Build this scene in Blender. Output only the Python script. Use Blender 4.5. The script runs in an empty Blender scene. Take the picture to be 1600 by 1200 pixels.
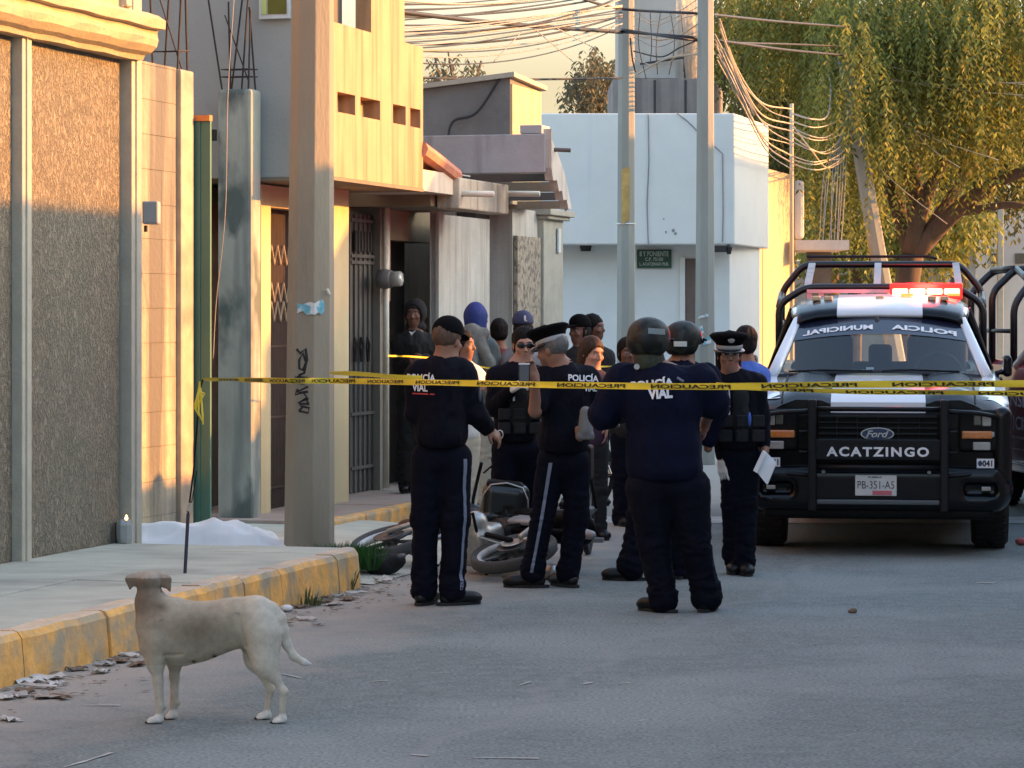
import bpy, bmesh, math, random
import numpy as np
from mathutils import Vector, Matrix, noise
from mathutils.bvhtree import BVHTree
random.seed(7)
RNG = np.random.RandomState(11)
C = bpy.context.scene.collection
SC = bpy.context.scene
# ------------------------------------------------------------------ camera, world, sun, exposure
F = 4500.0; CH = 1.78; HY = 490.0          # focal length in photo pixels, eye height (m), horizon row
cam = bpy.data.cameras.new('camera'); cam_ob = bpy.data.objects.new('camera', cam); C.objects.link(cam_ob)
cam.sensor_width = 36.0; cam.lens = 36.0 * F / 1600.0
cam.shift_y = -(600 - HY) / 1600.0
cam.clip_start = 0.5; cam.clip_end = 3000
cam_ob.location = (0, 0, CH); cam_ob.rotation_euler = (math.radians(90), 0, 0)
SC.camera = cam_ob
SUN_AZ = math.radians(7.0)      # sun to the right of the view and a little ahead
SUN_EL = math.radians(14.0)
w = bpy.data.worlds.new('World'); SC.world = w; w.use_nodes = True
nt = w.node_tree; nt.nodes.clear()
sky = nt.nodes.new('ShaderNodeTexSky'); sky.sky_type = 'NISHITA'; sky.sun_disc = False
sky.sun_elevation = SUN_EL; sky.sun_rotation = math.pi / 2 - SUN_AZ
sky.air_density = 1.0; sky.dust_density = 1.2; sky.ozone_density = 0.25
tc = nt.nodes.new('ShaderNodeTexCoord'); sep = nt.nodes.new('ShaderNodeSeparateXYZ')
ramp = nt.nodes.new('ShaderNodeMapRange'); ramp.inputs[1].default_value = 0.08; ramp.inputs[2].default_value = 0.26
ramp.inputs[3].default_value = 1.0; ramp.inputs[4].default_value = 0.0
mixw = nt.nodes.new('ShaderNodeMix'); mixw.data_type = 'RGBA'
mixw.inputs[7].default_value = (1.24, 1.04, 0.66, 1)     # warm haze low over the horizon at sundown
bg = nt.nodes.new('ShaderNodeBackground'); bg.inputs[1].default_value = 0.15
wo = nt.nodes.new('ShaderNodeOutputWorld')
nt.links.new(tc.outputs['Generated'], sep.inputs[0]); nt.links.new(sep.outputs[2], ramp.inputs[0])
nt.links.new(ramp.outputs[0], mixw.inputs[0]); nt.links.new(sky.outputs[0], mixw.inputs[6])
nt.links.new(mixw.outputs[2], bg.inputs[0]); nt.links.new(bg.outputs[0], wo.inputs[0])
sun = bpy.data.lights.new('sun', 'SUN'); sun.energy = 2.8; sun.angle = math.radians(0.6); sun.color = (1.0, 0.385, 0.065)
sun_ob = bpy.data.objects.new('sun', sun); C.objects.link(sun_ob)
sd = Vector((math.cos(SUN_AZ) * math.cos(SUN_EL), math.sin(SUN_AZ) * math.cos(SUN_EL), math.sin(SUN_EL)))
sun_ob.rotation_euler = sd.to_track_quat('Z', 'Y').to_euler(); sun_ob.location = sd * 60
SC.view_settings.view_transform = 'Standard'; SC.view_settings.look = 'None'
SC.view_settings.gamma = 1.0; SC.view_settings.exposure = 2.3
SC.cycles.max_bounces = 8; SC.cycles.transparent_max_bounces = 12

# ------------------------------------------------------------------ materials
MATS = {}
def M(name, col, rough=0.7, metal=0.0, var=0.12, scale=6.0, bump=0.0, bscale=40.0, spec=0.5, coat=0.0,
      emit=None, estr=0.0, col2=None, c2lo=0.55, c2hi=0.7, c2scale=2.0, stretch=(1, 1, 1), trans=0.0, alpha=1.0, attr=None, sheen=0.0, streak=None):
    """one procedural surface: base colour broken up by noise, optional second colour in patches, optional rain streaks, bump"""
    if name in MATS: return MATS[name]
    m = bpy.data.materials.new(name); m.use_nodes = True; MATS[name] = m
    nt = m.node_tree; N = nt.nodes; L = nt.links
    b = N['Principled BSDF']
    b.inputs['Roughness'].default_value = rough; b.inputs['Metallic'].default_value = metal
    b.inputs['Specular IOR Level'].default_value = spec
    if coat: b.inputs['Coat Weight'].default_value = coat; b.inputs['Coat Roughness'].default_value = 0.05
    if sheen: b.inputs['Sheen Weight'].default_value = sheen
    if trans: b.inputs['Transmission Weight'].default_value = trans
    tcn = N.new('ShaderNodeTexCoord'); mp = N.new('ShaderNodeMapping'); L.new(tcn.outputs['Object'], mp.inputs[0])
    mp.inputs['Scale'].default_value = stretch
    if attr:
        an = N.new('ShaderNodeAttribute'); an.attribute_name = attr; src = an.outputs['Color']
    else:
        rgb = N.new('ShaderNodeRGB'); rgb.outputs[0].default_value = (*col, 1); src = rgb.outputs[0]
    def mul(src, facout, lo, hi):
        mr = N.new('ShaderNodeMapRange'); mr.inputs[1].default_value = 0.3; mr.inputs[2].default_value = 0.7
        mr.inputs[3].default_value = lo; mr.inputs[4].default_value = hi; L.new(facout, mr.inputs[0])
        vm = N.new('ShaderNodeVectorMath'); vm.operation = 'SCALE'; L.new(src, vm.inputs[0]); L.new(mr.outputs[0], vm.inputs[3])
        return vm.outputs[0]
    if var:
        n1 = N.new('ShaderNodeTexNoise'); n1.inputs['Scale'].default_value = scale; n1.inputs['Detail'].default_value = 6
        n1.inputs['Roughness'].default_value = 0.65; L.new(mp.outputs[0], n1.inputs[0])
        src = mul(src, n1.outputs[0], 1 - var, 1 + var)
    def patch(src, c2, lo, hi, sc, stv, det=8):
        mp2 = N.new('ShaderNodeMapping'); mp2.inputs['Scale'].default_value = stv; L.new(tcn.outputs['Object'], mp2.inputs[0])
        n2 = N.new('ShaderNodeTexNoise'); n2.inputs['Scale'].default_value = sc; n2.inputs['Detail'].default_value = det
        L.new(mp2.outputs[0], n2.inputs[0])
        mr = N.new('ShaderNodeMapRange'); mr.inputs[1].default_value = lo; mr.inputs[2].default_value = hi; L.new(n2.outputs[0], mr.inputs[0])
        mx = N.new('ShaderNodeMix'); mx.data_type = 'RGBA'; L.new(mr.outputs[0], mx.inputs[0]); L.new(src, mx.inputs[6])
        mx.inputs[7].default_value = (*c2, 1); return mx.outputs[2]
    if col2: src = patch(src, col2, c2lo, c2hi, c2scale, stretch)
    if streak: src = patch(src, streak[0], streak[1], streak[2], streak[3], (1, 1, 0.06), 5)
    L.new(src, b.inputs['Base Color'])
    if bump:
        n3 = N.new('ShaderNodeTexNoise'); n3.inputs['Scale'].default_value = bscale; n3.inputs['Detail'].default_value = 5
        L.new(mp.outputs[0], n3.inputs[0]); bp = N.new('ShaderNodeBump'); bp.inputs['Strength'].default_value = bump
        bp.inputs['Distance'].default_value = 0.02; L.new(n3.outputs[0], bp.inputs['Height']); L.new(bp.outputs[0], b.inputs['Normal'])
    if emit: b.inputs['Emission Color'].default_value = (*emit, 1); b.inputs['Emission Strength'].default_value = estr
    if alpha < 1: b.inputs['Alpha'].default_value = alpha
    return m

# ------------------------------------------------------------------ object helpers
WM = {}
def tag(o, label=None, cat=None, group=None, kind=None):
    if label: o['label'] = label
    if cat: o['category'] = cat
    if group: o['group'] = group
    if kind: o['kind'] = kind
    return o
def empty(name, loc, rot=None, label=None, cat=None, group=None):
    o = bpy.data.objects.new(name, None); C.objects.link(o); o.empty_display_size = 0.2
    Mx = Matrix.Translation(Vector(loc)) @ (rot.to_4x4() if rot is not None else Matrix.Identity(4))
    o.matrix_world = Mx; WM[o.name] = Mx
    return tag(o, label, cat, group)
def root_M(p): return WM[p.name]
def mk(name, V, Fc, mat, parent=None, local=False, smooth=False, bevel=0.0, attrs=None, mats=None, fmat=None, origin=None, sub=0, autos=False):
    """link ONE mesh object. V in world space (or in the parent's space when local=True)"""
    V = np.asarray(V, dtype=np.float64).reshape(-1, 3)
    Mx = Matrix.Identity(4)
    if parent is not None: Mx = WM[parent.name]
    elif origin is not None: Mx = Matrix.Translation(Vector(origin))
    elif len(V) and not local:
        Mx = Matrix.Translation(Vector(((V[:, 0].min() + V[:, 0].max()) / 2, (V[:, 1].min() + V[:, 1].max()) / 2, V[:, 2].min())))
    if not local:
        Mi = np.array(Mx.inverted()); V = V @ Mi[:3, :3].T + Mi[:3, 3]
    me = bpy.data.meshes.new(name)
    if isinstance(Fc, np.ndarray):
        nf, k = Fc.shape
        me.vertices.add(len(V)); me.vertices.foreach_set('co', V.astype(np.float32).ravel())
        me.loops.add(nf * k); me.loops.foreach_set('vertex_index', Fc.astype(np.int32).ravel())
        me.polygons.add(nf); me.polygons.foreach_set('loop_start', np.arange(0, nf * k, k, dtype=np.int32))
        me.update(calc_edges=True); me.validate()
    else:
        me.from_pydata([tuple(v) for v in V], [], Fc)
    if mats:
        for m in mats: me.materials.append(m)
        if fmat is not None: me.polygons.foreach_set('material_index', np.asarray(fmat, dtype=np.int32))
    elif mat: me.materials.append(mat)
    if smooth: me.polygons.foreach_set('use_smooth', [True] * len(me.polygons))
    if attrs is not None:
        a = me.color_attributes.new('Col', 'FLOAT_COLOR', 'POINT')
        cc = np.ones((len(V), 4), dtype=np.float32); cc[:, :3] = attrs; a.data.foreach_set('color', cc.ravel())
    me.update()
    o = bpy.data.objects.new(name, me); C.objects.link(o)
    if parent is not None: o.parent = parent; WM[o.name] = Mx
    else: o.matrix_world = Mx; WM[o.name] = Mx
    if bevel:
        md = o.modifiers.new('bevel', 'BEVEL'); md.width = bevel; md.segments = 2; md.limit_method = 'ANGLE'
        md.harden_normals = False
    if sub:
        md = o.modifiers.new('sub', 'SUBSURF'); md.levels = sub; md.render_levels = sub
    if autos:
        try: me.set_sharp_from_angle(angle=math.radians(35)); me.polygons.foreach_set('use_smooth', [True] * len(me.polygons))
        except Exception: pass
    return o
def copy_tree(o, Mx=None, label=None, parent=None):
    c = o.copy(); C.objects.link(c)
    if parent is not None: c.parent = parent
    if Mx is not None: c.matrix_world = Mx; WM[c.name] = Mx
    else: WM[c.name] = WM.get(parent.name) if parent is not None else WM[o.name]
    if label: c['label'] = label
    for ch in list(o.children): copy_tree(ch, None, None, c)
    return c

class MB:
    """collects shapes for ONE mesh"""
    def __init__(s): s.v = []; s.f = []; s.mi = []; s.cur = 0
    def add(s, vs, fs):
        n = len(s.v); s.v.extend([tuple(float(c) for c in v) for v in vs])
        for f in fs: s.f.append(tuple(i + n for i in f)); s.mi.append(s.cur)
    def hexa(s, p):   # 8 corners: bottom 4 then top 4
        s.add(p, [(3, 2, 1, 0), (4, 5, 6, 7), (0, 1, 5, 4), (1, 2, 6, 5), (2, 3, 7, 6), (3, 0, 4, 7)])
    def box(s, a, b, T=None):
        x0, y0, z0 = a; x1, y1, z1 = b
        p = [(x0, y0, z0), (x1, y0, z0), (x1, y1, z0), (x0, y1, z0), (x0, y0, z1), (x1, y0, z1), (x1, y1, z1), (x0, y1, z1)]
        if T: p = [T(*q) for q in p]
        s.hexa(p)
    def tube(s, pts, r, n=8, closed=False, cap=True):
        pts = [Vector(p) for p in pts]; m = len(pts); rr = r if isinstance(r, (list, tuple)) else [r] * m
        rings = []; up = None
        for i in range(m):
            if closed: t = (pts[(i + 1) % m] - pts[i - 1])
            else: t = pts[min(i + 1, m - 1)] - pts[max(i - 1, 0)]
            if t.length < 1e-9: t = Vector((0, 0, 1))
            t.normalize()
            if up is None: up = t.orthogonal().normalized()
            up = (up - t * up.dot(t));
            if up.length < 1e-6: up = t.orthogonal()
            up.normalize(); si = t.cross(up)
            rings.append([pts[i] + (up * math.cos(2 * math.pi * k / n) + si * math.sin(2 * math.pi * k / n)) * rr[i] for k in range(n)])
        vs = [v for r_ in rings for v in r_]; fs = []
        for i in range(m if closed else m - 1):
            j = (i + 1) % m
            for k in range(n):
                k2 = (k + 1) % n
                fs.append((i * n + k, i * n + k2, j * n + k2, j * n + k))
        if cap and not closed: fs.append(tuple(range(n))[::-1]); fs.append(tuple((m - 1) * n + k for k in range(n)))
        s.add(vs, fs)
    def lathe(s, prof, c=(0, 0, 0), n=24, axis='z', T=None, sc=(1, 1)):
        vs = []; fs = []
        for (r, h) in prof:
            for k in range(n):
                a = 2 * math.pi * k / n; x, y = r * math.cos(a) * sc[0], r * math.sin(a) * sc[1]
                q = (x, y, h) if axis == 'z' else ((h, x, y) if axis == 'x' else (x, h, y))
                q = (q[0] + c[0], q[1] + c[1], q[2] + c[2]); vs.append(T(*q) if T else q)
        for i in range(len(prof) - 1):
            for k in range(n):
                k2 = (k + 1) % n; fs.append((i * n + k, i * n + k2, (i + 1) * n + k2, (i + 1) * n + k))
        fs.append(tuple(range(n))[::-1]); fs.append(tuple((len(prof) - 1) * n + k for k in range(n)))
        s.add(vs, fs)
    def prism(s, poly, f0, f1):   # poly: 2D outline, f0/f1 map (u,v)->3D for both ends
        n = len(poly); a = [f0(*p) for p in poly]; b = [f1(*p) for p in poly]
        s.add(a + b, [tuple(range(n))[::-1], tuple(range(n, 2 * n))] + [(i, (i + 1) % n, n + (i + 1) % n, n + i) for i in range(n)])
    def build(s, name, mat, parent=None, **k):
        o = mk(name, s.v, s.f, mat, parent, fmat=s.mi if k.get('mats') else None, **k)
        bm = bmesh.new(); bm.from_mesh(o.data); bmesh.ops.recalc_face_normals(bm, faces=bm.faces); bm.to_mesh(o.data); bm.free()
        return o

# pixel / facade frames
def U(px, py, d): return Vector(((px - 800) * d / F, d, CH - (py - HY) * d / F))
def UG(px, py, z=0.0):
    d = F * (CH - z) / (py - HY); return U(px, py, d)
FO = (-2.576, 19.5); FU = (0.2776, 0.9607); FN = (0.9607, -0.2776)
def W(a, b, z): return (FO[0] + FU[0] * a + FN[0] * b, FO[1] + FU[1] * a + FN[1] * b, z)
def A(px, b=0.0):
    t = (px - 800) / F
    return (t * (FO[1] + FN[1] * b) - FO[0] - FN[0] * b) / (FU[0] - t * FU[1])
def Zp(py, a, b=0.0): return CH - (py - HY) * W(a, b, 0)[1] / F
def fbox(mb, a0, a1, b0, b1, z0, z1): mb.box((a0, b0, z0), (a1, b1, z1), T=W)
def fquad_obj(*a): pass

# ------------------------------------------------------------------ implicit surfaces (smooth unions meshed by surface nets)
class SDF:
    def __init__(s): s.p = []
    def cap(s, a, b, ra, rb=None, k=0.03, sc=None, sub=False):
        """tapered capsule a-b; sc squashes space about the segment's middle (x,y,z factors)"""
        s.p.append(('c', np.array(a, float), np.array(b, float), ra, ra if rb is None else rb, k, sc, sub)); return s
    def ell(s, c, r, R=None, k=0.03, sub=False):
        s.p.append(('e', np.array(c, float), np.array(r, float), None if R is None else np.array(R, float), 0, k, None, sub)); return s
    def box(s, c, h, R=None, rad=0.01, k=0.01, sub=False):
        s.p.append(('b', np.array(c, float), np.array(h, float), None if R is None else np.array(R, float), rad, k, None, sub)); return s
    def mesh(s, res):
        lo = np.array([1e9] * 3); hi = -lo; bbs = []
        for p in s.p:
            if p[0] == 'c':
                r = max(p[3], p[4]); l = np.minimum(p[1], p[2]) - r * 1.0; h = np.maximum(p[1], p[2]) + r
                if p[6]:
                    m = (p[1] + p[2]) / 2; q = np.array(p[6]); l = m + (l - m) * q; h = m + (h - m) * q
            elif p[0] == 'e': r = p[2].max() if p[3] is not None else p[2]; l = p[1] - r; h = p[1] + r
            else:
                r = np.linalg.norm(p[2]) if p[3] is not None else p[2]; l = p[1] - r; h = p[1] + r
            bbs.append((l, h))
            if not p[7]: lo = np.minimum(lo, l); hi = np.maximum(hi, h)
        pad = res * 4; lo = lo - pad; hi = hi + pad; n = np.ceil((hi - lo) / res).astype(int) + 1
        D = np.full(n, 1.0, dtype=np.float32)
        for p, (l, h) in zip(s.p, bbs):
            mg = p[5] + 3 * res
            i0 = np.clip(np.floor((l - mg - lo) / res).astype(int), 0, n); i1 = np.clip(np.ceil((h + mg - lo) / res).astype(int) + 1, 0, n)
            if (i1 <= i0).any(): continue
            X, Y, Z = np.meshgrid(*[(lo[a] + np.arange(i0[a], i1[a]) * res).astype(np.float32) for a in range(3)], indexing='ij', sparse=True)
            if p[0] == 'c':
                a, b = p[1], p[2]; q = p[6] or (1, 1, 1); m = (a + b) / 2
                a = (a - m) / q + m; b = (b - m) / q + m; X = (X - m[0]) / q[0] + m[0]; Y = (Y - m[1]) / q[1] + m[1]; Z = (Z - m[2]) / q[2] + m[2]
                ab = b - a; L2 = max(ab @ ab, 1e-9)
                t = np.clip(((X - a[0]) * ab[0] + (Y - a[1]) * ab[1] + (Z - a[2]) * ab[2]) / L2, 0, 1)
                d = np.sqrt((X - a[0] - t * ab[0]) ** 2 + (Y - a[1] - t * ab[1]) ** 2 + (Z - a[2] - t * ab[2]) ** 2) - (p[3] + (p[4] - p[3]) * t)
                d = d * min(q)
            else:
                x, y, z = X - p[1][0], Y - p[1][1], Z - p[1][2]
                if p[3] is not None:
                    R = p[3]; x, y, z = (R[0, 0] * x + R[1, 0] * y + R[2, 0] * z, R[0, 1] * x + R[1, 1] * y + R[2, 1] * z, R[0, 2] * x + R[1, 2] * y + R[2, 2] * z)
                if p[0] == 'e':
                    r = p[2]; k0 = np.sqrt((x / r[0]) ** 2 + (y / r[1]) ** 2 + (z / r[2]) ** 2)
                    k1 = np.sqrt((x / r[0] ** 2) ** 2 + (y / r[1] ** 2) ** 2 + (z / r[2] ** 2) ** 2) + 1e-6
                    d = k0 * (k0 - 1) / k1
                else:
                    rad = p[4]; qx = np.abs(x) - p[2][0] + rad; qy = np.abs(y) - p[2][1] + rad; qz = np.abs(z) - p[2][2] + rad
                    qx, qy, qz = np.broadcast_arrays(qx, qy, qz)
                    d = np.sqrt(np.maximum(qx, 0) ** 2 + np.maximum(qy, 0) ** 2 + np.maximum(qz, 0) ** 2) + np.minimum(np.maximum(qx, np.maximum(qy, qz)), 0) - rad
            S = D[i0[0]:i1[0], i0[1]:i1[1], i0[2]:i1[2]]; k = max(p[5], 1e-4)
            if p[7]:
                d = -d; hh = np.maximum(k - np.abs(S - d), 0) / k; S[...] = np.maximum(S, d) + hh * hh * k * 0.25
            else:
                hh = np.maximum(k - np.abs(S - d), 0) / k; S[...] = np.minimum(S, d) - hh * hh * k * 0.25
        return surfnet(D, lo, res)
def surfnet(D, lo, res):
    n = np.array(D.shape); ins = D < 0
    cnt = np.zeros(n - 1, dtype=np.int8)
    for dx in (0, 1):
        for dy in (0, 1):
            for dz in (0, 1): cnt += ins[dx:n[0] - 1 + dx, dy:n[1] - 1 + dy, dz:n[2] - 1 + dz]
    cells = np.argwhere((cnt > 0) & (cnt < 8)); idx = np.full(n - 1, -1, dtype=np.int64)
    if not len(cells): return np.zeros((0, 3)), np.zeros((0, 4), int)
    idx[cells[:, 0], cells[:, 1], cells[:, 2]] = np.arange(len(cells))
    P = np.zeros((len(cells), 3)); Wt = np.zeros(len(cells))
    cor = [(0, 0, 0), (1, 0, 0), (0, 1, 0), (1, 1, 0), (0, 0, 1), (1, 0, 1), (0, 1, 1), (1, 1, 1)]
    val = [D[cells[:, 0] + c[0], cells[:, 1] + c[1], cells[:, 2] + c[2]].astype(float) for c in cor]
    for i in range(8):
        for ax in range(3):
            j = i | (1 << ax)
            if j == i: continue
            a, b = val[i], val[j]; m = (a < 0) != (b < 0)
            t = np.where(m, a / np.where(m, a - b, 1), 0); pt = np.array(cor[i], float)[None] + 0 * P; pt[:, ax] += t
            P += np.where(m[:, None], pt, 0); Wt += m
    V = (cells + P / Wt[:, None]) * res + lo
    Q = []
    for ax in range(3):
        u, v = [(1, 2), (2, 0), (0, 1)][ax]
        s0 = [slice(None)] * 3; s1 = [slice(None)] * 3; s0[ax] = slice(0, n[ax] - 1); s1[ax] = slice(1, n[ax])
        A0 = ins[tuple(s0)]; A1 = ins[tuple(s1)]
        e = np.argwhere(A0 != A1); e = e[(e[:, u] > 0) & (e[:, v] > 0) & (e[:, u] < n[u] - 1) & (e[:, v] < n[v] - 1)]
        if not len(e): continue
        fl = A0[e[:, 0], e[:, 1], e[:, 2]]
        def at(du, dv):
            q = e.copy(); q[:, u] -= du; q[:, v] -= dv; return idx[q[:, 0], q[:, 1], q[:, 2]]
        q = np.stack([at(1, 1), at(0, 1), at(0, 0), at(1, 0)], 1)
        q[~fl] = q[~fl][:, ::-1]; Q.append(q)
    return V, np.concatenate(Q)
def vnormals(V, Q):
    a, b, c = V[Q[:, 0]], V[Q[:, 1]], V[Q[:, 2]]; n = np.cross(b - a, c - a); N = np.zeros_like(V)
    for k in range(4): np.add.at(N, Q[:, k], n)
    return N / (np.linalg.norm(N, axis=1, keepdims=True) + 1e-12)
def vsmooth(V, Q, it=1, lam=0.5):
    for _ in range(it):
        S = np.zeros_like(V); Wt = np.zeros(len(V))
        for k in range(4):
            j = (k + 1) % 4
            np.add.at(S, Q[:, k], V[Q[:, j]]); np.add.at(Wt, Q[:, k], 1); np.add.at(S, Q[:, j], V[Q[:, k]]); np.add.at(Wt, Q[:, j], 1)
        V = V + lam * (S / Wt[:, None] - V)
    return V
def fnoise(P, f, seed=0, oct=3):
    """cheap smooth vector noise from warped sines, -1..1"""
    r = np.random.RandomState(seed); out = np.zeros(len(P)); amp = 1.0; tot = 0
    for o in range(oct):
        acc = np.zeros(len(P))
        for i in range(4):
            d = r.normal(size=3); d /= np.linalg.norm(d); ph = r.uniform(0, 6.28)
            w_ = r.normal(size=3); w_ /= np.linalg.norm(w_)
            acc += np.sin(P @ d * f + ph + 1.4 * np.sin(P @ w_ * f * 0.7 + ph * 2))
        out += amp * acc / 4; tot += amp; amp *= 0.5; f *= 2.1
    return out / tot
def drape(V, Q, amp, f, seed=0, stretch=(1, 1, 1.0), ridge=True):
    """cloth folds: push the surface along its normals"""
    N = vnormals(V, Q); n = fnoise(V * np.array(stretch), f, seed)
    if ridge: n = 1 - 2.2 * np.abs(n) - 0.2
    return V + N * (amp * n)[:, None]

# ------------------------------------------------------------------ lettering
def text_geo(s, W_=None, H_=None, bold=0.0, res=3, shear=0.0, space=1.0):
    """outline letters as flat triangles; returns V (x right, y up, z 0), faces"""
    cu = bpy.data.curves.new('txt', 'FONT'); cu.body = s; cu.size = 1.0; cu.resolution_u = res; cu.offset = bold; cu.shear = shear
    cu.space_character = space
    o = bpy.data.objects.new('txt', cu); C.objects.link(o); dg = bpy.context.evaluated_depsgraph_get()
    me = bpy.data.meshes.new_from_object(o.evaluated_get(dg)); V = np.array([v.co[:] for v in me.vertices]); Fs = [tuple(p.vertices) for p in me.polygons]
    bpy.data.objects.remove(o); bpy.data.curves.remove(cu); bpy.data.meshes.remove(me)
    mn = V.min(0); mx = V.max(0); V = V - mn; ex = mx - mn
    if W_: V[:, 0] *= W_ / ex[0]
    if H_: V[:, 1] *= H_ / ex[1]
    V[:, 0] -= V[:, 0].max() / 2; V[:, 1] -= V[:, 1].max() / 2
    return V, Fs
def text_on(name, s, origin, right, up, W_, H_, mat, parent, off=0.003, bold=0.02, mirror=False, target=None, local=False, shear=0, space=1.0, label=None):
    V, Fs = text_geo(s, W_, H_, bold, shear=shear, space=space)
    if mirror: V[:, 0] *= -1; Fs = [f[::-1] for f in Fs]
    r = Vector(right).normalized(); u = Vector(up).normalized(); nn = r.cross(u); o = Vector(origin)
    P = []
    for x, y, z in V:
        q = o + r * x + u * y
        if target is not None:
            hit = target.ray_cast(q + nn * 0.5, -nn, 1.0)
            if hit[0] is not None: q = hit[0]
        P.append(q + nn * off)
    ob = mk(name, P, Fs, mat, parent, local=local)
    if label: ob['label'] = label
    return ob
def bvh_of(V, Q): return BVHTree.FromPolygons([tuple(v) for v in V], [tuple(int(i) for i in q) for q in Q])
def rotz(a):
    c, s = math.cos(a), math.sin(a); return np.array([[c, -s, 0], [s, c, 0], [0, 0, 1.0]])
def rotx(a):
    c, s = math.cos(a), math.sin(a); return np.array([[1.0, 0, 0], [0, c, -s], [0, s, c]])
def roty(a):
    c, s = math.cos(a), math.sin(a); return np.array([[c, 0, s], [0, 1.0, 0], [-s, 0, c]])
def rpath(pts, r, n=5):
    """round the corners of a polyline"""
    pts = [Vector(p) for p in pts]; out = [pts[0]]
    for i in range(1, len(pts) - 1):
        a, b, c = pts[i - 1], pts[i], pts[i + 1]; u = (a - b).normalized(); v = (c - b).normalized()
        rr = min(r, (a - b).length * 0.45, (c - b).length * 0.45); p, q = b + u * rr, b + v * rr
        for k in range(n + 1):
            t = k / n; out.append(p * (1 - t) ** 2 + b * 2 * t * (1 - t) + q * t * t)
    out.append(pts[-1]); return out
# ------------------------------------------------------------------ materials used by the setting
m_asph = M('asphalt', (0.182, 0.208, 0.200), 0.95, var=0.16, scale=9.0, bump=0.5, bscale=90, spec=0.2, col2=(0.235, 0.262, 0.25), c2lo=0.46, c2hi=0.62, c2scale=0.6)
def asphalt_extra(m):
    N = m.node_tree.nodes; L = m.node_tree.links; b = N['Principled BSDF']
    src = b.inputs['Base Color'].links[0].from_socket
    t = N.new('ShaderNodeTexCoord')
    # aggregate speckle
    n = N.new('ShaderNodeTexNoise'); n.inputs['Scale'].default_value = 55; n.inputs['Detail'].default_value = 3; L.new(t.outputs['Object'], n.inputs[0])
    mr = N.new('ShaderNodeMapRange'); mr.inputs[1].default_value = 0.25; mr.inputs[2].default_value = 0.75; mr.inputs[3].default_value = 0.58; mr.inputs[4].default_value = 1.45; L.new(n.outputs[0], mr.inputs[0])
    vm = N.new('ShaderNodeVectorMath'); vm.operation = 'SCALE'; L.new(src, vm.inputs[0]); L.new(mr.outputs[0], vm.inputs[3])
    # dust lying along the kerb
    su = N.new('ShaderNodeVectorMath'); su.operation = 'SUBTRACT'; L.new(t.outputs['Object'], su.inputs[0]); su.inputs[1].default_value = (FO[0], FO[1], 0)
    dt = N.new('ShaderNodeVectorMath'); dt.operation = 'DOT_PRODUCT'; L.new(su.outputs[0], dt.inputs[0]); dt.inputs[1].default_value = (FN[0], FN[1], 0)
    n2 = N.new('ShaderNodeTexNoise'); n2.inputs['Scale'].default_value = 2.2; n2.inputs['Detail'].default_value = 7; L.new(t.outputs['Object'], n2.inputs[0])
    ad = N.new('ShaderNodeMath'); ad.operation = 'MULTIPLY_ADD'; L.new(n2.outputs[0], ad.inputs[0]); ad.inputs[1].default_value = 1.5; L.new(dt.outputs['Value'], ad.inputs[2])
    m2 = N.new('ShaderNodeMapRange'); m2.inputs[1].default_value = 2.75; m2.inputs[2].default_value = 3.8; m2.inputs[3].default_value = 1.0; m2.inputs[4].default_value = 0.0; L.new(ad.outputs[0], m2.inputs[0])
    mx = N.new('ShaderNodeMix'); mx.data_type = 'RGBA'; L.new(m2.outputs[0], mx.inputs[0]); L.new(vm.outputs[0], mx.inputs[6]); mx.inputs[7].default_value = (0.36, 0.325, 0.28, 1)
    # old patch seam wandering up the street
    w = N.new('ShaderNodeTexNoise'); w.inputs['Scale'].default_value = 0.9; w.inputs['Detail'].default_value = 5; L.new(t.outputs['Object'], w.inputs[0])
    sb = N.new('ShaderNodeMath'); sb.operation = 'MULTIPLY_ADD'; L.new(w.outputs[0], sb.inputs[0]); sb.inputs[1].default_value = 0.9; L.new(dt.outputs['Value'], sb.inputs[2])
    pp = N.new('ShaderNodeMath'); pp.operation = 'SUBTRACT'; L.new(sb.outputs[0], pp.inputs[0]); pp.inputs[1].default_value = 4.75
    ab = N.new('ShaderNodeMath'); ab.operation = 'ABSOLUTE'; L.new(pp.outputs[0], ab.inputs[0])
    m3 = N.new('ShaderNodeMapRange'); m3.inputs[1].default_value = 0.0; m3.inputs[2].default_value = 0.07; m3.inputs[3].default_value = 0.45; m3.inputs[4].default_value = 0.0; L.new(ab.outputs[0], m3.inputs[0])
    mx2 = N.new('ShaderNodeMix'); mx2.data_type = 'RGBA'; L.new(m3.outputs[0], mx2.inputs[0]); L.new(mx.outputs[2], mx2.inputs[6]); mx2.inputs[7].default_value = (0.26, 0.27, 0.275, 1)
    # fine dark cracks
    vo = N.new('ShaderNodeTexVoronoi'); vo.feature = 'DISTANCE_TO_EDGE'; vo.inputs['Scale'].default_value = 0.35
    wv = N.new('ShaderNodeVectorMath'); wv.operation = 'MULTIPLY_ADD'; L.new(w.outputs['Color'], wv.inputs[0]); wv.inputs[1].default_value = (1.6, 1.6, 0); L.new(t.outputs['Object'], wv.inputs[2])
    L.new(wv.outputs[0], vo.inputs['Vector'])
    m4 = N.new('ShaderNodeMapRange'); m4.inputs[1].default_value = 0.0; m4.inputs[2].default_value = 0.008; m4.inputs[3].default_value = 0.16; m4.inputs[4].default_value = 0.0; L.new(vo.outputs['Distance'], m4.inputs[0])
    mx3 = N.new('ShaderNodeMix'); mx3.data_type = 'RGBA'; L.new(m4.outputs[0], mx3.inputs[0]); L.new(mx2.outputs[2], mx3.inputs[6]); mx3.inputs[7].default_value = (0.07, 0.07, 0.075, 1)
    L.new(mx3.outputs[2], b.inputs['Base Color'])
asphalt_extra(m_asph)
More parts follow.
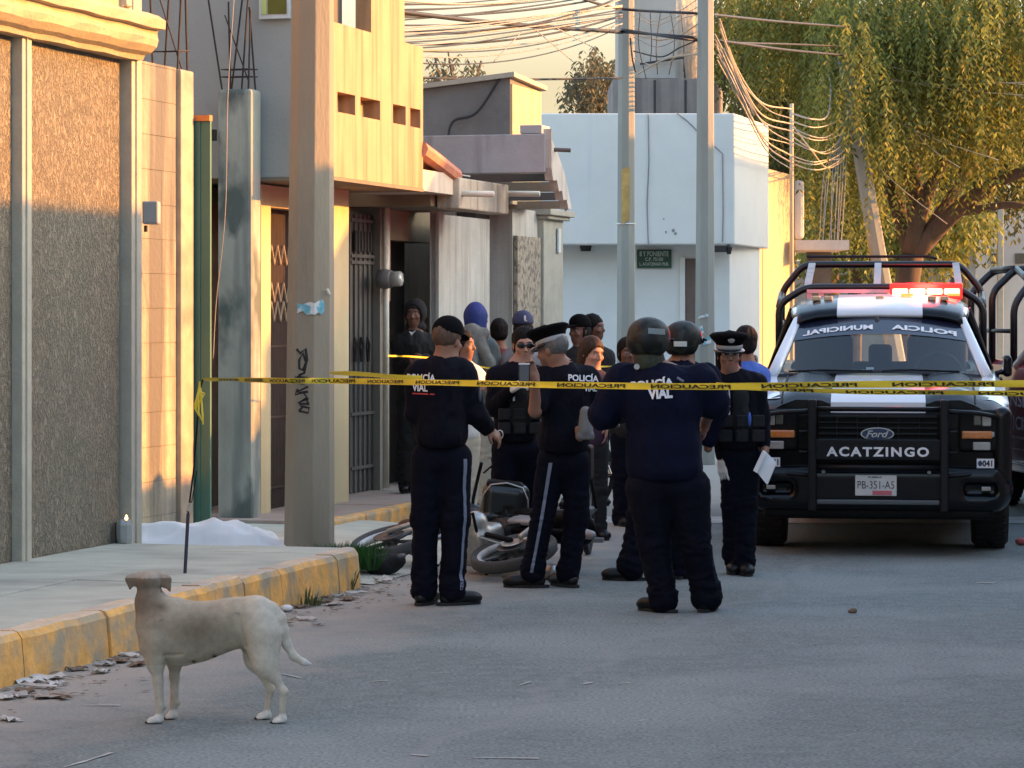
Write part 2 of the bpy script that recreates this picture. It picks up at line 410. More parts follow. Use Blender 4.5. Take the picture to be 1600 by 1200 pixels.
m_earth = M('dry_earth', (0.25, 0.21, 0.16), 0.95, var=0.2, scale=1.0, bump=0.3)
m_conc = M('pavement_concrete', (0.47, 0.465, 0.38), 0.9, var=0.12, scale=2.5, bump=0.25, bscale=60, col2=(0.25, 0.235, 0.21), c2lo=0.5, c2hi=0.8, c2scale=1.2, stretch=(1, 1.6, 1))
m_pink = M('pink_paving', (0.36, 0.27, 0.22), 0.9, var=0.18, scale=3, bump=0.3, col2=(0.30, 0.28, 0.24), c2lo=0.5, c2hi=0.7, c2scale=3)
m_kerb = M('kerb_paint', (0.84, 0.43, 0.11), 0.85, var=0.22, scale=7, bump=0.4, bscale=30, col2=(0.42, 0.33, 0.21), c2lo=0.43, c2hi=0.62, c2scale=4.5, streak=((0.30, 0.24, 0.15), 0.56, 0.76, 6))
m_kerbtop = M('kerb_top_worn', (0.62, 0.47, 0.32), 0.9, var=0.18, scale=6, bump=0.4, bscale=30, col2=(0.44, 0.40, 0.34), c2lo=0.45, c2hi=0.7, c2scale=2.5)
m_white_line = M('road_paint', (0.42, 0.41, 0.39), 0.8, var=0.25, scale=5)

# ------------------------------------------------------------------ ground, road, pavements, kerbs
mk('ground', [(-400, -200, -0.03), (400, -200, -0.03), (400, 900, -0.03), (-400, 900, -0.03)], [(0, 1, 2, 3)], m_earth, local=True)['kind'] = 'structure'
mk('road', [(-60, -40, 0), (60, -40, 0), (60, 62, 0), (-60, 62, 0)], [(0, 1, 2, 3)], m_asph, local=True)['kind'] = 'structure'
KB = 1.747; AE = -0.12; SWZ = 0.24
mb = MB()
def sw_z(a, b): return SWZ - 0.012 * math.sin(a * 3.1) * 0.5
edges = [-30 + 1.05 * i for i in range(29)]; edges = [e for e in edges if e < AE - 0.4] + [AE]
for i in range(len(edges) - 1):
    a0, a1 = edges[i] + 0.006, edges[i + 1] - 0.006
    for (b0, b1) in ((-0.06, 0.82), (0.832, KB - 0.16)):
        dz = random.uniform(-0.004, 0.003)
        mb.box((a0, b0, 0.0), (a1, b1, SWZ + dz), T=W)
o = mb.build('pavement', m_conc, local=False, bevel=0.006); tag(o, kind='structure')
mb = MB()
e = -30.0; k = 0
while e < AE - 0.05:
    e2 = min(e + random.choice((0.95, 1.0, 1.35, 0.6)), AE)
    if AE - e2 < 0.45: e2 = AE
    o0 = random.uniform(-0.008, 0.010); bt = KB + o0; z1 = SWZ + random.uniform(0.0, 0.012); bb = KB + 0.012 + o0
    a0, a1 = e + 0.006, e2 - 0.006; i0 = KB - 0.155
    n = 5
    vs = []; fs = []; mi = []
    prof = [(bb, -0.02), (bb - 0.002, 0.06), (bt - 0.004, z1 - 0.035), (bt - 0.028, z1 - 0.004), (bt - 0.05, z1 + 0.002), (i0, z1)]
    nseg = 6; rr = random.Random(k)
    for s in range(nseg + 1):
        aa = a0 + (a1 - a0) * s / nseg; j = rr.uniform(-0.005, 0.005); jz = rr.uniform(-0.005, 0.004)
        if e2 == AE: # rounded street corner
            q = max(0, (aa - (AE - 0.30)) / 0.30); rnd = 0.22 * (1 - math.sqrt(max(0, 1 - q * q)))
        else: rnd = 0
        for (pb, pz) in prof:
            bx = pb + j - (rnd if pb > i0 + 0.02 else 0)
            vs.append(W(aa, max(bx, i0), pz + (jz if pz > 0.1 else 0)))
    m_ = len(prof); n0 = len(mb.v); mb.v.extend(vs)
    for s in range(nseg):
        for q in range(m_ - 1):
            mb.f.append((n0 + s * m_ + q, n0 + (s + 1) * m_ + q, n0 + (s + 1) * m_ + q + 1, n0 + s * m_ + q + 1)); mb.mi.append(0 if q < 3 else 1)
    bot = len(mb.v)
    mb.f.append(tuple(n0 + q for q in range(m_))); mb.mi.append(0)
    mb.v.extend([W(a0, i0, -0.02), W(a1, i0, -0.02)])
    mb.f.append((n0 + m_ - 1, n0, bot)); mb.mi.append(0)
    mb.f.append(tuple(n0 + nseg * m_ + q for q in range(m_))[::-1] + ()); mb.mi.append(0)
    mb.f.append((n0 + nseg * m_, n0 + nseg * m_ + m_ - 1, bot + 1)); mb.mi.append(0)
    e = e2; k += 1
o = mk('kerb', mb.v, mb.f, None, mats=[m_kerb, m_kerbtop], fmat=mb.mi); tag(o, kind='structure')
# driveway apron behind the end of the raised pavement, then the low second pavement
AP = 0.09
V = []; Fc = []; na = 14; nb = 10
a_list = np.linspace(AE - 0.02, 4.2, na); b_list = np.linspace(-1.6, KB + 0.02, nb)
for a in a_list:
    for b in b_list:
        z = AP if b < 0.3 else AP * max(0, 1 - (b - 0.3) / (KB - 0.3))
        V.append(W(a, b, z + 0.006))
for i in range(na - 1):
    for j in range(nb - 1): Fc.append((i * nb + j, (i + 1) * nb + j, (i + 1) * nb + j + 1, i * nb + j + 1))
tag(mk('driveway', V, Fc, m_conc), kind='structure')
a2 = A(518, 0.15)
mb = MB(); e = a2
while e < 13.4:
    e2 = min(e + 1.0, 13.6)
    mb.box((e + 0.004, -2.2, -0.02), (e2 - 0.004, 0.03, 0.125 + random.uniform(-0.003, 0.003)), T=W); e = e2
tag(mb.build('pavement', m_pink, bevel=0.006), kind='structure')
mb = MB(); e = a2 - 0.02
while e < 13.4:
    e2 = min(e + 0.8, 13.6)
    mb.box((e + 0.004, 0.032, -0.02), (e2 - 0.004, 0.17 + random.uniform(-0.01, 0.01), 0.135 + random.uniform(-0.006, 0.006)), T=W); e = e2
tag(mb.build('kerb', m_kerb, bevel=0.02), kind='structure')
# far kerb / painted line across the junction and the street beyond
mb = MB(); p = [UG(700, 818), UG(1700, 818), UG(1700, 808), UG(700, 808)]
mk('road_marking', [(q[0], q[1], 0.004) for q in p], [(0, 1, 2, 3)], m_white_line)['kind'] = 'structure'
mb = MB(); mb.box((2, 9.0 - 1.6, -0.02), (46, 9.0, 0.14), T=lambda a, b, z: W(a - 30, b, z))
tag(mb.build('pavement', m_conc), kind='structure')

# ------------------------------------------------------------------ stucco house on the left
m_stucco = M('rough_stucco', (0.245, 0.212, 0.155), 0.95, var=0.13, scale=5, bump=0.9, bscale=16, col2=(0.20, 0.175, 0.13), c2lo=0.45, c2hi=0.75, c2scale=14)
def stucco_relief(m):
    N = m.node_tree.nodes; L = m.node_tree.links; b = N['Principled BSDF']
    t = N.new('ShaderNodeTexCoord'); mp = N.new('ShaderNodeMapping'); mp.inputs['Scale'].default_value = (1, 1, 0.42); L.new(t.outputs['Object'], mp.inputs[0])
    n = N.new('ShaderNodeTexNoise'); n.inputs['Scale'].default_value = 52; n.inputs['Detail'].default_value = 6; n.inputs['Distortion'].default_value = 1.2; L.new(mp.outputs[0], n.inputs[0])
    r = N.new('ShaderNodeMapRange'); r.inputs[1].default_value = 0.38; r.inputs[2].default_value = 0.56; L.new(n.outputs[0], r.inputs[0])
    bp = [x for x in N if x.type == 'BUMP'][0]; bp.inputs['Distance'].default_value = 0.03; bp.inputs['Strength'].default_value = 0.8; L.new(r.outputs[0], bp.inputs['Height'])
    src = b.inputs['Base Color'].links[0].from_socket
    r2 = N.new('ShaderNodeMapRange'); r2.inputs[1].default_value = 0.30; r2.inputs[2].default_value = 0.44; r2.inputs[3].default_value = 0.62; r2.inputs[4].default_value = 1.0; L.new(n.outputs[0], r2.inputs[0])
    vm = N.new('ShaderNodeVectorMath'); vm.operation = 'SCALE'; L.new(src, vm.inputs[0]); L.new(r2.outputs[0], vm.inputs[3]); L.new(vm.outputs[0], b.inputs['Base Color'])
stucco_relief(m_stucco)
m_stone = M('pale_trim', (0.38, 0.36, 0.29), 0.85, var=0.12, scale=6, bump=0.2, streak=((0.36, 0.32, 0.26), 0.5, 0.8, 5))
m_trimd = M('plaster_side', (0.36, 0.34, 0.31), 0.9, var=0.1, scale=5)
m_corn = M('cornice_plaster', (0.40, 0.32, 0.19), 0.85, var=0.12, scale=5, bump=0.25, col2=(0.35, 0.28, 0.20), c2lo=0.55, c2hi=0.75, c2scale=4, streak=((0.33, 0.27, 0.20), 0.5, 0.75, 7))
hl = empty('stucco_house', W(-3, -1, 0), label='tan stucco house at the left edge with pale pilasters and a moulded cornice', cat='house')
ZC = 3.50
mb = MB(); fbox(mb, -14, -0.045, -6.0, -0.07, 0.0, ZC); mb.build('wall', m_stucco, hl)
mb = MB(); fbox(mb, -14, -0.045, -6.0, -0.05, ZC + 0.02, 7.6); mb.build('upper_wall', m_corn, hl)
def pilaster(aL, aR, z0, z1, nm='pilaster'):
    m_ = MB(); fbox(m_, aL, aR, -0.5, 0.0, z0, z1); fbox(m_, aL + (aR - aL) * 0.34, aL + (aR - aL) * 0.44, -0.01, 0.012, z0, z1 - 0.003)
    m_.build(nm, m_stone, hl, bevel=0.006)
pilaster(A(35), A(50), 0.0, ZC + 0.01); pilaster(A(206), A(222), 0.0, ZC + 0.01); pilaster(A(35) - 2.2, A(50) - 2.2, 0.0, ZC + 0.01)
pilaster(A(198), A(222), ZC + 0.3, 7.6)
# moulded cornice
prof = [(-0.3, 0.0), (0.035, 0.0), (0.05, 0.03), (0.10, 0.05), (0.145, 0.09), (0.16, 0.135), (0.145, 0.18), (0.15, 0.20), (0.20, 0.205), (0.205, 0.262), (0.16, 0.30), (-0.3, 0.33)]
mb = MB(); aa = [-14] + list(np.linspace(-8, 0.10, 40)); vs = []
for i, a in enumerate(aa):
    for (b, z) in prof:
        jit = 0.006 * math.sin(a * 9 + z * 30) if i else 0
        vs.append(W(a, b + jit, ZC + z + jit * 0.5))
m_ = len(prof); fs = [(i * m_ + q, (i + 1) * m_ + q, (i + 1) * m_ + (q + 1) % m_, i * m_ + (q + 1) % m_) for i in range(len(aa) - 1) for q in range(m_)]
fs += [tuple(range(m_))[::-1], tuple((len(aa) - 1) * m_ + q for q in range(m_))]
mb.add(vs, fs); mb.build('cornice', m_corn, hl)
# loose rubble on the cornice
mb = MB()
for i in range(26):
    a = random.uniform(-2.4, -0.2); b = random.uniform(0.0, 0.14); r = random.uniform(0.01, 0.035)
    c = W(a, b, ZC + 0.31 + r * 0.3); mb.add([(c[0] + r * random.uniform(.6, 1.4) * x, c[1] + r * 1.3 * y, c[2] + r * 0.6 * z) for x, y, z in ((-1, 0, 0), (1, 0, 0), (0, -1, 0), (0, 1, 0), (0, 0, 1), (0, 0, -1))],
           [(0, 2, 4), (2, 1, 4), (1, 3, 4), (3, 0, 4), (2, 0, 5), (1, 2, 5), (3, 1, 5), (0, 3, 5)])
mb.build('loose_plaster', m_corn, hl)

# ------------------------------------------------------------------ grey block wall and its post, teal gate, tall post
m_block = M('weathered_block', (0.42, 0.365, 0.25), 0.95, var=0.22, scale=4, bump=0.4, bscale=18, col2=(0.20, 0.19, 0.18), c2lo=0.50, c2hi=0.72, c2scale=1.6, streak=((0.13, 0.125, 0.11), 0.40, 0.58, 4))
m_postc = M('stained_concrete', (0.34, 0.355, 0.305), 0.95, var=0.18, scale=3, bump=0.35, bscale=14, col2=(0.10, 0.125, 0.115), c2lo=0.50, c2hi=0.60, c2scale=2.6, stretch=(1, 1, 0.5), streak=((0.14, 0.155, 0.15), 0.5, 0.7, 6))
m_postw = M('warm_concrete', (0.42, 0.33, 0.24), 0.95, var=0.18, scale=4, bump=0.35, bscale=14, col2=(0.22, 0.19, 0.16), c2lo=0.50, c2hi=0.70, c2scale=2.2)
m_rebar = M('rusty_rebar', (0.035, 0.025, 0.022), 0.85, var=0.3, scale=20)
bw = empty('block_wall', W(1.8, -0.7, 0), label='stained block garden wall beside the stucco house, lit by the low sun', cat='wall')
ap, aq = A(283, -0.66), A(303, -0.66)
mb = MB(); zt = Zp(103, A(262, -0.7), -0.7); z = 0.0; row = 0
while z < zt - 0.01:
    z1 = min(z + 0.26, zt); a = 0.9 - (0.2 if row % 2 else 0)
    while a < ap:
        a1 = min(a + 0.42, ap)
        fbox(mb, max(a, 0.9) + 0.0015, a1 - 0.0015, -0.9 , -0.70 + random.uniform(-0.0012, 0.0012), z + 0.0015, z1 - 0.0015); a = a1
    z = z1; row += 1
fbox(mb, 0.9, ap, -0.89, -0.708, 0, zt - 0.01)
mb.build('blockwork', m_block, bw)
mb = MB(); fbox(mb, ap, aq, -0.92, -0.66, 0, Zp(108, ap, -0.66)); mb.build('end_post', m_postw, bw, bevel=0.012)
mb = MB(); zt = Zp(108, ap, -0.66)
for i, (bb, aa_, lx, ly) in enumerate([(-0.90, ap + 0.02, -.03, 0), (-0.70, ap + 0.02, .02, .05), (-0.90, aq - 0.02, .05, 0), (-0.70, aq - 0.03, -.01, -.03)]):
    b0 = W(aa_, bb, zt - 0.05); b1 = W(aa_ + ly, bb + lx, zt + 0.75)
    mb.tube([b0, b1], 0.009, 6)
for hz in (0.14,): 
    mb.tube([W(ap + .01, -0.91, zt + hz), W(ap + .01, -0.69, zt + hz), W(aq - .02, -0.69, zt + hz + .02), W(aq - .02, -0.91, zt + hz + .02)], 0.006, 5, closed=True)
mb.tube([W(ap + .02, -0.88, zt + 0.65), W(aq - .02, -0.74, zt - 0.02)], 0.006, 5)
mb.build('rebar', m_rebar, bw)
m_teal = M('teal_sheet', (0.06, 0.155, 0.12), 0.6, var=0.1, scale=3, streak=((0.06, 0.10, 0.04), 0.55, 0.85, 4))
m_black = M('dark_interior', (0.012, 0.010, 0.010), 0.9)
m_orange = M('orange_trim', (0.5, 0.18, 0.05), 0.7)
tg = empty('sheet_gate', W(3.1, -0.8, 0), label='narrow teal sheet metal gate with an orange top rail, between the two bare posts', cat='gate')
g0, g1 = A(304, -0.82), A(327, -0.82)
ag = A(303, -0.66) + .03; dg_ = W(ag, -.8, 0)[1]; bx0 = -1.02; bx1 = ((329 - 800) * dg_ / F - FO[0] - FU[0] * ag) / FN[0]
mb = MB(); n = 6
for i in range(n):
    x0 = bx0 + (bx1 - bx0) * i / n; x1 = bx0 + (bx1 - bx0) * (i + 1) / n
    fbox(mb, ag + (0.010 if i % 2 else 0), ag + .04, x0, x1, 0.10, Zp(190, ag, -.82))
mb.build('panel', m_teal, tg)
mb = MB(); fbox(mb, ag - .01, ag + .05, bx0, bx1 + .003, Zp(190, ag, -.82) + .001, Zp(181, ag, -.82)); mb.build('top_rail', m_orange, tg)
cp = empty('concrete_post', W(3.9, -0.8, 0), label='tall unfinished concrete post with rebar standing out of its top, right of the teal gate', cat='post')
c0, c1 = A(393, -0.60), A(409, -0.60); zt = Zp(138, c0, -.6)
mb = MB(); fbox(mb, c0, c1, -0.90, -0.60, 0.0, zt); mb.build('shaft', m_postc, cp, bevel=0.03)
mb = MB()
for i, (bb, aa_, lx, ly) in enumerate([(-0.86, c0 + 0.03, -.13, 0), (-0.80, c0 + 0.05, -.02, .0), (-0.70, c0 + .03, .05, .03), (-0.64, c0 + 0.03, 0.02, .0), (-0.86, c1 - .03, 0.10, .02), (-0.64, c1 - 0.03, -.05, -.02)]):
    mb.tube([W(aa_, bb, zt - 0.05), W(aa_ + ly, bb + lx, zt + 0.72 + random.uniform(-.1, .1))], 0.008, 6)
for hz in (0.10, 0.16): mb.tube([W(c0 + .02, -0.87, zt + hz), W(c0 + .02, -0.63, zt + hz), W(c1 - .02, -0.63, zt + hz + .01), W(c1 - .02, -0.87, zt + hz + .01)], 0.005, 5, closed=True)
mb.tube([W(c0 + .02, -0.84, zt + 0.60), W(c0 + .02, -0.63, zt + 0.05)], 0.006, 5)
mb.build('rebar', m_rebar, cp)
m_dkmet = M('black_metal', (0.015, 0.013, 0.012), 0.6)
mb = MB(); fbox(mb, c0 - 0.06, c0 + 0.0, -0.99, -0.90, zt - 0.42, zt - 0.33); mb.build('hinge', m_dkmet, cp)
# wires hanging down beside the post
m_wire = M('old_wire', (0.30, 0.28, 0.25), 0.7); m_cable = M('black_cable', (0.02, 0.02, 0.022), 0.6); m_cabel = M('pale_cable', (0.45, 0.38, 0.27), 0.6)
def cable(pts, r, mat, label, group=None, sag=0.0, n=20, cat='cable'):
    P = []; q = [Vector(p) for p in pts]
    if len(q) == 2:
        for i in range(n + 1):
            t = i / n; v = q[0].lerp(q[1], t); v.z -= sag * 4 * t * (1 - t); P.append(v)
    else: # catmull-rom
        q = [q[0] * 2 - q[1]] + q + [q[-1] * 2 - q[-2]]
        for i in range(1, len(q) - 2):
            for k in range(8):
                t = k / 8; a, b, c, d = q[i - 1], q[i], q[i + 1], q[i + 2]
                P.append(0.5 * ((2 * b) + (-a + c) * t + (2 * a - 5 * b + 4 * c - d) * t * t + (-a + 3 * b - 3 * c + d) * t ** 3))
        P.append(q[-2])
    m_ = MB(); m_.tube(P, r, 5); o = m_.build('cable', mat, smooth=True); return tag(o, label, cat, group)
cable([U(366, -10, 21.4), U(356, 150, 21.4), U(352, 330, 21.4), U(338, 470, 21.6), U(333, 560, 21.6)], 0.0035, m_wire, 'thin pale wire hanging down in front of the tall rebar post')

# ------------------------------------------------------------------ house with the balcony
m_cream = M('cream_paint', (0.50, 0.42, 0.25), 0.8, var=0.07, scale=3, bump=0.12, streak=((0.50, 0.36, 0.20), 0.50, 0.82, 5))
m_creamb = M('balcony_paint', (0.40, 0.265, 0.145), 0.8, var=0.08, scale=3, bump=0.12, streak=((0.25, 0.165, 0.09), 0.45, 0.66, 9))
m_sidew = M('grey_plaster', (0.34, 0.345, 0.325), 0.9, var=0.07, scale=2, bump=0.15, col2=(0.29, 0.295, 0.28), c2lo=0.5, c2hi=0.7, c2scale=1.0)
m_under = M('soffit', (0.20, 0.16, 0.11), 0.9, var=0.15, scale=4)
m_dgate = M('dark_grille', (0.06, 0.035, 0.025), 0.6, var=0.2)
m_pgate = M('pale_scroll', (0.45, 0.36, 0.25), 0.6)
m_grey_d = M('grey_door', (0.115, 0.11, 0.10), 0.7, var=0.12, scale=6, streak=((0.06, 0.055, 0.05), 0.5, 0.8, 8))
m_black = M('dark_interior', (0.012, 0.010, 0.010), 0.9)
m_glass_d = M('dark_glass', (0.05, 0.06, 0.05), 0.15, spec=0.6)
m_pvc = M('pvc_pipe', (0.62, 0.58, 0.48), 0.5, var=0.1)
hb = empty('balcony_house', W(5, -1, 0), label='cream two storey house with a walled balcony jutting out over its gates', cat='house')
ab0 = A(521, 0.0); ab1 = A(661, 0.0); zb = 2.895
zpar = Zp(34, ab0); aw = A(580, 0.0); ax = A(632, 0.0)
mb = MB()   # side and core of upper floor
fbox(mb, ab0, ab0 + 0.16, -7.0, -0.14, zb, 7.5)
fbox(mb, ab0 + 0.16, ax, -7.0, -1.2, zb, 7.5)
mb.build('side_wall', m_sidew, hb)
# street face of the balcony, with four slots and the window notch
t_ = 0.14
slots = [(527, 555, 143, 174), (563, 594, 150, 182), (614, 634, 160, 191), (641, 657, 167, 195)]
sl = []
for (x0, x1, y0, y1) in slots:
    s0, s1 = A(x0), A(x1); zt_ = Zp((y0), s0); sl.append((s0, s1))
zs1 = Zp(143, A(527)); zs0 = zs1 - 0.165
mb = MB()
fbox(mb, ab0, ab1, -t_, 0.0, zb, zs0)
cur = ab0
for (s0, s1) in sl:
    fbox(mb, cur, s0, -t_, 0.0, zs0, zs1); cur = s1
fbox(mb, cur, ab1, -t_, 0.0, zs0, zs1)
fbox(mb, ab0, ab1, -t_, 0.0, zs1, zpar)
fbox(mb, aw, ax, -t_, 0.0, zpar, 7.5)
fbox(mb, ab0, aw, -t_, 0.0, 5.9, 7.5)
fbox(mb, ab0 + 0.16, ab1, -1.2, -t_ - 0.30, zb, zb + 0.02)
for (s0, s1) in sl:   # slot backs, closed by the inner leaf
    fbox(mb, s0 - 0.05, s1 + 0.05, -t_ - 0.05, -t_, zs0 - 0.05, zs1 + 0.05)
mb.build('balcony_wall', m_creamb, hb)
mb = MB(); fbox(mb, ab0 + 0.162, aw - 0.002, -0.30, -0.26, zpar - .3, 5.9); f_ = mb.build('window', m_grey_d, hb)
mb = MB(); fbox(mb, ab0 + 0.18, ab0 + 0.18 + (aw - ab0) * .38, -0.258, -0.255, zpar - .2, 5.8); mb.build('pane', M('sky_glass', (0.35, 0.34, 0.30), 0.08, metal=0.6), f_)
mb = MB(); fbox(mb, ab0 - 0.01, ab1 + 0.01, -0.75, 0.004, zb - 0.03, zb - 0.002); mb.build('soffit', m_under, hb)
# side window on the grey side wall, its green-yellow reflection painted as panes
wx0, wx1 = -1.56 - 0.75, -1.56 - 0.45
def sbox(mb, px0, px1, py0, py1, a0, a1):
    """box on a face that looks at the camera: pixel rectangle at depth of a0"""
    d = W(a0, -0.5, 0)[1]
    X0 = (px0 - 800) * d / F; X1 = (px1 - 800) * d / F
    b0 = (X0 - FO[0] - FU[0] * a0) / FN[0]; b1 = (X1 - FO[0] - FU[0] * a0) / FN[0]
    mb.box((a0, b0, CH - (py1 - HY) * d / F), (a1, b1, CH - (py0 - HY) * d / F), T=W)
mb = MB(); sbox(mb, 404, 452, -60, 29, ab0 - 0.05, ab0 + 0.02); f_ = mb.build('window_frame', M('white_frame', (0.6, 0.62, 0.62), 0.5), hb)
mb = MB(); sbox(mb, 418, 448, -56, 22, ab0 - 0.056, ab0 - 0.051); mb.build('pane', M('green_glass', (0.06, 0.10, 0.02), 0.1, spec=0.8), f_)
mb = MB(); sbox(mb, 408, 416, -56, 22, ab0 - 0.058, ab0 - 0.051); mb.build('pane', M('curtain_yellow', (0.55, 0.6, 0.2), 0.5), f_)
# ground floor of this house
BF = -0.70
mb = MB()
p0, p1 = A(408, BF), A(423, BF)
fbox(mb, p0, p1, -1.0, BF, 0.0, Zp(288, p0, BF))
r0, r1 = A(508, BF + .16), A(545, BF + .16)
fbox(mb, p1, r0, -1.0, BF - 0.01, Zp(322, p0, BF), Zp(288, p0, BF))
fbox(mb, r0, r1, -1.0, BF + 0.16, 0.0, zb - 0.03)
mb.build('front_wall', m_cream, hb)
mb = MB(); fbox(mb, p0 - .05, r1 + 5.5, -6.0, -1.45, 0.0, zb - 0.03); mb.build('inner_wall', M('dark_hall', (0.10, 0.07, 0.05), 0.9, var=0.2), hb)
# wrought iron gate
mb = MB(); gz = Zp(322, p0, BF)
for i in range(26):
    a = p1 + (r0 - p1) * (i + 0.5) / 26
    mb.tube([W(a, -0.86, 0.12), W(a, -0.86, gz)], 0.009, 5)
for z in (0.3, 0.9, 1.5): mb.tube([W(p1, -0.86, z), W(r0, -0.86, z)], 0.013, 5)
gt = mb.build('gate', m_dgate, hb)
mb = MB(); ch = 6; wdt = (r0 - p1) / ch
for z0 in (1.72, 1.88, 2.2):
    P = []
    for i in range(ch * 2 + 1):
        P.append(W(p1 + wdt * i / 2, -0.84, z0 + (0.16 if i % 2 else 0)))
    mb.tube(P, 0.011, 5)
mb.build('chevron_bars', m_pgate, gt)
# grey double gate beside the pillar
q0, q1 = A(545, -0.88), A(581, -0.88)
mb = MB(); zz = 0.13
fbox(mb, q0, q1, -0.92, -0.88, zz, 2.7)
n = 5
for i in range(n + 1):
    a = q0 + (q1 - q0) * i / n; fbox(mb, a - 0.012, a + 0.012, -0.878, -0.862, zz, 2.7)
for py in (346, 402, 412, 650, 735): 
    z = Zp(py, q0, -.88); fbox(mb, q0, q1, -0.860, -0.850, z, z + 0.03)
dg = mb.build('door', m_grey_d, hb)
mb = MB(); fbox(mb, q0 + .08, q1 - .1, -0.861, -0.849, Zp(392, q0, -.88) , Zp(360, q0, -.88)); w_ = mb.build('window', m_black, dg)
mb = MB()
for i in range(6):
    a = q0 + .1 + (q1 - q0 - .22) * i / 5; fbox(mb, a - 0.007, a + 0.007, -0.848, -0.840, Zp(392, q0, -.88), Zp(360, q0, -.88))
mb.build('grille', m_grey_d, dg)
# graffiti loops on the grey gate
mb = MB()
for px in (553, 563, 573):
    a = A(px, -.85); z0, z1 = Zp(565, a, -.85), Zp(528, a, -.85)
    P = [W(a, -0.842, z0), W(a - 0.03, -0.842, z0 + (z1 - z0) * .6), W(a, -0.842, z1), W(a + 0.05, -0.842, z0 + (z1 - z0) * .7), W(a + 0.02, -0.842, z0)]
    mb.tube(P, 0.012, 4)
mb.build('graffiti', m_black, dg)
# plain wall between gate and doorway, lintel, doorway
s0, s1 = q1 + .002, A(600, -0.80)
mb = MB(); fbox(mb, s0, s1, -1.2, -0.80, 0.1, zb - .04); mb.build('front_wall', M('grey_render', (0.21, 0.20, 0.175), 0.9, var=0.15, scale=5, streak=((0.2, 0.18, 0.15), .5, .8, 6)), hb)
d0, d1 = s1 + .002, A(680, -0.86)
mb = MB(); fbox(mb, d0, d1, -1.2, -0.86, Zp(377, A(640, -.86), -.86), zb + 0.25); mb.build('lintel', M('lintel_paint', (0.30, 0.25, 0.17), 0.85, var=.1), hb)
mb = MB(); am = A(641, -1.0); fbox(mb, d0, am, -1.12, -1.06, 0.12, Zp(376, A(640, -.86), -.86)); mb.build('door', M('brown_door', (0.06, 0.047, 0.04), 0.7, var=.2, streak=((0.07, .05, .04), .5, .7, 8)), hb)
mb = MB(); fbox(mb, am + .002, d1 - .002, -1.44, -1.40, 0.12, 2.6); mb.build('doorway', m_black, hb)  # near-black panel stands in for the unlit room inside
# tiled canopy end beyond the balcony
k0, k1 = ab1 + .003, A(712, 0.0)
mb = MB(); zt1 = Zp(262, k0); fbox(mb, k0, k1, -0.7, 0.0, zb - .02, zb + 0.17); mb.build('canopy_slab', M('canopy_white', (0.60, 0.52, 0.40), .8, var=.1, streak=((0.4, .32, .22), .5, .8, 6)), hb)
mb = MB()
for i in range(5):
    b = -0.62 + i * 0.15
    P = [W(k0 - 0.02, b, zb + 0.43 - 0.02 * i), W(k0 + (k1 - k0) * .5, b, zb + 0.34 - 0.02 * i), W(k1 + 0.04, b, zb + 0.20 - .01 * i)]
    mb.tube(P, 0.075, 8)
mb.build('roof_tiles', M('clay_tile', (0.48, 0.20, 0.12), 0.85, var=0.2, scale=8), hb)

# ------------------------------------------------------------------ pipes and electricity meters
mp_ = empty('electricity_meter', W(A(606, -.7), -.7, 0), label='round glass electricity meter on the white conduit by the dark doorway', cat='meter')
mb = MB(); am_ = A(603, -0.72); mb.tube([W(am_, -0.72, 0.15), W(am_, -0.72, zb - 0.05)], 0.030, 8); mb.tube([W(am_ + .13, -0.74, 1.9), W(am_ + .13, -0.74, zb - 0.05)], 0.018, 8)
mb.build('conduit', m_pvc, mp_, smooth=True)
mc = W(A(612, -0.62), -0.62, Zp(436, A(612, -.62), -.62))
mb = MB(); Tm = lambda x, y, z: (mc[0] + x * FN[0] + y * FU[0], mc[1] + x * FN[1] + y * FU[1], mc[2] + z)
mb.lathe([(0.0, -0.14), (0.085, -0.13), (0.095, -0.06), (0.085, -0.02), (0.08, -0.0)], axis='x', n=20, T=Tm); mb.build('housing', M('meter_grey', (0.14, 0.14, 0.14), .6), mp_, smooth=True)
mb = MB(); mb.lathe([(0.072, 0.0), (0.072, 0.08), (0.06, 0.10), (0.0, 0.105)], axis='x', n=20, T=Tm); mb.build('glass_cover', M('meter_glass', (0.35, 0.36, 0.34), .15, spec=.8), mp_, smooth=True)
bx = empty('meter_box', W(0.1, 0, 2.4), label='small grey meter box on the corner of the stucco house', cat='box')
mb = MB(); aB = A(223, -0.3)
sb0 = 0.0
d = 20.6; X0 = (222 - 800) * d / F; X1 = (247 - 800) * d / F
mb.box((X0, d, CH - (350 - HY) * d / F), (X1, d + 0.16, CH - (314 - HY) * d / F)); mb.build('housing', M('meter_box_grey', (0.30, 0.31, 0.31), .6, var=.1), bx, bevel=0.012)
mb = MB(); mb.tube([(X0 + .02, d + .05, CH - (352 - HY) * d / F), (X0 + .02, d + .05, CH - (362 - HY) * d / F)], .014, 6); mb.build('cable_gland', m_dkmet, bx)

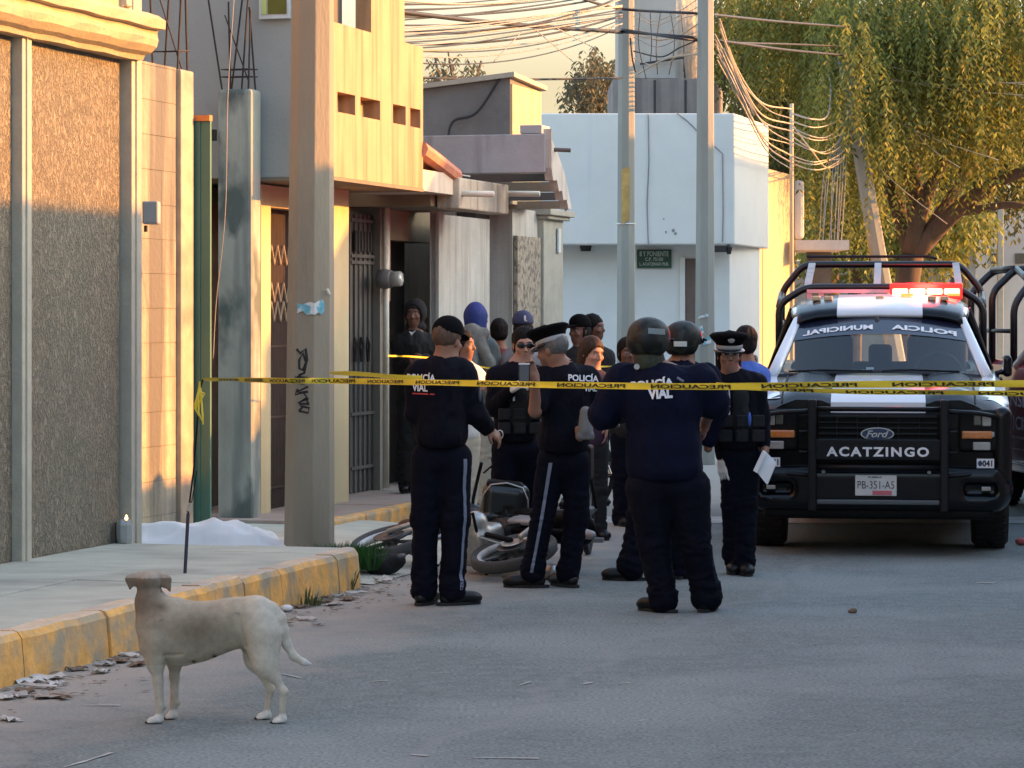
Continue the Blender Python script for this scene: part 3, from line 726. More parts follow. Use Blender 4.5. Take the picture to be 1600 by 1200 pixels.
# ------------------------------------------------------------------ low house with the stepped porch roof
m_ww = M('whitewash', (0.50, 0.48, 0.42), 0.9, var=0.12, scale=3, bump=0.2, streak=((0.30, 0.27, 0.22), .48, .75, 9))
m_beam = M('beam_concrete', (0.48, 0.42, 0.32), 0.9, var=0.15, scale=5, bump=0.25, streak=((0.24, .2, .15), .5, .7, 8))
m_slab = M('slab_grey', (0.33, 0.345, 0.355), 0.9, var=0.1, scale=3, bump=.15, streak=((0.24, .24, .24), .55, .72, 7))
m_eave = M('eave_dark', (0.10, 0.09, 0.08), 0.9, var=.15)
m_mosa = M('stone_mosaic', (0.34, 0.29, 0.21), 0.9, var=0.3, scale=18, bump=0.8, bscale=20, col2=(0.15, 0.125, 0.10), c2lo=0.5, c2hi=0.62, c2scale=16)
lh = empty('porch_house', W(9, -1, 0), label='low weathered house with a stepped porch roof and a stone faced wall', cat='house')
w0, w1 = A(681, -0.55), A(765, -0.55); zw = Zp(334, w0, -.55)
mb = MB(); fbox(mb, w0, w1, -0.60, -0.55, 0.1, zw); fbox(mb, w0, w0 + .12, -0.61, -0.52, 0.1, zw + .03)
mb.build('front_wall', m_ww, lh)
g0, g1 = w1 + .002, A(786, -0.55); mb = MB(); fbox(mb, g0, g1, -0.9, -0.70, 0.1, 3.0); mb.build('side_gap', m_eave, lh)  # dark panel stands in for the shade of an open gap
t0, t1 = g1, A(840, -0.45); mb = MB(); fbox(mb, t0, t1, -0.9, -0.45, 0.1, Zp(330, t1, -.45)); mb.build('wall', m_ww, lh)
mb = MB(); fbox(mb, t0 + .03, t1 - .06, -0.44, -0.40, 0.1, Zp(368, t0, -.42)); mb.build('stone_facing', m_mosa, lh)
e0, e1 = t1 + .002, A(880, -0.38); mb = MB(); fbox(mb, e0, e1, -3.0, -0.38, 0.1, Zp(336, e0, -.38))
mb.build('pilaster', m_stone, lh, bevel=.01)
mb = MB(); fbox(mb, e0 - .08, e1 + .14, -2.0, -0.28, Zp(336, e0, -.38), Zp(326, e0, -.38)); fbox(mb, e0 - .03, e1 + .08, -2.0, -0.32, Zp(342, e0, -.38), Zp(336, e0, -.38) - .001); mb.build('capital', m_stone, lh, bevel=.01)
mb = MB(); fbox(mb, e1 - .3, e1 - .2, -0.37, -0.35, Zp(395, e1, -.38), Zp(358, e1, -.38)); mb.build('house_number_plate', M('plate_pale', (0.55, .58, .55), .6), lh)
mb = MB(); fbox(mb, w1 - .1, e1 - 0.05, -6, -0.91, 0.05, zb + .1); mb.build('inner_wall', m_ww, lh)
b0_, b1_ = A(718, 0.06), A(795, 0.06); mb = MB(); fbox(mb, b0_, b1_, -0.16, 0.06, Zp(326, b0_, .06), Zp(277, b0_, .06)); mb.build('roof_beam', m_beam, lh, bevel=.015)
mb = MB(); fbox(mb, b0_ - .12, b1_ - .1, -1.1, -0.18, Zp(322, b0_, .06), Zp(277, b0_, .06) - .03); mb.build('porch_soffit', m_under, lh)
mb = MB()
for px in (722, 796):
    a = A(px, .06); z = Zp(302, a, .06)
    mb.tube([W(a, -.1, z), W(a + .02, 0.36, z - .01)], .028, 8)
mb.build('drain_spout', m_pvc, lh, smooth=True)
# grey slab, dark boards, curved white verge
aS = 8.3
def cam_box(mb, px0, px1, py0, py1, a0, th):
    sbox(mb, px0, px1, py0, py1, a0, a0 + th)
bS_ = .3
mb = MB(); cam_box(mb, 655, 851, 212, 272, aS, 0.16); cam_box(mb, 812, 846, 198, 211.5, aS + .06, .3); mb.build('parapet', m_slab, lh, bevel=.008)
for i, (x1, y0, y1) in enumerate([(862, 273, 285), (868, 286, 301), (874, 302, 314), (880, 315, 327)]):
    mb = MB(); cam_box(mb, 735 + 10 * i, x1, y0, y1, aS + .5 + .55 * i, .06); mb.build('roof_board', m_eave if i % 2 == 0 else m_under, lh)
mb = MB(); fbox(mb, aS + .17, e1, -2.0, -.46, Zp(268, aS + .17, .3) , Zp(266, aS + .17, .3)); mb.build('porch_roof', m_slab, lh)
dS = W(aS, 0, 0)[1]; bS = ((851 - 800) * dS / F - FO[0] - FU[0] * aS) / FN[0]
mb = MB()
def vz(px, py): a = A(px, bS); return (a, Zp(py, a, bS))
poly = [vz(846, 200), vz(853, 218), vz(862, 240), vz(872, 268), vz(879, 300), vz(884, 326), vz(879, 327), vz(876, 312), vz(871, 313), vz(869, 298), vz(864, 299), vz(861, 282), vz(855, 282), vz(852, 262)]
poly = [(max(aS + .02, a), z) for a, z in poly]
mb.prism(poly, lambda a, z: W(a, bS - .02, z), lambda a, z: W(a, bS + .06, z)); mb.build('verge', m_ww, lh)
mb = MB(); z_ = CH - (234 - HY) * dS / F; P0 = W(aS + .1, bS, z_); mb.tube([P0, (P0[0] + .22, P0[1], z_ - .01)], .02, 8); mb.build('drain_spout', m_eave, lh)
mb = MB(); a = A(884, bS); q = W(a, bS, Zp(323, a, bS)); mb.tube([(q[0] - .02, q[1], q[2]), (q[0] + .05, q[1], q[2] + .02)], [.05, .02], 8); mb.build('finial', m_stone, lh)
# roof-top room behind
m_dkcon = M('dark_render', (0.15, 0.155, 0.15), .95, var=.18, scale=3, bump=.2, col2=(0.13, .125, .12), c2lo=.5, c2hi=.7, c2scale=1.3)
rb = -0.3; ra = A(797, rb); rc = A(843, rb)
rr_ = empty('rooftop_room', W(ra, rb - 1, 3), label='windowless grey rooftop room behind the porch parapet, its street side in sunlight', cat='building')
mb = MB(); zt = Zp(122, ra, rb); zl = Zp(158, ra, rb)
p = [W(ra, rb - 3.2, 2.9), W(ra, rb, 2.9), W(rc, rb, 2.9), W(rc, rb - 3.2, 2.9), W(ra, rb - 3.2, zl - .1), W(ra, rb, zt), W(rc, rb, zt - .05), W(rc, rb - 3.2, zl - .1)]
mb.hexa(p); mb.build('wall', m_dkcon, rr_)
mb = MB(); p = [W(ra - .1, rb - 3.2, zl - .09), W(ra - .06, rb + .06, zt + .01), W(rc + .1, rb + .06, zt - .04), W(rc + .1, rb - 3.2, zl - .09)]
mb.hexa(p + [(x, y, z + .05) for x, y, z in p]); mb.build('roof', m_stone, rr_)
mb = MB(); fbox(mb, ra + .02, rc, rb + .003, rb + .02, 2.9, zt - .06); mb.build('street_side', M('ochre_render', (0.55, .40, .22), .9, var=.15, streak=((.35, .24, .14), .5, .75, 6)), rr_)  # sunlight on this face painted as a warmer, brighter colour
cable([W(ra - .03, rb - .1, zt), W(ra - .04, rb - .35, zt - .35), W(ra - .04, rb - .6, 3.75), W(ra - .06, rb - .66, 3.5)], .014, m_cable, 'short black cable trailing down the grey rooftop room')

# ------------------------------------------------------------------ white corner house across the junction
m_wh = M('white_paint', (0.60, 0.61, 0.575), 0.8, var=0.05, scale=1.5, bump=.08, col2=(0.56, .59, .60), c2lo=.5, c2hi=.8, c2scale=.7, streak=((.5, .52, .55), .6, .8, 6))
m_wh2 = M('white_paint_lower', (0.60, 0.62, 0.60), 0.8, var=0.04, scale=2)
wh = empty('white_house', U(1000, 600, 42), label='plain white corner house across the junction with an overhanging upper floor', cat='house')
d1, d2 = 41.0, 43.6
cz1 = CH - (382 - HY) * d1 / F; cz2 = CH - (177 - HY) * d1 / F
xl = (790 - 800) * d1 / F; xr = (1148 - 800) * d1 / F; xr2 = (1201 - 800) * d2 / F
mb = MB(); mb.hexa([(xl, d1, cz1), (xr, d1, cz1), (xr2, d2, cz1), (xl, d2 + 3, cz1), (xl, d1, cz2), (xr, d1, cz2), (xr2, d2, cz2), (xl, d2 + 3, cz2)]); mb.build('upper_floor', m_wh, wh, bevel=.02)
mb = MB(); dl = 41.7; xr3 = (1186 - 800) * 43.4 / F
mb.hexa([(xl, dl, 0), (xr - .02, dl, 0), (xr3, 43.3, 0), (xl, 46, 0), (xl, dl, cz1 - .002), (xr - .02, dl, cz1 - .002), (xr3, 43.3, cz1 - .002), (xl, 46, cz1 - .002)]); mb.build('ground_floor', m_wh2, wh)
mb = MB(); mb.tube([(0, 0, 0), (0, 0, 1)], .01) ; mb = MB()
def P41(px, py, dd=0.0): return U(px, py, dl - dd)
q = P41(1062, 402), P41(1070, 560)
mb.box((q[0][0], dl - .06, 0), (q[1][0], dl - .004, q[0][2])); mb.build('door_frame', m_wh, wh)
mb = MB(); q = P41(1071, 404), P41(1100, 560); mb.box((q[0][0], dl - .03, 0), (q[1][0], dl - .003, q[0][2])); mb.build('door', M('door_brown', (.12, .085, .07), .7, var=.2), wh)
mb = MB()
for px, xx in ((1013, 8), ):
    pass
for pts in ([(1013, 178), (1014, 250), (1011, 320), (1013, 382)], [(1057, 176), (1075, 190), (1090, 205)], [(1116, 228), (1129, 240), (1130, 330), (1129, 378)]):
    mb.tube([U(a, b, d1 - .012) for a, b in pts], .008, 5)
mb.build('wall_wiring', M('wiring_grey', (.2, .2, .22), .7), wh)
mb = MB()
for i in range(16):
    px = random.choice([random.uniform(1035, 1080), random.uniform(1150, 1175)]); py = random.uniform(340, 365) if px < 1100 else random.uniform(338, 348)
    q = U(px, py, d1 - .004) if px < 1100 else None
    if q is None: continue
    r = random.uniform(.015, .04); mb.add([(q[0] + r * math.cos(k * 1.05) * random.uniform(.5, 1), d1 - .004, q[2] + r * math.sin(k * 1.05) * random.uniform(.5, 1.2)) for k in range(6)], [tuple(range(6))])
mb.build('paint_chips', M('chip_grey', (.25, .24, .24), .9), wh)
mb = MB(); q0 = U(1117, 384, d1 - .1); mb.box((q0[0], d1 - .15, q0[2] - .09), (q0[0] + .16, d1 - .02, q0[2])); mb.lathe([(.03, 0), (.05, .1), (.03, .14)], c=(q0[0] + .2, d1 - .1, q0[2] - .12), n=10); mb.build('lamp_bracket', m_dkmet, wh)
mb = MB(); q0 = U(915, 383, dl); mb.lathe([(.07, -.09), (.09, 0)], c=(q0[0], dl - .1, q0[2]), n=12); mb.build('lamp', m_dkmet, wh)
sg = empty('street_sign', U(1022, 418, dl), label='small dark green street name sign on the white corner house', cat='sign')
mb = MB(); q0, q1 = P41(995, 419), P41(1049, 390); mb.box((q0[0], dl - .05, q0[2]), (q1[0], dl - .02, q1[2])); mb.build('panel', M('sign_green', (.015, .055, .035), .6, var=.2), sg)
m_signtx = M('sign_lettering', (.35, .42, .36), .7)
for (t, py, hh, ww) in (('8 Y PONIENTE', 396.5, .075, .42), ('C.P. 75150', 405, .05, .26), ('L. ACATZINGO PUE.', 412.5, .045, .42)):
    text_on('lettering', t, U(1022, py, dl - .055), (1, 0, 0), (0, 0, 1), ww, hh, m_signtx, sg, off=.002)

# tower and rooftop block behind the white house
tw = empty('water_tower', U(1050, 170, 50), label='tall grey tower with a sunlit right edge behind the white house', cat='tower')
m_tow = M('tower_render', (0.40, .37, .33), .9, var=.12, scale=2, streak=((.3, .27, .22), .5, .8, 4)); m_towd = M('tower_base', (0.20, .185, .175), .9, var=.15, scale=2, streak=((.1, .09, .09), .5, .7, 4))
dT = 50.0
def tb(mb, px0, px1, px2, py0, py1, dd, d_end):
    x0, x1, x2 = (px0 - 800) * dd / F, (px1 - 800) * dd / F, (px2 - 800) * d_end / F
    z0, z1 = CH - (py1 - HY) * dd / F, CH - (py0 - HY) * dd / F
    mb.hexa([(x0, dd, z0), (x1, dd, z0), (x2, d_end, z0), (x0, d_end, z0), (x0, dd, z1), (x1, dd, z1), (x2, d_end, z1), (x0, d_end, z1)])
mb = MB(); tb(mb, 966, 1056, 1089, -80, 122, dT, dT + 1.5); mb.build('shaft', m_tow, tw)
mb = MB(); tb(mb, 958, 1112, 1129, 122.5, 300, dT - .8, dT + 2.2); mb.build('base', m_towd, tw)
mb = MB()
for px in (1023, 1071): mb.tube([U(px, 125, dT - .81), U(px, 178, dT - .81)], .02, 5)
mb.tube([U(1000, 100, dT - .1), U(1068, 90, dT - .1), U(1070, 124, dT - .1)], .02, 5)
mb.build('downpipe', m_cable, tw)
# sunlit side building right of the white house, its canopy and the white tank
m_yel = M('yellow_wall', (0.46, .38, .26), .85, var=.08, scale=2, streak=((.5, .36, .2), .5, .8, 5))
yh = empty('yellow_building', U(1215, 600, 44), label='narrow yellow rendered building beside the white house, lit by the low sun', cat='building')
mb = MB(); xa, xb = (1178 - 800) * 43.8 / F, (1241 - 800) * 47 / F; z1 = CH - (262 - HY) * 44.5 / F
mb.hexa([(xa, 43.8, 0), (xb, 47, 0), (xb - 2, 50, 0), (xa - 3, 47, 0), (xa, 43.8, z1), (xb, 47, z1), (xb - 2, 50, z1), (xa - 3, 47, z1)]); mb.build('wall', m_yel, yh)
mb = MB(); q = U(1236, 377, 47.0), U(1318, 392, 47.0); mb.box((q[0][0], 46.2, q[1][2]), (q[1][0], 48.5, q[0][2])); mb.build('canopy', M('canopy_pale', (.55, .52, .46), .8, var=.1), yh)
mb = MB(); mb.box((q[0][0], 47.4, 0), (q[0][0] + .1, 47.6, q[1][2])); mb.box((q[1][0] - .5, 47.9, 0), (q[1][0] - .1, 48.1, q[1][2])); mb.build('canopy_post', m_dkcon, yh)
tk = MB(); q = U(1237, 375, 47.3), U(1253, 283, 47.3); tk.box((q[0][0], 46.9, q[0][2]), (q[1][0], 47.5, q[1][2])); tag(tk.build('wall_cabinet', m_wh, bevel=.06), 'tall white rounded cabinet standing on the canopy of the yellow building', 'cabinet')
# pale buildings far right, seen under the tree
m_far = M('far_wall', (0.50, .46, .40), .9, var=.1, scale=.8, col2=(.42, .38, .34), c2lo=.5, c2hi=.7, c2scale=.6)
fb = empty('far_building', U(1650, 600, 72), label='pale far building seen under the tree at the right edge', cat='building')
mb = MB(); d = 72.0; mb.box(((1515 - 800) * d / F, d, 0), ((1900 - 800) * d / F, d + 8, CH - (318 - HY) * d / F)); mb.build('wall', m_far, fb)
for px in (1548, 1586): mb = MB(); mb.box(((px - 800) * d / F, d - .05, CH - (412 - HY) * d / F), ((px + 14 - 800) * d / F, d - .004, CH - (396 - HY) * d / F)); mb.build('window', m_glass_d, fb)
fb = empty('far_building', U(1300, 600, 76), label='low tan far building glimpsed through the roll cage of the black pickup', cat='building')
mb = MB(); d = 76.0; mb.box(((1235 - 800) * d / F, d, 0), ((1500 - 800) * d / F, d + 8, CH - (408 - HY) * d / F)); mb.build('wall', M('far_tan', (.33, .25, .19), .9, var=.2, scale=1), fb)
for px in (1262, 1310, 1352): mb = MB(); mb.box(((px - 800) * d / F, d - .05, CH - (452 - HY) * d / F), ((px + 12 - 800) * d / F, d - .004, CH - (430 - HY) * d / F)); mb.build('window', m_glass_d, fb)
for (px, wd, y0, lab) in ((1559, 9, 322, 'slim pale concrete pillar in front of the far building at the right edge'), (1513, 12, 372, 'grey square gate pillar under the tree at the right')):
    mb = MB(); d = 60.0; x = (px - 800) * d / F; h = wd * d / F; mb.box((x, d, 0), (x + h, d + h, CH - (y0 - HY) * d / F)); tag(mb.build('pillar', m_stone if px == 1559 else m_sidew, bevel=.01), lab, 'pillar')

# ------------------------------------------------------------------ houses on the sunny side of the street, out of frame to the right (unseen; heights, gaps and grey walls set to shape the shade)
def unseen_house(a0, a1, h, lab, col):
    r = empty('street_house', W((a0 + a1) / 2, 9.5, 0), label=lab, cat='house', group='houses across the street out of frame')
    m_ = MB(); fbox(m_, a0, a1, 9.0, 15.0, 0, h); m_.build('wall', M('street_wall_%d' % int(a0 * 10), col, .9, var=.1), r)
    if h > 3.2 and a1 - a0 > 2:
        m_ = MB(); fbox(m_, a0 + .6, a0 + 1.5, 8.97, 8.997, .15, 2.2); m_.build('door', m_grey_d, r)
        m_ = MB(); fbox(m_, a1 - 1.6, a1 - .7, 8.97, 8.997, 1.1, 2.2); m_.build('window', m_glass_d, r)
unseen_house(-34, -12, 5.2, 'grey house across the street, nearest the viewer', (.34, .34, .33))
unseen_house(-11.9, 5.55, 4.93, 'tan house across the street opposite the stucco house', (.36, .36, .34))
unseen_house(5.6, 8.3, 3.12, 'low boundary wall building across the street', (.36, .35, .33))
unseen_house(8.35, 10.9, 3.66, 'small single storey house across the street', (.36, .35, .33))
unseen_house(11.0, 14.35, 5.75, 'rendered house across the street opposite the porch house', (.4, .38, .35))
unseen_house(14.5, 20.2, 6.0, 'grey house across the street near the junction', (.35, .34, .33))
unseen_house(20.3, 20.6, 4.6, 'narrow pier across the street', (.35, .34, .33))
unseen_house(20.8, 29.5, 6.6, 'last house across the street before the junction', (.35, .34, .33))

r = empty('street_house', (0, -48, 0), label='long row of houses closing the street behind the viewer', cat='house', group='houses across the street out of frame')  # added out of view to darken reflections and cut the warm horizon glow
m_ = MB(); m_.box((-30, -54, 0), (30, -48, 7.0)); m_.build('wall', M('street_wall_back', (.30, .30, .30), .9, var=.1), r)
m_ = MB(); m_.box((-4, -47.99, 0), (-3, -47.95, 2.2)); m_.build('door', m_grey_d, r); m_ = MB(); m_.box((1, -47.99, 1), (3, -47.95, 2.3)); m_.build('window', m_glass_d, r)
# ------------------------------------------------------------------ utility poles
m_pole = M('pole_concrete', (0.27, 0.235, 0.175), 0.9, var=0.12, scale=4, bump=0.25, bscale=40, col2=(0.18, 0.15, 0.115), c2lo=.48, c2hi=.75, c2scale=2, stretch=(1, 1, .3))
m_pole2 = M('pole_grey', (0.28, 0.285, 0.25), 0.9, var=0.1, scale=4, bump=0.2, col2=(0.21, 0.215, 0.19), c2lo=.5, c2hi=.75, c2scale=2, stretch=(1, 1, .3))
def pole(name_label, base, top, r0, r1, mat, rot=0.0):
    r = empty('utility_pole', base, label=name_label, cat='utility pole')
    b, t = Vector(base), Vector(top); m_ = MB(); n = 8; vs = []
    for (c, rr) in ((b, r0), (b.lerp(t, .5), (r0 + r1) / 2), (t, r1)):
        for k in range(n):
            an = 2 * math.pi * (k + rot) / n; vs.append((c[0] + rr * math.cos(an), c[1] + rr * math.sin(an), c[2]))
    fs = [(i * n + k, i * n + (k + 1) % n, (i + 1) * n + (k + 1) % n, (i + 1) * n + k) for i in range(2) for k in range(n)]
    fs += [tuple(range(n))[::-1], tuple(2 * n + k for k in range(n))]
    m_.add(vs, fs); m_.build('shaft', mat, r, bevel=.006); return r
dP = 19.95
pb = U(483, 850, dP); big = pole('big octagonal concrete utility pole with black graffiti and a torn blue sticker', (pb[0], dP, 0.02), (U(489, 0, dP)[0] + .03, dP + .02, 9.0), 0.178, 0.108, m_pole, .25)
m_graf = M('graffiti_black', (0.02, .018, .02), .8); m_blue = M('sticker_blue', (0.16, .42, .52), .7, var=.35, scale=14, col2=(.6, .62, .6), c2lo=.5, c2hi=.55, c2scale=14)
def pole_hit(px, py, off=.004, d0=dP, cx=None, r=.17):
    """point on the big pole's surface seen at a pixel"""
    q = U(px, py, d0); z = q[2]; f = max(0, (z) / 9.0); rr = 0.178 + (0.108 - 0.178) * f; c = pb[0] + f * .09
    dx = max(-rr * .92, min(rr * .92, q[0] - c)); 
    # octagon
    best = 1e9
    for k in range(8):
        an = 2 * math.pi * (k + .5 + .25) / 8; ap = rr * math.cos(math.pi / 8)
        nx, ny = math.cos(an), math.sin(an)
        if ny < -0.05:
            y = (ap - nx * dx) / ny
            if -y < best: best = -y
    return Vector((c + dx, dP + .01 - best - off, z))
def pstroke(mbx, pts, r, T=pole_hit): mbx.tube([T(x, y) for x, y in pts], r, 4)
mb = MB()
pstroke(mb, [(466, 545), (472, 552), (480, 545), (482, 562), (476, 578), (470, 575), (470, 562), (476, 552), (481, 566), (478, 582), (469, 586)], .013)
pstroke(mb, [(464, 588), (484, 590), (470, 598), (484, 603), (465, 612), (484, 611)], .013)
pstroke(mb, [(468, 607), (464, 616), (476, 612), (484, 622), (468, 628), (482, 620), (484, 630)], .013)
pstroke(mb, [(470, 641), (476, 634), (486, 636), (484, 644), (470, 641)], .012); pstroke(mb, [(476, 636), (470, 630), (486, 630)], .012)
mb.build('graffiti', m_graf, big)
mb = MB(); n = 13
rows = [(458, 474, 489), (464, 472, 491), (470, 475, 488), (476, 476, 486), (482, 473, 492), (488, 472, 491), (494, 474, 492), (500, 470, 488), (505, 468, 492), (509, 474, 484)]
vs = []; 
for (x, y0, y1) in rows: vs += [pole_hit(x, y0, .016), pole_hit(x, y1, .016)]
mb.add(vs, [(2 * i, 2 * i + 1, 2 * i + 3, 2 * i + 2) for i in range(len(rows) - 1)]); mb.build('sticker', m_blue, big)
mb = MB(); mb.tube([pole_hit(512, 452), pole_hit(516, 460)], .014, 6); mb.build('bolt', m_pvc, big)
# two poles at the junction
p1 = pole('left one of the two straight grey poles, with a faded yellow patch', (U(978, 600, 36)[0], 36, 0), (U(979, -200, 36)[0], 36, 7.6), .128, .095, m_pole2, .3)
mb = MB(); q = U(971, 350, 35.868); q1 = U(984, 260, 35.868); mb.add([(q[0], q[1], q[2]), (q1[0], q[1], q[2] + .05), (q1[0], q[1], q1[2]), (q[0], q[1], q1[2] - .04)], [(0, 1, 2, 3)]); mb.build('paint_patch', M('ochre_patch', (.45, .30, .10), .9, var=.3, scale=6), p1)
mb = MB(); q = U(978, 350, 36); mb.lathe([(.122, -.01), (.124, 0), (.122, .01)], c=(q[0], 36, q[2]), n=8); mb.build('steel_band', M('steel', (.5, .5, .48), .4, metal=.8), p1)
p2 = pole('right one of the two straight grey poles before the white house', (U(1101, 600, 34)[0], 34, 0), (U(1103, -200, 34)[0], 34, 7.4), .128, .09, m_pole2, .3)
mb = MB()
for (x0, x1, y0, y1) in ((1087, 1100, 508, 524), (1098, 1112, 525, 540), (1090, 1108, 490, 498)):
    q, q1 = U(x0, y1, 33.868), U(x1, y0, 33.868); mb.add([(q[0], q[1], q[2]), (q1[0], q[1], q[2] + .03), (q1[0] - .02, q[1], q1[2]), (q[0] + .02, q[1], q1[2] - .03)], [(0, 1, 2, 3)])
mb.build('sticker', m_blue, p2)
pole('leaning concrete pole in front of the pirul tree', (U(1417, 600, 48)[0], 48, 0), (U(1318, 85, 48)[0], 48, CH + 405 * 48 / F), .165, .12, m_pole2, .1)
mb = MB(); dd = 44.5; mb.tube([(U(1237, 0, dd)[0], dd, 0), (U(1237, 0, dd)[0], dd, CH - (162 - HY) * dd / F)], .032, 8); tag(mb.build('mast', m_yel, smooth=True), 'slim yellow mast at the corner of the yellow building carrying looped cables', 'mast')

# ------------------------------------------------------------------ overhead cables
rr = random.Random(5)
gw = 'bundle of thin overhead wires between the balcony and the first pole'
for i in range(19):
    y0 = -18 + i * 5.2 + rr.uniform(-3, 3); y1 = y0 * 0.62 - 26 + rr.uniform(-9, 9) if i < 14 else y0 * .5 + rr.uniform(-8, 4)
    cable([U(560, y0 + 9, 27.0), U(972, y1, 35.8)], rr.choice((.007, .009, .012)), rr.choice((m_cable, m_cable, m_wire)), 'thin overhead wire running from behind the balcony to the left grey pole', gw, sag=rr.uniform(.05, .25))
for i in range(8):
    y0 = 38 + i * 4.5
    cable([U(600, y0 + 8, 27.5), U(740, y0 - 3, 30), U(972, 12 + i * 3.6 - rr.uniform(0, 12), 35.8)], .008, rr.choice((m_cable, m_wire)), 'thin overhead wire running from behind the balcony to the left grey pole', gw)
cable([U(560, 10, 27.0), U(780, 36, 31), U(972, 50, 35.8)], .026, m_cable, 'thick twisted black cable sloping down from the balcony to the left grey pole')
cable([U(972, 50, 35.8), U(1095, 60, 34.2), U(1230, 78, 40), U(1340, 88, 48.5)], .018, m_cable, 'black cable between the two grey poles, the lower of the two near the tower top')
cable([U(890, -8, 33), U(972, 14, 35.8), U(1100, 22, 34.2), U(1220, 34, 40), U(1350, 44, 49)], .018, m_cable, 'black cable crossing both grey poles just below the top of the picture')
cable([U(600, 120, 30), U(800, 124, 33), U(972, 122, 35.8)], .014, m_cable, 'single level black cable above the grey rooftop room')
cable([U(972, 46, 35.8), U(1100, 64, 34.2), U(1260, 70, 44), U(1380, 76, 49)], .016, m_cable, 'black cable running past the right grey pole into the tree')
cable([U(815, 50, 31), U(772, 96, 30.5)], .006, m_wire, 'thin guy wire slanting down to the left against the sky')
cable([U(835, 45, 31), U(895, 96, 34)], .006, m_wire, 'thin guy wire slanting down to the right against the sky')
cable([U(870, 44, 31), U(930, 76, 35)], .006, m_wire, 'short thin wire near the sparse tree top')
# service loops between the two poles
gl = 'tangled service drops between the two grey poles'
for i in range(7):
    y = 10 + i * 13; cable([U(990, y + rr.uniform(-6, 6), 35.9), U(1030 + rr.uniform(-12, 12), y + 18 + rr.uniform(-8, 14), 35.2), U(1062, y - 2 + rr.uniform(-8, 10), 34.7), U(1094, y - 14, 34.1)], rr.choice((.006, .010)), rr.choice((m_cabel, m_wire, m_cable)), 'slack service wire hanging in the tangle between the two grey poles', gl)
for i in range(5):
    x = 1000 + i * 16; cable([U(x, 20, 35.4), U(x + rr.uniform(-8, 8), 70, 35.3), U(x + rr.uniform(-10, 10), 105 + rr.uniform(-20, 20), 35.2)], .006, m_cable, 'slack service wire hanging in the tangle between the two grey poles', gl)
cable([U(985, 60, 35.8), U(988, 90, 35.7), U(993, 113, 35.7)], .012, m_cable, 'black cable ending in a plug beside the left grey pole')
cable([U(992, 118, 35.7), U(1040, 92, 35), U(1094, 84, 34.1)], .012, m_cabel, 'pale cable rising from the left grey pole to the right one')
# drops from the right pole to the mast, and from mast to the leaning pole
gd = 'pale service cables sweeping down from the right grey pole to the mast'
for i in range(9):
    x0, y0 = 1112 + rr.uniform(0, 16), 30 + i * 8; y1 = 172 + i * 11 + rr.uniform(-6, 6)
    cable([U(x0, y0, 34.2), U(1150 + i * 1.5 + rr.uniform(-5, 5), 108 + i * 7, 37.5), U(1192 + rr.uniform(-6, 6), 160 + i * 9.5, 41), U(1236, y1, 44.4)], rr.choice((.009, .013)), rr.choice((m_cabel, m_cabel, m_wire)), 'pale cable sweeping down from the right grey pole to the slim mast', gd)
for i in range(4):
    cable([U(1118 + i * 6, 70 + i * 3, 34.2), U(1145 + 4 * i, 130, 36), U(1168 + 5 * i, 180, 39)], .009, m_wire, 'pale cable sweeping down from the right grey pole to the slim mast', gd)
gp = 'looped cables between the slim mast and the leaning pole'
for i, (y0, ym, y1, x1) in enumerate([(178, 182, 95, 1292), (190, 196, 165, 1322), (200, 214, 172, 1325), (206, 218, 190, 1326), (214, 240, 205, 1328), (250, 252, 214, 1330), (256, 262, 222, 1330), (196, 262, 230, 1330), (222, 236, 182, 1326), (244, 250, 236, 1332)]):
    cable([U(1239, y0, 44.4), U(1268, (y0 + ym) / 2 + 6, 44), U(1292, ym, 46), U((1292 + x1) / 2 + 6, (ym + y1) / 2 + 4, 47), U(x1, y1, 48)], rr.choice((.011, .015)), rr.choice((m_cabel, m_cabel, m_wire)), 'pale cable looping from the slim mast across to the leaning pole', gp)
for i in range(9):
    x = 1328 - i * 4; cable([U(1322, 150 + i * 8, 48), U(x - 6, 260, 47), U(x - 14 + rr.uniform(-6, 6), 390, 46.3)], .008, m_wire, 'thin slack wire dropping from the leaning pole to the canopy', 'thin wires dropping beside the leaning pole')
for i, (x0, y0, x1, y1) in enumerate([(1330, 90, 1600, 132), (1330, 110, 1620, 150), (1328, 215, 1480, 350), (1340, 160, 1560, 250), (1410, 185, 1500, 262), (1335, 120, 1610, 128), (1530, 120, 1640, 160)]):
    cable([U(x0, y0, 48), U((x0 + x1) / 2, (y0 + y1) / 2 + 8, 47.5), U(x1, y1, 47)], .007, m_cabel, 'pale cable crossing in front of the pirul tree to the right', 'cables running right from the leaning pole')

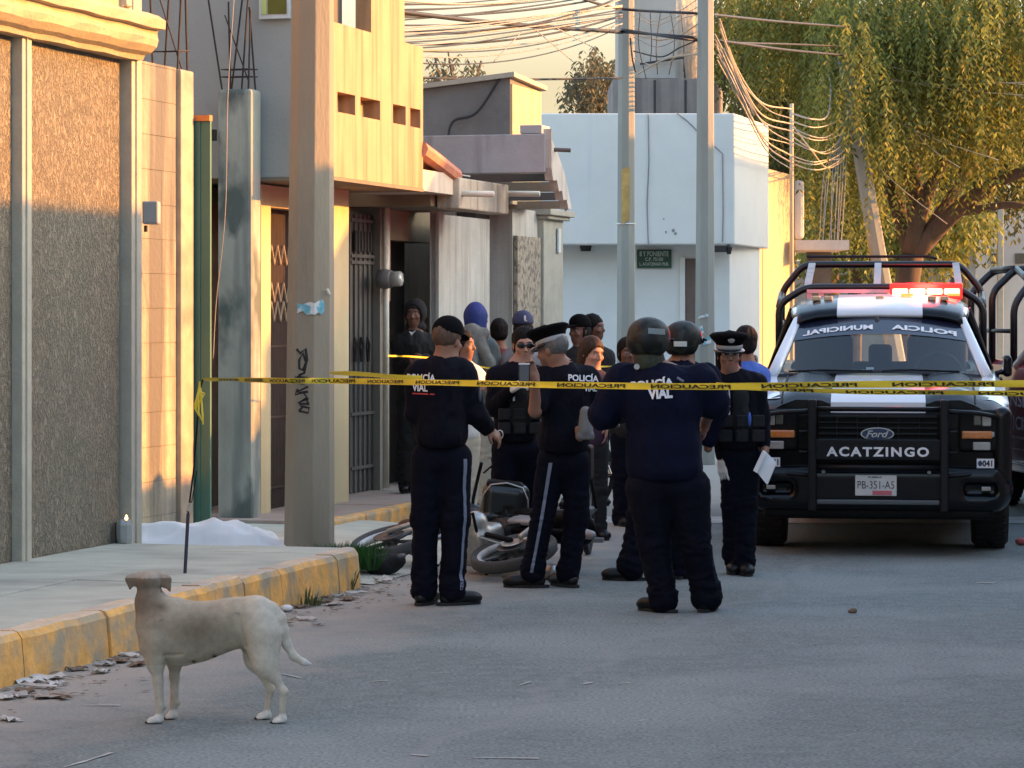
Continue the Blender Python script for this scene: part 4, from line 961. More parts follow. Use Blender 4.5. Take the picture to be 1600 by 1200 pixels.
# ------------------------------------------------------------------ trees
def leaf_mat(name, c1, c2):
    m = bpy.data.materials.new(name); m.use_nodes = True; N = m.node_tree.nodes; L = m.node_tree.links; b = N['Principled BSDF']
    g = N.new('ShaderNodeNewGeometry'); n = N.new('ShaderNodeTexNoise'); n.inputs['Scale'].default_value = 1.1; n.inputs['Detail'].default_value = 5
    t = N.new('ShaderNodeTexCoord'); L.new(t.outputs['Object'], n.inputs[0])
    a = N.new('ShaderNodeMath'); a.operation = 'MULTIPLY_ADD'; L.new(g.outputs['Random Per Island'], a.inputs[0]); a.inputs[1].default_value = .6; L.new(n.outputs[0], a.inputs[2])
    mr = N.new('ShaderNodeMapRange'); mr.inputs[1].default_value = .35; mr.inputs[2].default_value = 1.1; L.new(a.outputs[0], mr.inputs[0])
    mx = N.new('ShaderNodeMix'); mx.data_type = 'RGBA'; mx.inputs[6].default_value = (*c1, 1); mx.inputs[7].default_value = (*c2, 1); L.new(mr.outputs[0], mx.inputs[0])
    L.new(mx.outputs[2], b.inputs['Base Color']); b.inputs['Roughness'].default_value = .55
    tr = N.new('ShaderNodeBsdfTranslucent'); L.new(mx.outputs[2], tr.inputs[0]); ms = N.new('ShaderNodeMixShader'); ms.inputs[0].default_value = .5
    L.new(b.outputs[0], ms.inputs[1]); L.new(tr.outputs[0], ms.inputs[2]); L.new(ms.outputs[0], N['Material Output'].inputs[0]); return m
m_leaf = leaf_mat('pirul_leaves', (0.07, 0.082, 0.018), (0.28, 0.29, 0.06))
m_leafd = leaf_mat('dark_leaves', (0.05, 0.058, 0.02), (0.15, 0.15, 0.045))
m_leafs = leaf_mat('sparse_leaves', (0.07, 0.07, 0.04), (0.14, 0.13, 0.07))
m_bark = M('bark', (0.10, 0.065, 0.045), .95, var=.35, scale=6, bump=.6, bscale=12, stretch=(1, 1, .3))
def strands(cl, n, seed, lmin, lmax, leaf, step, wind=0.05):
    """hanging leafy strands from clumps: cl = list of (centre, radii, weight)"""
    r = np.random.RandomState(seed); Wt = np.array([c[2] for c in cl], float); Wt /= Wt.sum(); V = []; Q = []
    for i in range(n):
        c = cl[r.choice(len(cl), p=Wt)]; v = r.normal(size=3); v /= np.linalg.norm(v); rad = r.uniform(.45, 1.0) ** .6
        p = np.array(c[0]) + v * np.array(c[1]) * rad; out = v * np.array([1, 1, .2]); Ln = r.uniform(lmin, lmax); m = max(3, int(Ln / step)); ph = r.uniform(0, 6.28); th = r.uniform(0, 3.14)
        for k in range(m):
            t = k / m; q = p + out * .35 * (1 - (1 - t) ** 2) + np.array([wind * math.sin(ph + 3 * t), wind * math.cos(ph + 2.3 * t), -Ln * t ** 1.15])
            for s in (-1, 1):
                an = th + ph + k * 1.1; dr = np.array([s * math.cos(an), s * math.sin(an), -1.1 + r.uniform(-.5, .4)]); dr /= np.linalg.norm(dr)
                l = leaf * r.uniform(.6, 1.25); wv = np.cross(dr, r.normal(size=3)); wv /= np.linalg.norm(wv); wv *= l * .17
                V += [q, q + dr * l * .45 + wv, q + dr * l, q + dr * l * .45 - wv]; b = len(V) - 4; Q.append((b, b + 1, b + 2, b + 3))
    return np.array(V), np.array(Q)
def limb(mb, pts, r0, r1):
    P = rpath(pts, .8, 4); n = len(P); mb.tube(P, [r0 + (r1 - r0) * i / (n - 1) for i in range(n)], 8)
D = 50.0
tr = empty('pirul_tree', (U(1425, 0, D)[0], D, 0), label='large weeping pirul tree with forked dark trunk behind the black pickup', cat='tree')
mb = MB(); base = (U(1405, 0, D)[0], D, 0); fork = U(1425, 400, D)
limb(mb, [base, U(1412, 470, D), fork], .24, .21)
limb(mb, [fork, U(1462, 360, D), U(1510, 315, D - .5), U(1560, 282, D - 1), U(1640, 255, D - 1.5)], .18, .09)
limb(mb, [fork, U(1432, 350, D), U(1452, 290, D), U(1490, 225, D + .3), U(1540, 150, D + .5)], .17, .07)
limb(mb, [U(1450, 368, D), U(1480, 320, D + .3), U(1510, 270, D + .6), U(1560, 200, D + 1)], .14, .07)
limb(mb, [U(1490, 330, D - .4), U(1530, 328, D - .6), U(1575, 318, D - .7), U(1620, 326, D - .9)], .09, .05)
limb(mb, [fork, U(1405, 330, D + .6), U(1370, 230, D + .8), U(1320, 120, D + 1), U(1280, 20, D)], .16, .06)
limb(mb, [U(1432, 350, D), U(1420, 200, D + 1), U(1440, 40, D + .8), U(1430, -120, D + .8)], .16, .06)
mb.build('trunk', m_bark, tr, smooth=True)
def cpx(px, py, rx, ry, dd=0.0, rd=1.2, wt=None):
    c = U(px, py, D + dd); s = F / D; return ((c[0], c[1], c[2]), (rx / s, rd, ry / s), wt or rx * ry)
cl = [cpx(1340, -20, 150, 60), cpx(1450, 20, 130, 70, -1), cpx(1580, -10, 130, 80, -1.5), cpx(1330, 40, 60, 60, -.8), cpx(1240, 20, 80, 60, .5), cpx(1180, -10, 60, 50, 1), cpx(1400, 110, 40, 50, -.5),
      cpx(1500, 90, 60, 60, -1.5), cpx(1590, 110, 70, 70, -1), cpx(1480, 60, 50, 60, -2), cpx(1390, 40, 60, 50, -1.5), cpx(1300, 130, 40, 40, .5), cpx(1560, 190, 40, 40, -.5, wt=900), cpx(1350, 250, 30, 50, .5, wt=900), cpx(1300, 210, 50, 60, .8, wt=2600), cpx(1400, 200, 60, 60, .9, wt=3000), cpx(1325, 70, 45, 50, -3, wt=2600), cpx(1310, 150, 35, 30, -3, wt=1000), cpx(1375, 130, 35, 50, -3, wt=1200), cpx(1400, 0, 120, 60, -2, wt=5000), cpx(1540, 20, 90, 60, -2.5, wt=4000)]
V, Q = strands(cl, 2200, 3, .6, 2.3, .125, .085); mk('crown', V, Q, m_leaf, tr)
def bigtree(lab, D2, base_px, cls, n, seed, mat, leaf=.2, lmin=.5, lmax=1.8, nm='tree', step=.13, limbs=None):
    t = empty(nm, (U(base_px, 0, D2)[0], D2, 0), label=lab, cat='tree'); m_ = MB()
    for c in (limbs or []): limb(m_, [U(x, y, D2) for x, y in c[0]], c[1], c[2])
    m_.build('trunk', m_bark, t, smooth=True)
    s = F / D2; cl = [((U(x, y, D2)[0], D2 + dz, U(x, y, D2)[2]), (rx / s, 1.6, ry / s), rx * ry) for (x, y, rx, ry, dz) in cls]
    V, Q = strands(cl, n, seed, lmin, lmax, leaf, step); mk('crown', V, Q, mat, t); return t
bigtree('dark dense tree behind the mast and the leaning pole', 62.0, 1290, [(1200, 60, 70, 90, 0), (1260, 120, 70, 90, .5), (1340, 160, 80, 100, 1), (1230, 190, 50, 60, 1), (1300, 240, 60, 60, 1), (1180, 0, 60, 60, 0)], 1500, 8, m_leafd,
        limbs=[([(1290, 660), (1292, 400), (1280, 200), (1240, 60)], .3, .1), ([(1291, 400), (1330, 250), (1350, 120)], .2, .08)])
bigtree('yellow green tree low behind the canopy and the leaning pole', 60.0, 1330, [(1290, 300, 50, 45, 0), (1350, 310, 55, 45, 0), (1400, 300, 60, 60, .5), (1450, 340, 60, 40, .3), (1500, 330, 35, 50, 0), (1330, 370, 80, 35, 0), (1440, 385, 60, 20, 0)], 1500, 9, m_leaf, lmin=.3, lmax=1.0,
        limbs=[([(1330, 640), (1335, 450), (1345, 330)], .2, .08)])
bigtree('dark tall tree behind the pirul tree at the right', 66.0, 1500, [(1440, 130, 70, 90, 0), (1520, 160, 80, 90, 0), (1610, 150, 90, 100, 0), (1420, 240, 60, 60, 1), (1500, 240, 70, 60, 1), (1600, 230, 70, 60, 0)], 1300, 10, m_leafd,
        limbs=[([(1500, 640), (1502, 400), (1510, 150)], .32, .1)])
bigtree('sparse tree top beyond the rooftop room, left of the sky gap', 78.0, 715, [(690, 120, 22, 22, 0), (720, 105, 30, 20, 0), (745, 115, 20, 16, 0), (700, 95, 14, 10, 0), (660, 105, 25, 30, 0)], 95, 12, m_leafs, leaf=.2, lmin=.3, lmax=.9, step=.2,
        limbs=[([(715, 620), (716, 250), (720, 120)], .25, .05), ([(716, 250), (690, 150), (680, 90)], .12, .03), ([(716, 200), (740, 140), (752, 95)], .1, .03), ([(718, 160), (705, 110), (700, 80)], .06, .02)])
bigtree('sparse drooping tree top beside the left grey pole', 78.0, 925, [(925, 110, 30, 22, 0), (905, 135, 26, 20, 0), (940, 140, 25, 24, 0), (925, 85, 16, 12, 0), (950, 110, 20, 20, 0)], 230, 13, m_leafs, leaf=.2, lmin=.5, lmax=1.5, step=.17,
        limbs=[([(925, 620), (926, 250), (925, 100)], .25, .05), ([(926, 220), (905, 160), (896, 120)], .1, .03), ([(926, 200), (945, 140), (950, 100)], .1, .03)])
# ------------------------------------------------------------------ people
m_skin = M('skin', (.3, .15, .1), .55, var=.06, scale=12, attr='Col', spec=.3)
m_hair = M('hair_black', (.006, .005, .005), .7, spec=.15, var=.3, scale=40, bump=.3, bscale=90, stretch=(1, 1, .2))
m_hairb = M('hair_brown', (.035, .016, .009), .6, spec=.2, var=.35, scale=40, bump=.3, bscale=90, stretch=(1, 1, .2))
m_hairg = M('hair_grey', (.10, .095, .09), .6, var=.3, scale=60)
m_navy = M('navy_jacket', (.0045, .0045, .009), .9, var=.2, scale=9, bump=.2, bscale=60, spec=.12)
m_navy2 = M('navy_polo', (.0038, .0055, .018), .9, var=.15, scale=9, bump=.15, bscale=60, spec=.12)
m_trou = M('uniform_trousers', (.0035, .0042, .010), .9, var=.25, scale=9, bump=.15, bscale=60, spec=.12)
m_vest = M('black_vest', (.004, .004, .005), .85, var=.25, scale=12, bump=.3, bscale=50)
m_boot = M('boot_leather', (.005, .005, .0055), .40, var=.3, scale=12, spec=.3)
m_sole = M('sole_rubber', (.012, .011, .011), .8)
m_capm = M('cap_cloth', (.003, .003, .0035), .9, spec=.08, var=.15, scale=20)
m_visor = M('visor_gloss', (.008, .008, .009), .2, spec=.6)
m_band = M('cap_band', (.30, .30, .30), .6)
m_helm = M('helmet_shell', (.006, .007, .007), .5, var=.3, scale=10, spec=.25, col2=(.022, .025, .019), c2lo=.5, c2hi=.58, c2scale=14)
m_refl = M('white_print', (.68, .68, .70), .6)
m_trim = M('grey_stripe', (.16, .18, .24), .6)
m_glove = M('white_glove', (.62, .60, .57), .7)
m_jblk = M('black_hoodie', (.005, .005, .006), .9, var=.2, scale=8, bump=.2)
m_hoodb = M('blue_hood', (.012, .030, .16), .85, var=.15, scale=12, bump=.2)
m_shawl = M('grey_green_shawl', (.12, .135, .125), .9, var=.2, scale=10, bump=.3)
m_whitec = M('white_blouse', (.55, .55, .53), .85, var=.1, scale=10, bump=.2)
m_redc = M('dark_red_sweater', (.10, .008, .012), .9, var=.2)
m_grayj = M('grey_jacket', (.16, .17, .19), .9, var=.15)
m_bluesh = M('blue_shirt', (.045, .11, .42), .85, var=.12, scale=8)
m_sungl = M('sunglass_lens', (.004, .004, .005), .12, spec=.7)
m_red = M('red_badge', (.45, .04, .04), .6)
m_paper = M('paper_sheet', (.72, .72, .72), .7, var=.05)
m_lens = M('spectacle_lens', (.25, .2, .2), .15, spec=.7, alpha=.35)
m_silver = M('silver_badge', (.45, .45, .45), .35, metal=.7)
SKIN = {'tan': (.27, .135, .088), 'mid': (.22, .105, .068), 'dark': (.13, .062, .042), 'pale': (.38, .20, .14)}

def look(yaw, pitch=0.0, roll=0.0):
    """rotation of a head or body whose front is -Y when yaw = 0; yaw 180 shows its back to the camera"""
    return rotz(math.radians(yaw)) @ rotx(math.radians(pitch)) @ roty(math.radians(roll))
def loc(R, c, p): return np.array(c) + R @ np.array(p, float)
def head_prims(S, c, R, s=1.0, fem=False):
    P = lambda *p: loc(R, c, np.array(p) * s)
    S.ell(P(0, .012, .035), np.array((.074, .093, .088)) * s, R, k=.02 * s)
    S.ell(P(0, -.028, -.03), np.array((.060, .066, .080)) * s, R, k=.03 * s)
    S.ell(P(0, -.052, -.082), np.array((.034, .034, .030)) * s, R, k=.03 * s)
    S.ell(P(0, -.078, .034), np.array((.052, .016, .012)) * s, R, k=.02 * s)
    for q in (-1, 1):
        S.ell(P(q * .031, -.097, .010), np.array((.018, .014, .012)) * s, R, k=.012 * s, sub=True)
        S.ell(P(q * .030, -.080, .009), np.array((.014, .012, .010)) * s, R, k=.004 * s)
        S.ell(P(q * .044, -.070, -.022), np.array((.020, .018, .018)) * s, R, k=.02 * s)
        S.ell(P(q * .073, .008, -.002), np.array((.011, .020, .032)) * s, R, k=.006 * s)
    S.cap(P(0, -.090, .014), P(0, -.108, -.022), .008 * s, .013 * s, k=.012 * s)
    S.ell(P(0, -.097, -.026), np.array((.018, .011, .009)) * s, R, k=.008 * s)
    S.ell(P(0, -.088, -.052), np.array((.022, .012, .0055)) * s, R, k=.006 * s)
    S.ell(P(0, -.085, -.063), np.array((.019, .012, .006)) * s, R, k=.006 * s)
def head_colour(V, c, R, s, skin, lip=(.28, .06, .05), col=None, stubble=0.0):
    L = (V - np.array(c)) @ R / s; x, y, z = L[:, 0], L[:, 1], L[:, 2]
    C_ = np.tile(np.array(skin), (len(V), 1)) if col is None else col
    near = (np.abs(x) < .1) & (y > -.14) & (y < .12) & (z > -.13) & (z < .13); fr = near & (y < -.055)
    def put(mask, c2, a=1.0): C_[mask] = C_[mask] * (1 - a) + np.array(c2) * a
    put(fr & (((x) / .020) ** 2 + ((z + .057) / .008) ** 2 < 1), lip, .6)
    for q in (-1, 1):
        put(fr & (((x - q * .030) / .020) ** 2 + ((z - .031) / .0055) ** 2 < 1), (.02, .013, .01), .9)
        put(fr & (((x - q * .030) / .0135) ** 2 + ((z - .010) / .0065) ** 2 < 1), (.35, .32, .30), .7)
        put(fr & (((x - q * .030) / .0062) ** 2 + ((z - .010) / .0064) ** 2 < 1), (.01, .008, .006), 1)
        put(fr & (((x - q * .030) / .017) ** 2 + ((z - .0175) / .003) ** 2 < 1), (.03, .02, .015), .8)
        put(fr & (((x - q * .045) / .02) ** 2 + ((z + .025) / .018) ** 2 < 1), np.array(skin) * [1.15, .9, .9], .4)
    if stubble: put(near & (y < -.02) & (z < -.045) & (z > -.12) & ~(((x) / .022) ** 2 + ((z + .057) / .010) ** 2 < 1), (.06, .05, .045), stubble)
    return C_
def hand_prims(S, wr, d, palm, side, curl=.5, spread=.04, s=1.0, thumb=.5):
    """wr wrist, d direction of the fingers, palm normal (where the fingers curl to), side = towards the thumb"""
    d = np.array(d, float); d /= np.linalg.norm(d); pn = np.array(palm, float); pn -= d * (pn @ d); pn /= np.linalg.norm(pn)
    sv = np.cross(d, pn); sv = sv if sv @ np.array(side, float) > 0 else -sv; wr = np.array(wr, float)
    R = np.stack([sv, d, pn], 1)
    S.box(wr + d * .052 * s, np.array((.040, .048, .014)) * s, R, rad=.013 * s, k=.012 * s)
    S.cap(wr - d * .03 * s, wr + d * .03 * s, .027 * s, .028 * s, k=.015 * s)
    for i, (o, L) in enumerate(((.030, .072), (.010, .080), (-.010, .074), (-.029, .058))):
        p = wr + d * .094 * s + sv * o * s; a = .12 + curl * .35 + i * .04; dd = d + sv * (o * 3 * spread * 10 * .2); r = .0093
        for j, (f, q) in enumerate(((.45, 1.0), (.32, 2.1), (.23, 3.0))):
            an = curl * q * .62 + .05 * i * curl; v = dd * math.cos(an) + pn * math.sin(an); v /= np.linalg.norm(v)
            p2 = p + v * L * f * s; S.cap(p, p2, r * s, (r - .0010) * s, k=.0035 * s); p = p2; r -= .001
    b = wr + d * .030 * s + sv * .030 * s; t1 = b + (sv * .75 + d * .75 + pn * thumb) / 1.3 * .040 * s; t2 = t1 + (d * .9 + pn * thumb * 1.2 + sv * .1) / 1.3 * .036 * s
    S.cap(b, t1, .015 * s, .0115 * s, k=.008 * s); S.cap(t1, t2, .0115 * s, .0095 * s, k=.004 * s)

def person(label, J, s, gz=0.0, foot=None, yaw=180, hyaw=None, hpitch=0, hroll=0, skin='mid', g=1.0, fem=False, hs=1.0, top=None, trousers=None, hair=None, hat=None,
           hands=(None, None), bare=(False, False), res=.010, boots=True, group=None, belly=0.0, stripe=None, stub=0.0, glove=(False, False), neckc=None, bagg=1.0, short=(0, 0), skirt=None, fast=False, lip=None, toes=None, seed=1, hood=None):
    """J: joint -> (px, py, dy) in photo pixels and metres beyond the figure's own depth. L/R are picture left/right."""
    d0 = F / s
    def Q(n):
        v = J[n]; q = U(v[0], v[1], d0 + (v[2] if len(v) > 2 else 0)); 
        q = Vector(((v[0] - 800) / s, d0 + (v[2] if len(v) > 2 else 0), CH - (v[1] - HY) / s)); return np.array(q)
    P = {n: Q(n) for n in J}
    hy = yaw if hyaw is None else hyaw
    R = look(hy, hpitch, hroll); RB = look(yaw)
    base = (P['pelvis'][0], P['pelvis'][1], gz)
    S = SDF(); hd = P['head']; hsz = hs
    head_prims(S, hd, R, hsz, fem)
    nk = P['neck']
    S.cap(loc(R, hd, (0, .022, -.045)), nk, .052 * hsz, .058, k=.03)
    ch = P['chest']; pv = P['pelvis']; sl, sr = P['shL'], P['shR']
    sw = np.linalg.norm(sr - sl) / 2
    S.ell((nk + ch) / 2 + (0, 0, .02), (sw * .8, .10, .12), RB, k=.06)
    S.ell(ch, (sw * .82, .09, .17), RB, k=.06)
    S.ell((ch * .35 + pv * .65), (sw * .62, .08, .17), RB, k=.06); S.ell(pv, (.12, .085, .12), RB, k=.05)
    for sd, sh, el, wr in (('L', sl, P['elL'], P['wrL']), ('R', sr, P['elR'], P['wrR'])):
        S.cap(sh, el, .050, .042, k=.04); S.cap(el, wr, .043, .028, k=.02)
    for sd in 'LR': S.cap(P['hip' + sd], P['kn' + sd], .080, .056, k=.04); S.cap(P['kn' + sd], P['an' + sd], .054, .040, k=.03); S.cap(P['an' + sd], P['an' + sd] + (0, -.06 if yaw < 90 else .02, -.03), .035, .03, k=.02)
    for i, sd in enumerate('LR'):
        h = hands[i]
        if h: hand_prims(S, P['wr' + sd], h[0], h[1], h[2], curl=h[3] if len(h) > 3 else .5, thumb=h[4] if len(h) > 4 else .5, s=.95 if fem else 1.0)
        else: S.cap(P['wr' + sd], P['wr' + sd] + (0, 0, -.05), .03, .03, k=.02)
    V, Fq = S.mesh(res * .75 if not fast else res); V = vsmooth(V, Fq, 1, .3)
    col = head_colour(V, hd, R, hsz, SKIN[skin], lip=lip or (tuple(np.array(SKIN[skin]) * [.85, .5, .5]) if not fem else (.40, .03, .035) if skin == 'tan' else tuple(np.array(SKIN[skin]) * [.9, .45, .45])), stubble=stub)
    r = mk('person', V, Fq, m_skin, smooth=True, attrs=col, origin=base); tag(r, label, 'person', group)
    kids = {}
    def part(nm, S_, rs, mat, fold=None, cut=None, sm=1, lab=None):
        V, Fq = S_.mesh(rs); V = vsmooth(V, Fq, sm, .4)
        if fold: V = drape(V, Fq, *fold)
        o = mk(nm, V, Fq, mat, r, smooth=True)
        if lab: o['label'] = lab
        return o, V, Fq
    # ---- upper garment
    if top:
        S = SDF(); hem = P['hem'] if 'hem' in P else pv + np.array((0, 0, -.02)); t = top.get('t', .018)
        S.ell((nk * .55 + ch * .45), (sw * .72, .105 * g + t, .10), RB, k=.06)
        S.cap(sl + (0, 0, -.005), sr + (0, 0, -.005), .062 * (1 + .25 * (g - 1)) + t * .6, k=.07, sc=None)
        S.ell(ch, (sw * .93 + t, .12 * g + t, .19), RB, k=.09)
        wm = ch * .4 + pv * .6; S.ell(wm, ((sw * .84 + t) * top.get('waist', 1.0), (.118 + belly) * g + t, .20), RB, k=.10)
        S.ell(hem + (0, 0, .03), ((sw * .85 + t) * top.get('hem', 1.0), .130 * g + t, .12), RB, k=.07)
        S.box(hem + (0, 0, -.135), (1, 1, .10), None, rad=.001, k=.012, sub=True)
        if top.get('bulk'): 
            for c_, r_ in top['bulk']: S.ell(loc(RB, ch, c_), r_, RB, k=.05)
        for i, (sh, el, wr) in enumerate(((sl, P['elL'], P['wrL']), (sr, P['elR'], P['wrR']))):
            ra = top.get('arm', .060) 
            if short[i]:
                e2 = sh + (el - sh) * short[i]; S.cap(sh, e2, ra + .008, ra + .006, k=.045)
            else:
                S.cap(sh, el, ra + .006, ra - .004, k=.045); w2 = el + (wr - el) * .93; S.cap(el, w2, ra - .004, ra - .018, k=.02)
        kc = top.get('collar', .03)
        if kc: S.cap(nk + (0, 0, -.03), nk + (0, .004, kc), .070, .060, k=.025, sc=(1, 1, .55 if yaw < 90 else .9)); S.cap(nk + (0, 0, kc), nk + (0, 0, kc + .09), .052, .054, k=.004, sub=True)
        o, TV, TQ = part(top.get('name', 'jacket'), S, res, top['mat'], fold=(top.get('fold', .006) * 1.3, top.get('ff', 15) * 2.0, seed, (1, 1, .6)))
        kids['top'] = (o, TV, TQ)
    # ---- vest
    if top and top.get('vest'):
        S = SDF(); S.ell(ch + (0, 0, .0), (sw * .84, .165 * g, .19), RB, k=.05); S.ell(ch * .5 + pv * .5, (sw * .84, .165 * g, .17), RB, k=.05)
        o, VV, VQ = part('vest', S, res, m_vest, fold=(.004, 22, seed + 3)); kids['top'] = (o, VV, VQ)
        m_ = MB()
        for k in range(3):
            for zz in (0, 1):
                c_ = loc(RB, ch * .5 + pv * .5, ((k - 1) * .11, -.165 * g, .02 - .10 * zz)); 
                m_.box((-.042, -.012, -.04), (.042, .02, .04), T=lambda x, y, z, c_=c_: tuple(loc(RB, c_, (x, y, z))))
        m_.build('vest_pouch', m_vest, r, bevel=.008)
    # ---- belt
    if top and top.get('belt'):
        m_ = MB(); n = 28; c_ = hem + np.array((0, 0, .0)) ; rx, ry = sw * .80, .13 * g
        vs = []
        for k in range(n):
            a = 2 * math.pi * k / n
            for rr_, z in ((1, -.025), (1.06, -.022), (1.06, .022), (1, .025)): vs.append(loc(RB, c_, (rx * rr_ * math.cos(a), ry * rr_ * math.sin(a), z)))
        fs = [(k * 4 + q, ((k + 1) % n) * 4 + q, ((k + 1) % n) * 4 + (q + 1) % 4, k * 4 + (q + 1) % 4) for k in range(n) for q in range(4)]
        m_.add(vs, fs); m_.build('belt', m_vest, r, smooth=False)
    # ---- trousers
    if trousers:
        S = SDF(); b = bagg; g2 = 1 + (g - 1) * .6
        S.ell(pv + (0, 0, .06), (sw * .68, .108 * g, .16), RB, k=.04); S.ell(pv + (0, 0, -.07), (sw * .70, .118 * g, .10), RB, k=.05)
        for sd in 'LR':
            h, k_, a = P['hip' + sd], P['kn' + sd], P['an' + sd]
            S.cap(h, k_, .098 * b * g2, .074 * b, k=.04); S.cap(k_, a, .074 * b, .066 * b, k=.03); S.cap(a + (0, 0, .03), a + (0, 0, -.015), .070 * b, .073 * b, k=.02)
            kb = (k_ * .9 + h * .1)
        S.box((pv[0], pv[1], max(pv[2], hem[2] if top else 0) + .26), (1, 1, .12), None, rad=.001, k=.01, sub=True)
        V, Fq = S.mesh(res); V = vsmooth(V, Fq, 1, .4)
        N = vnormals(V, Fq); zl = V[:, 2]; kz = (P['knL'][2] + P['knR'][2]) / 2; az = (P['anL'][2] + P['anR'][2]) / 2
        wgt = .35 + .9 * np.exp(-((zl - kz) / .13) ** 2) + 1.3 * np.exp(-((zl - az - .05) / .10) ** 2)
        n1 = fnoise(V * np.array((1, 1, 2.2)), 24, seed + 5); V = V + N * (.0115 * wgt * (.6 - 1.9 * np.abs(n1)))[:, None]
        n2 = fnoise(V * np.array((1, 1, .30)), 30, seed + 8, 2); V = V + N * (.007 * (.5 - 1.6 * np.abs(n2)))[:, None]
        o = mk('trousers', V, Fq, trousers, r, smooth=True); kids['tr'] = (o, V, Fq)
        if stripe:
            bv = bvh_of(V, Fq)
            for sd, sg in stripe:
                m_ = MB(); vs = []; h, k_, a = P['hip' + sd], P['kn' + sd], P['an' + sd]
                for i in range(46):
                    t = i / 45; c_ = h + (k_ - h) * min(1, t * 2) if t < .5 else k_ + (a - k_) * (t * 2 - 1)
                    for w_ in (-.011, .011):
                        an = math.radians(sg) + w_ / .09; dr = Vector((math.cos(an), math.sin(an), 0)); hit = bv.ray_cast(Vector(c_) + dr * .4, -dr, .6)
                        vs.append(tuple((hit[0] if hit[0] else Vector(c_) + dr * .09) + dr * .003))
                m_.add(vs, [(2 * i, 2 * i + 1, 2 * i + 3, 2 * i + 2) for i in range(45)]); mk('side_stripe', m_.v, m_.f, m_trim, r)
    # ---- boots
    if boots:
        for i, sd in enumerate('LR'):
            a = P['an' + sd].copy(); tdir = toes[i] if toes else yaw
            fw = rotz(math.radians(tdir)) @ np.array((0, -1.0, 0)); zb_ = gz + .004
            hl_ = np.array((a[0], a[1], zb_ + .045)) - fw * .03; S = SDF()
            S.cap((a[0], a[1], zb_ + .13), (a[0], a[1], zb_ + .05), .052, .050, k=.03); Rf = look(tdir)
            S.ell(hl_ + (0, 0, -.005), (.042, .055, .045), Rf, k=.03); S.ell(hl_ + fw * .10 + (0, 0, -.004), (.046, .10, .042), Rf, k=.04); S.ell(hl_ + fw * .165 + (0, 0, -.010), (.048, .062, .036), Rf, k=.03)
            S.box((a[0], a[1], gz - .10 + .008), (1, 1, .10), None, rad=.001, k=.004, sub=True)
            V, Fq = S.mesh(res * .8); o = mk('shoe', V, Fq, m_boot, r, smooth=True)
            m_ = MB(); pts = []
            for k in range(20):
                an = 2 * math.pi * k / 20; x = math.cos(an); y = math.sin(an); wv = .050 if y > -.2 else .047
                pts.append(loc(Rf, hl_ * [1, 1, 0] + (0, 0, gz), (x * wv, -.07 + y * .150 , 0)))
            m_.add([(p[0], p[1], gz + .002) for p in pts] + [(p[0], p[1], gz + .020) for p in pts], [tuple(range(20))[::-1], tuple(range(20, 40))] + [(k, (k + 1) % 20, 20 + (k + 1) % 20, 20 + k) for k in range(20)]); m_.build('sole', m_sole, o)
    # ---- gloves
    for i, sd in enumerate('LR'):
        if glove[i] and hands[i]:
            S = SDF(); h = hands[i]; hand_prims(S, P['wr' + sd], h[0], h[1], h[2], curl=h[3] if len(h) > 3 else .5, thumb=h[4] if len(h) > 4 else .5, s=1.07)
            V, Fq = S.mesh(.0065); mk('glove', V, Fq, m_glove, r, smooth=True)
    HP = lambda *p: loc(R, hd, np.array(p) * hsz)
    # ---- hair
    if hair:
        S = SDF(); kind, hm = hair
        if kind == 'crop':
            S.ell(HP(0, .018, .040), np.array((.081, .099, .090)) * hsz, R, k=.02); S.ell(HP(0, -.095, -.03), np.array((.12, .095, .085)) * hsz, R, k=.015, sub=True); S.box(HP(0, .0, -.12), (.2, .2, .085), None, rad=.001, k=.02, sub=True)
        elif kind == 'short':
            S.ell(HP(0, .020, .042), np.array((.086, .102, .095)) * hsz, R, k=.02); S.ell(HP(0, .03, -.02), np.array((.080, .085, .07)) * hsz, R, k=.02); S.ell(HP(0, -.105, -.035), np.array((.10, .10, .092)) * hsz, R, k=.015, sub=True)
        elif kind == 'long':
            S.ell(HP(0, .018, .040), np.array((.088, .104, .096)) * hsz, R, k=.02); S.ell(HP(0, .05, -.06), np.array((.085, .062, .11)) * hsz, R, k=.04); S.ell(HP(0, -.108, -.030), np.array((.085, .10, .100)) * hsz, R, k=.015, sub=True)
        elif kind == 'sides':
            S.ell(HP(0, .020, .00), np.array((.083, .098, .085)) * hsz, R, k=.02); S.ell(HP(0, -.09, -.02), np.array((.10, .095, .10)) * hsz, R, k=.015, sub=True); S.ell(HP(0, .04, -.06), np.array((.070, .06, .06)) * hsz, R, k=.03)
        V, Fq = S.mesh(.007 if not fast else .009); V = drape(V, Fq, .0055, 70, seed, (1, 1, .25)); V = drape(V, Fq, .003, 160, seed + 1, (1, 1, .3)); mk('hair', V, Fq, hm, r, smooth=True)
    # ---- headgear
    if hat == 'cap':
        S = SDF(); S.ell(HP(0, .010, .060), np.array((.092, .104, .098)) * hsz, R, k=.01); S.ell(HP(0, -.02, .085), np.array((.078, .085, .070)) * hsz, R, k=.03); S.box(HP(0, 0, -.055), (.2, .2, .10), R, rad=.001, k=.006, sub=True)
        V, Fq = S.mesh(.006); o = mk('cap', V, Fq, m_capm, r, smooth=True)
        S = SDF(); S.ell(HP(0, -.125, .048), np.array((.072, .075, .012)) * hsz, R @ rotx(.22), k=.01); S.ell(HP(0, .02, .03), np.array((.085, .095, .08)), R, k=.005, sub=True)
        V, Fq = S.mesh(.0055); mk('peak', V, Fq, m_capm, o, smooth=True); kids['cap'] = o
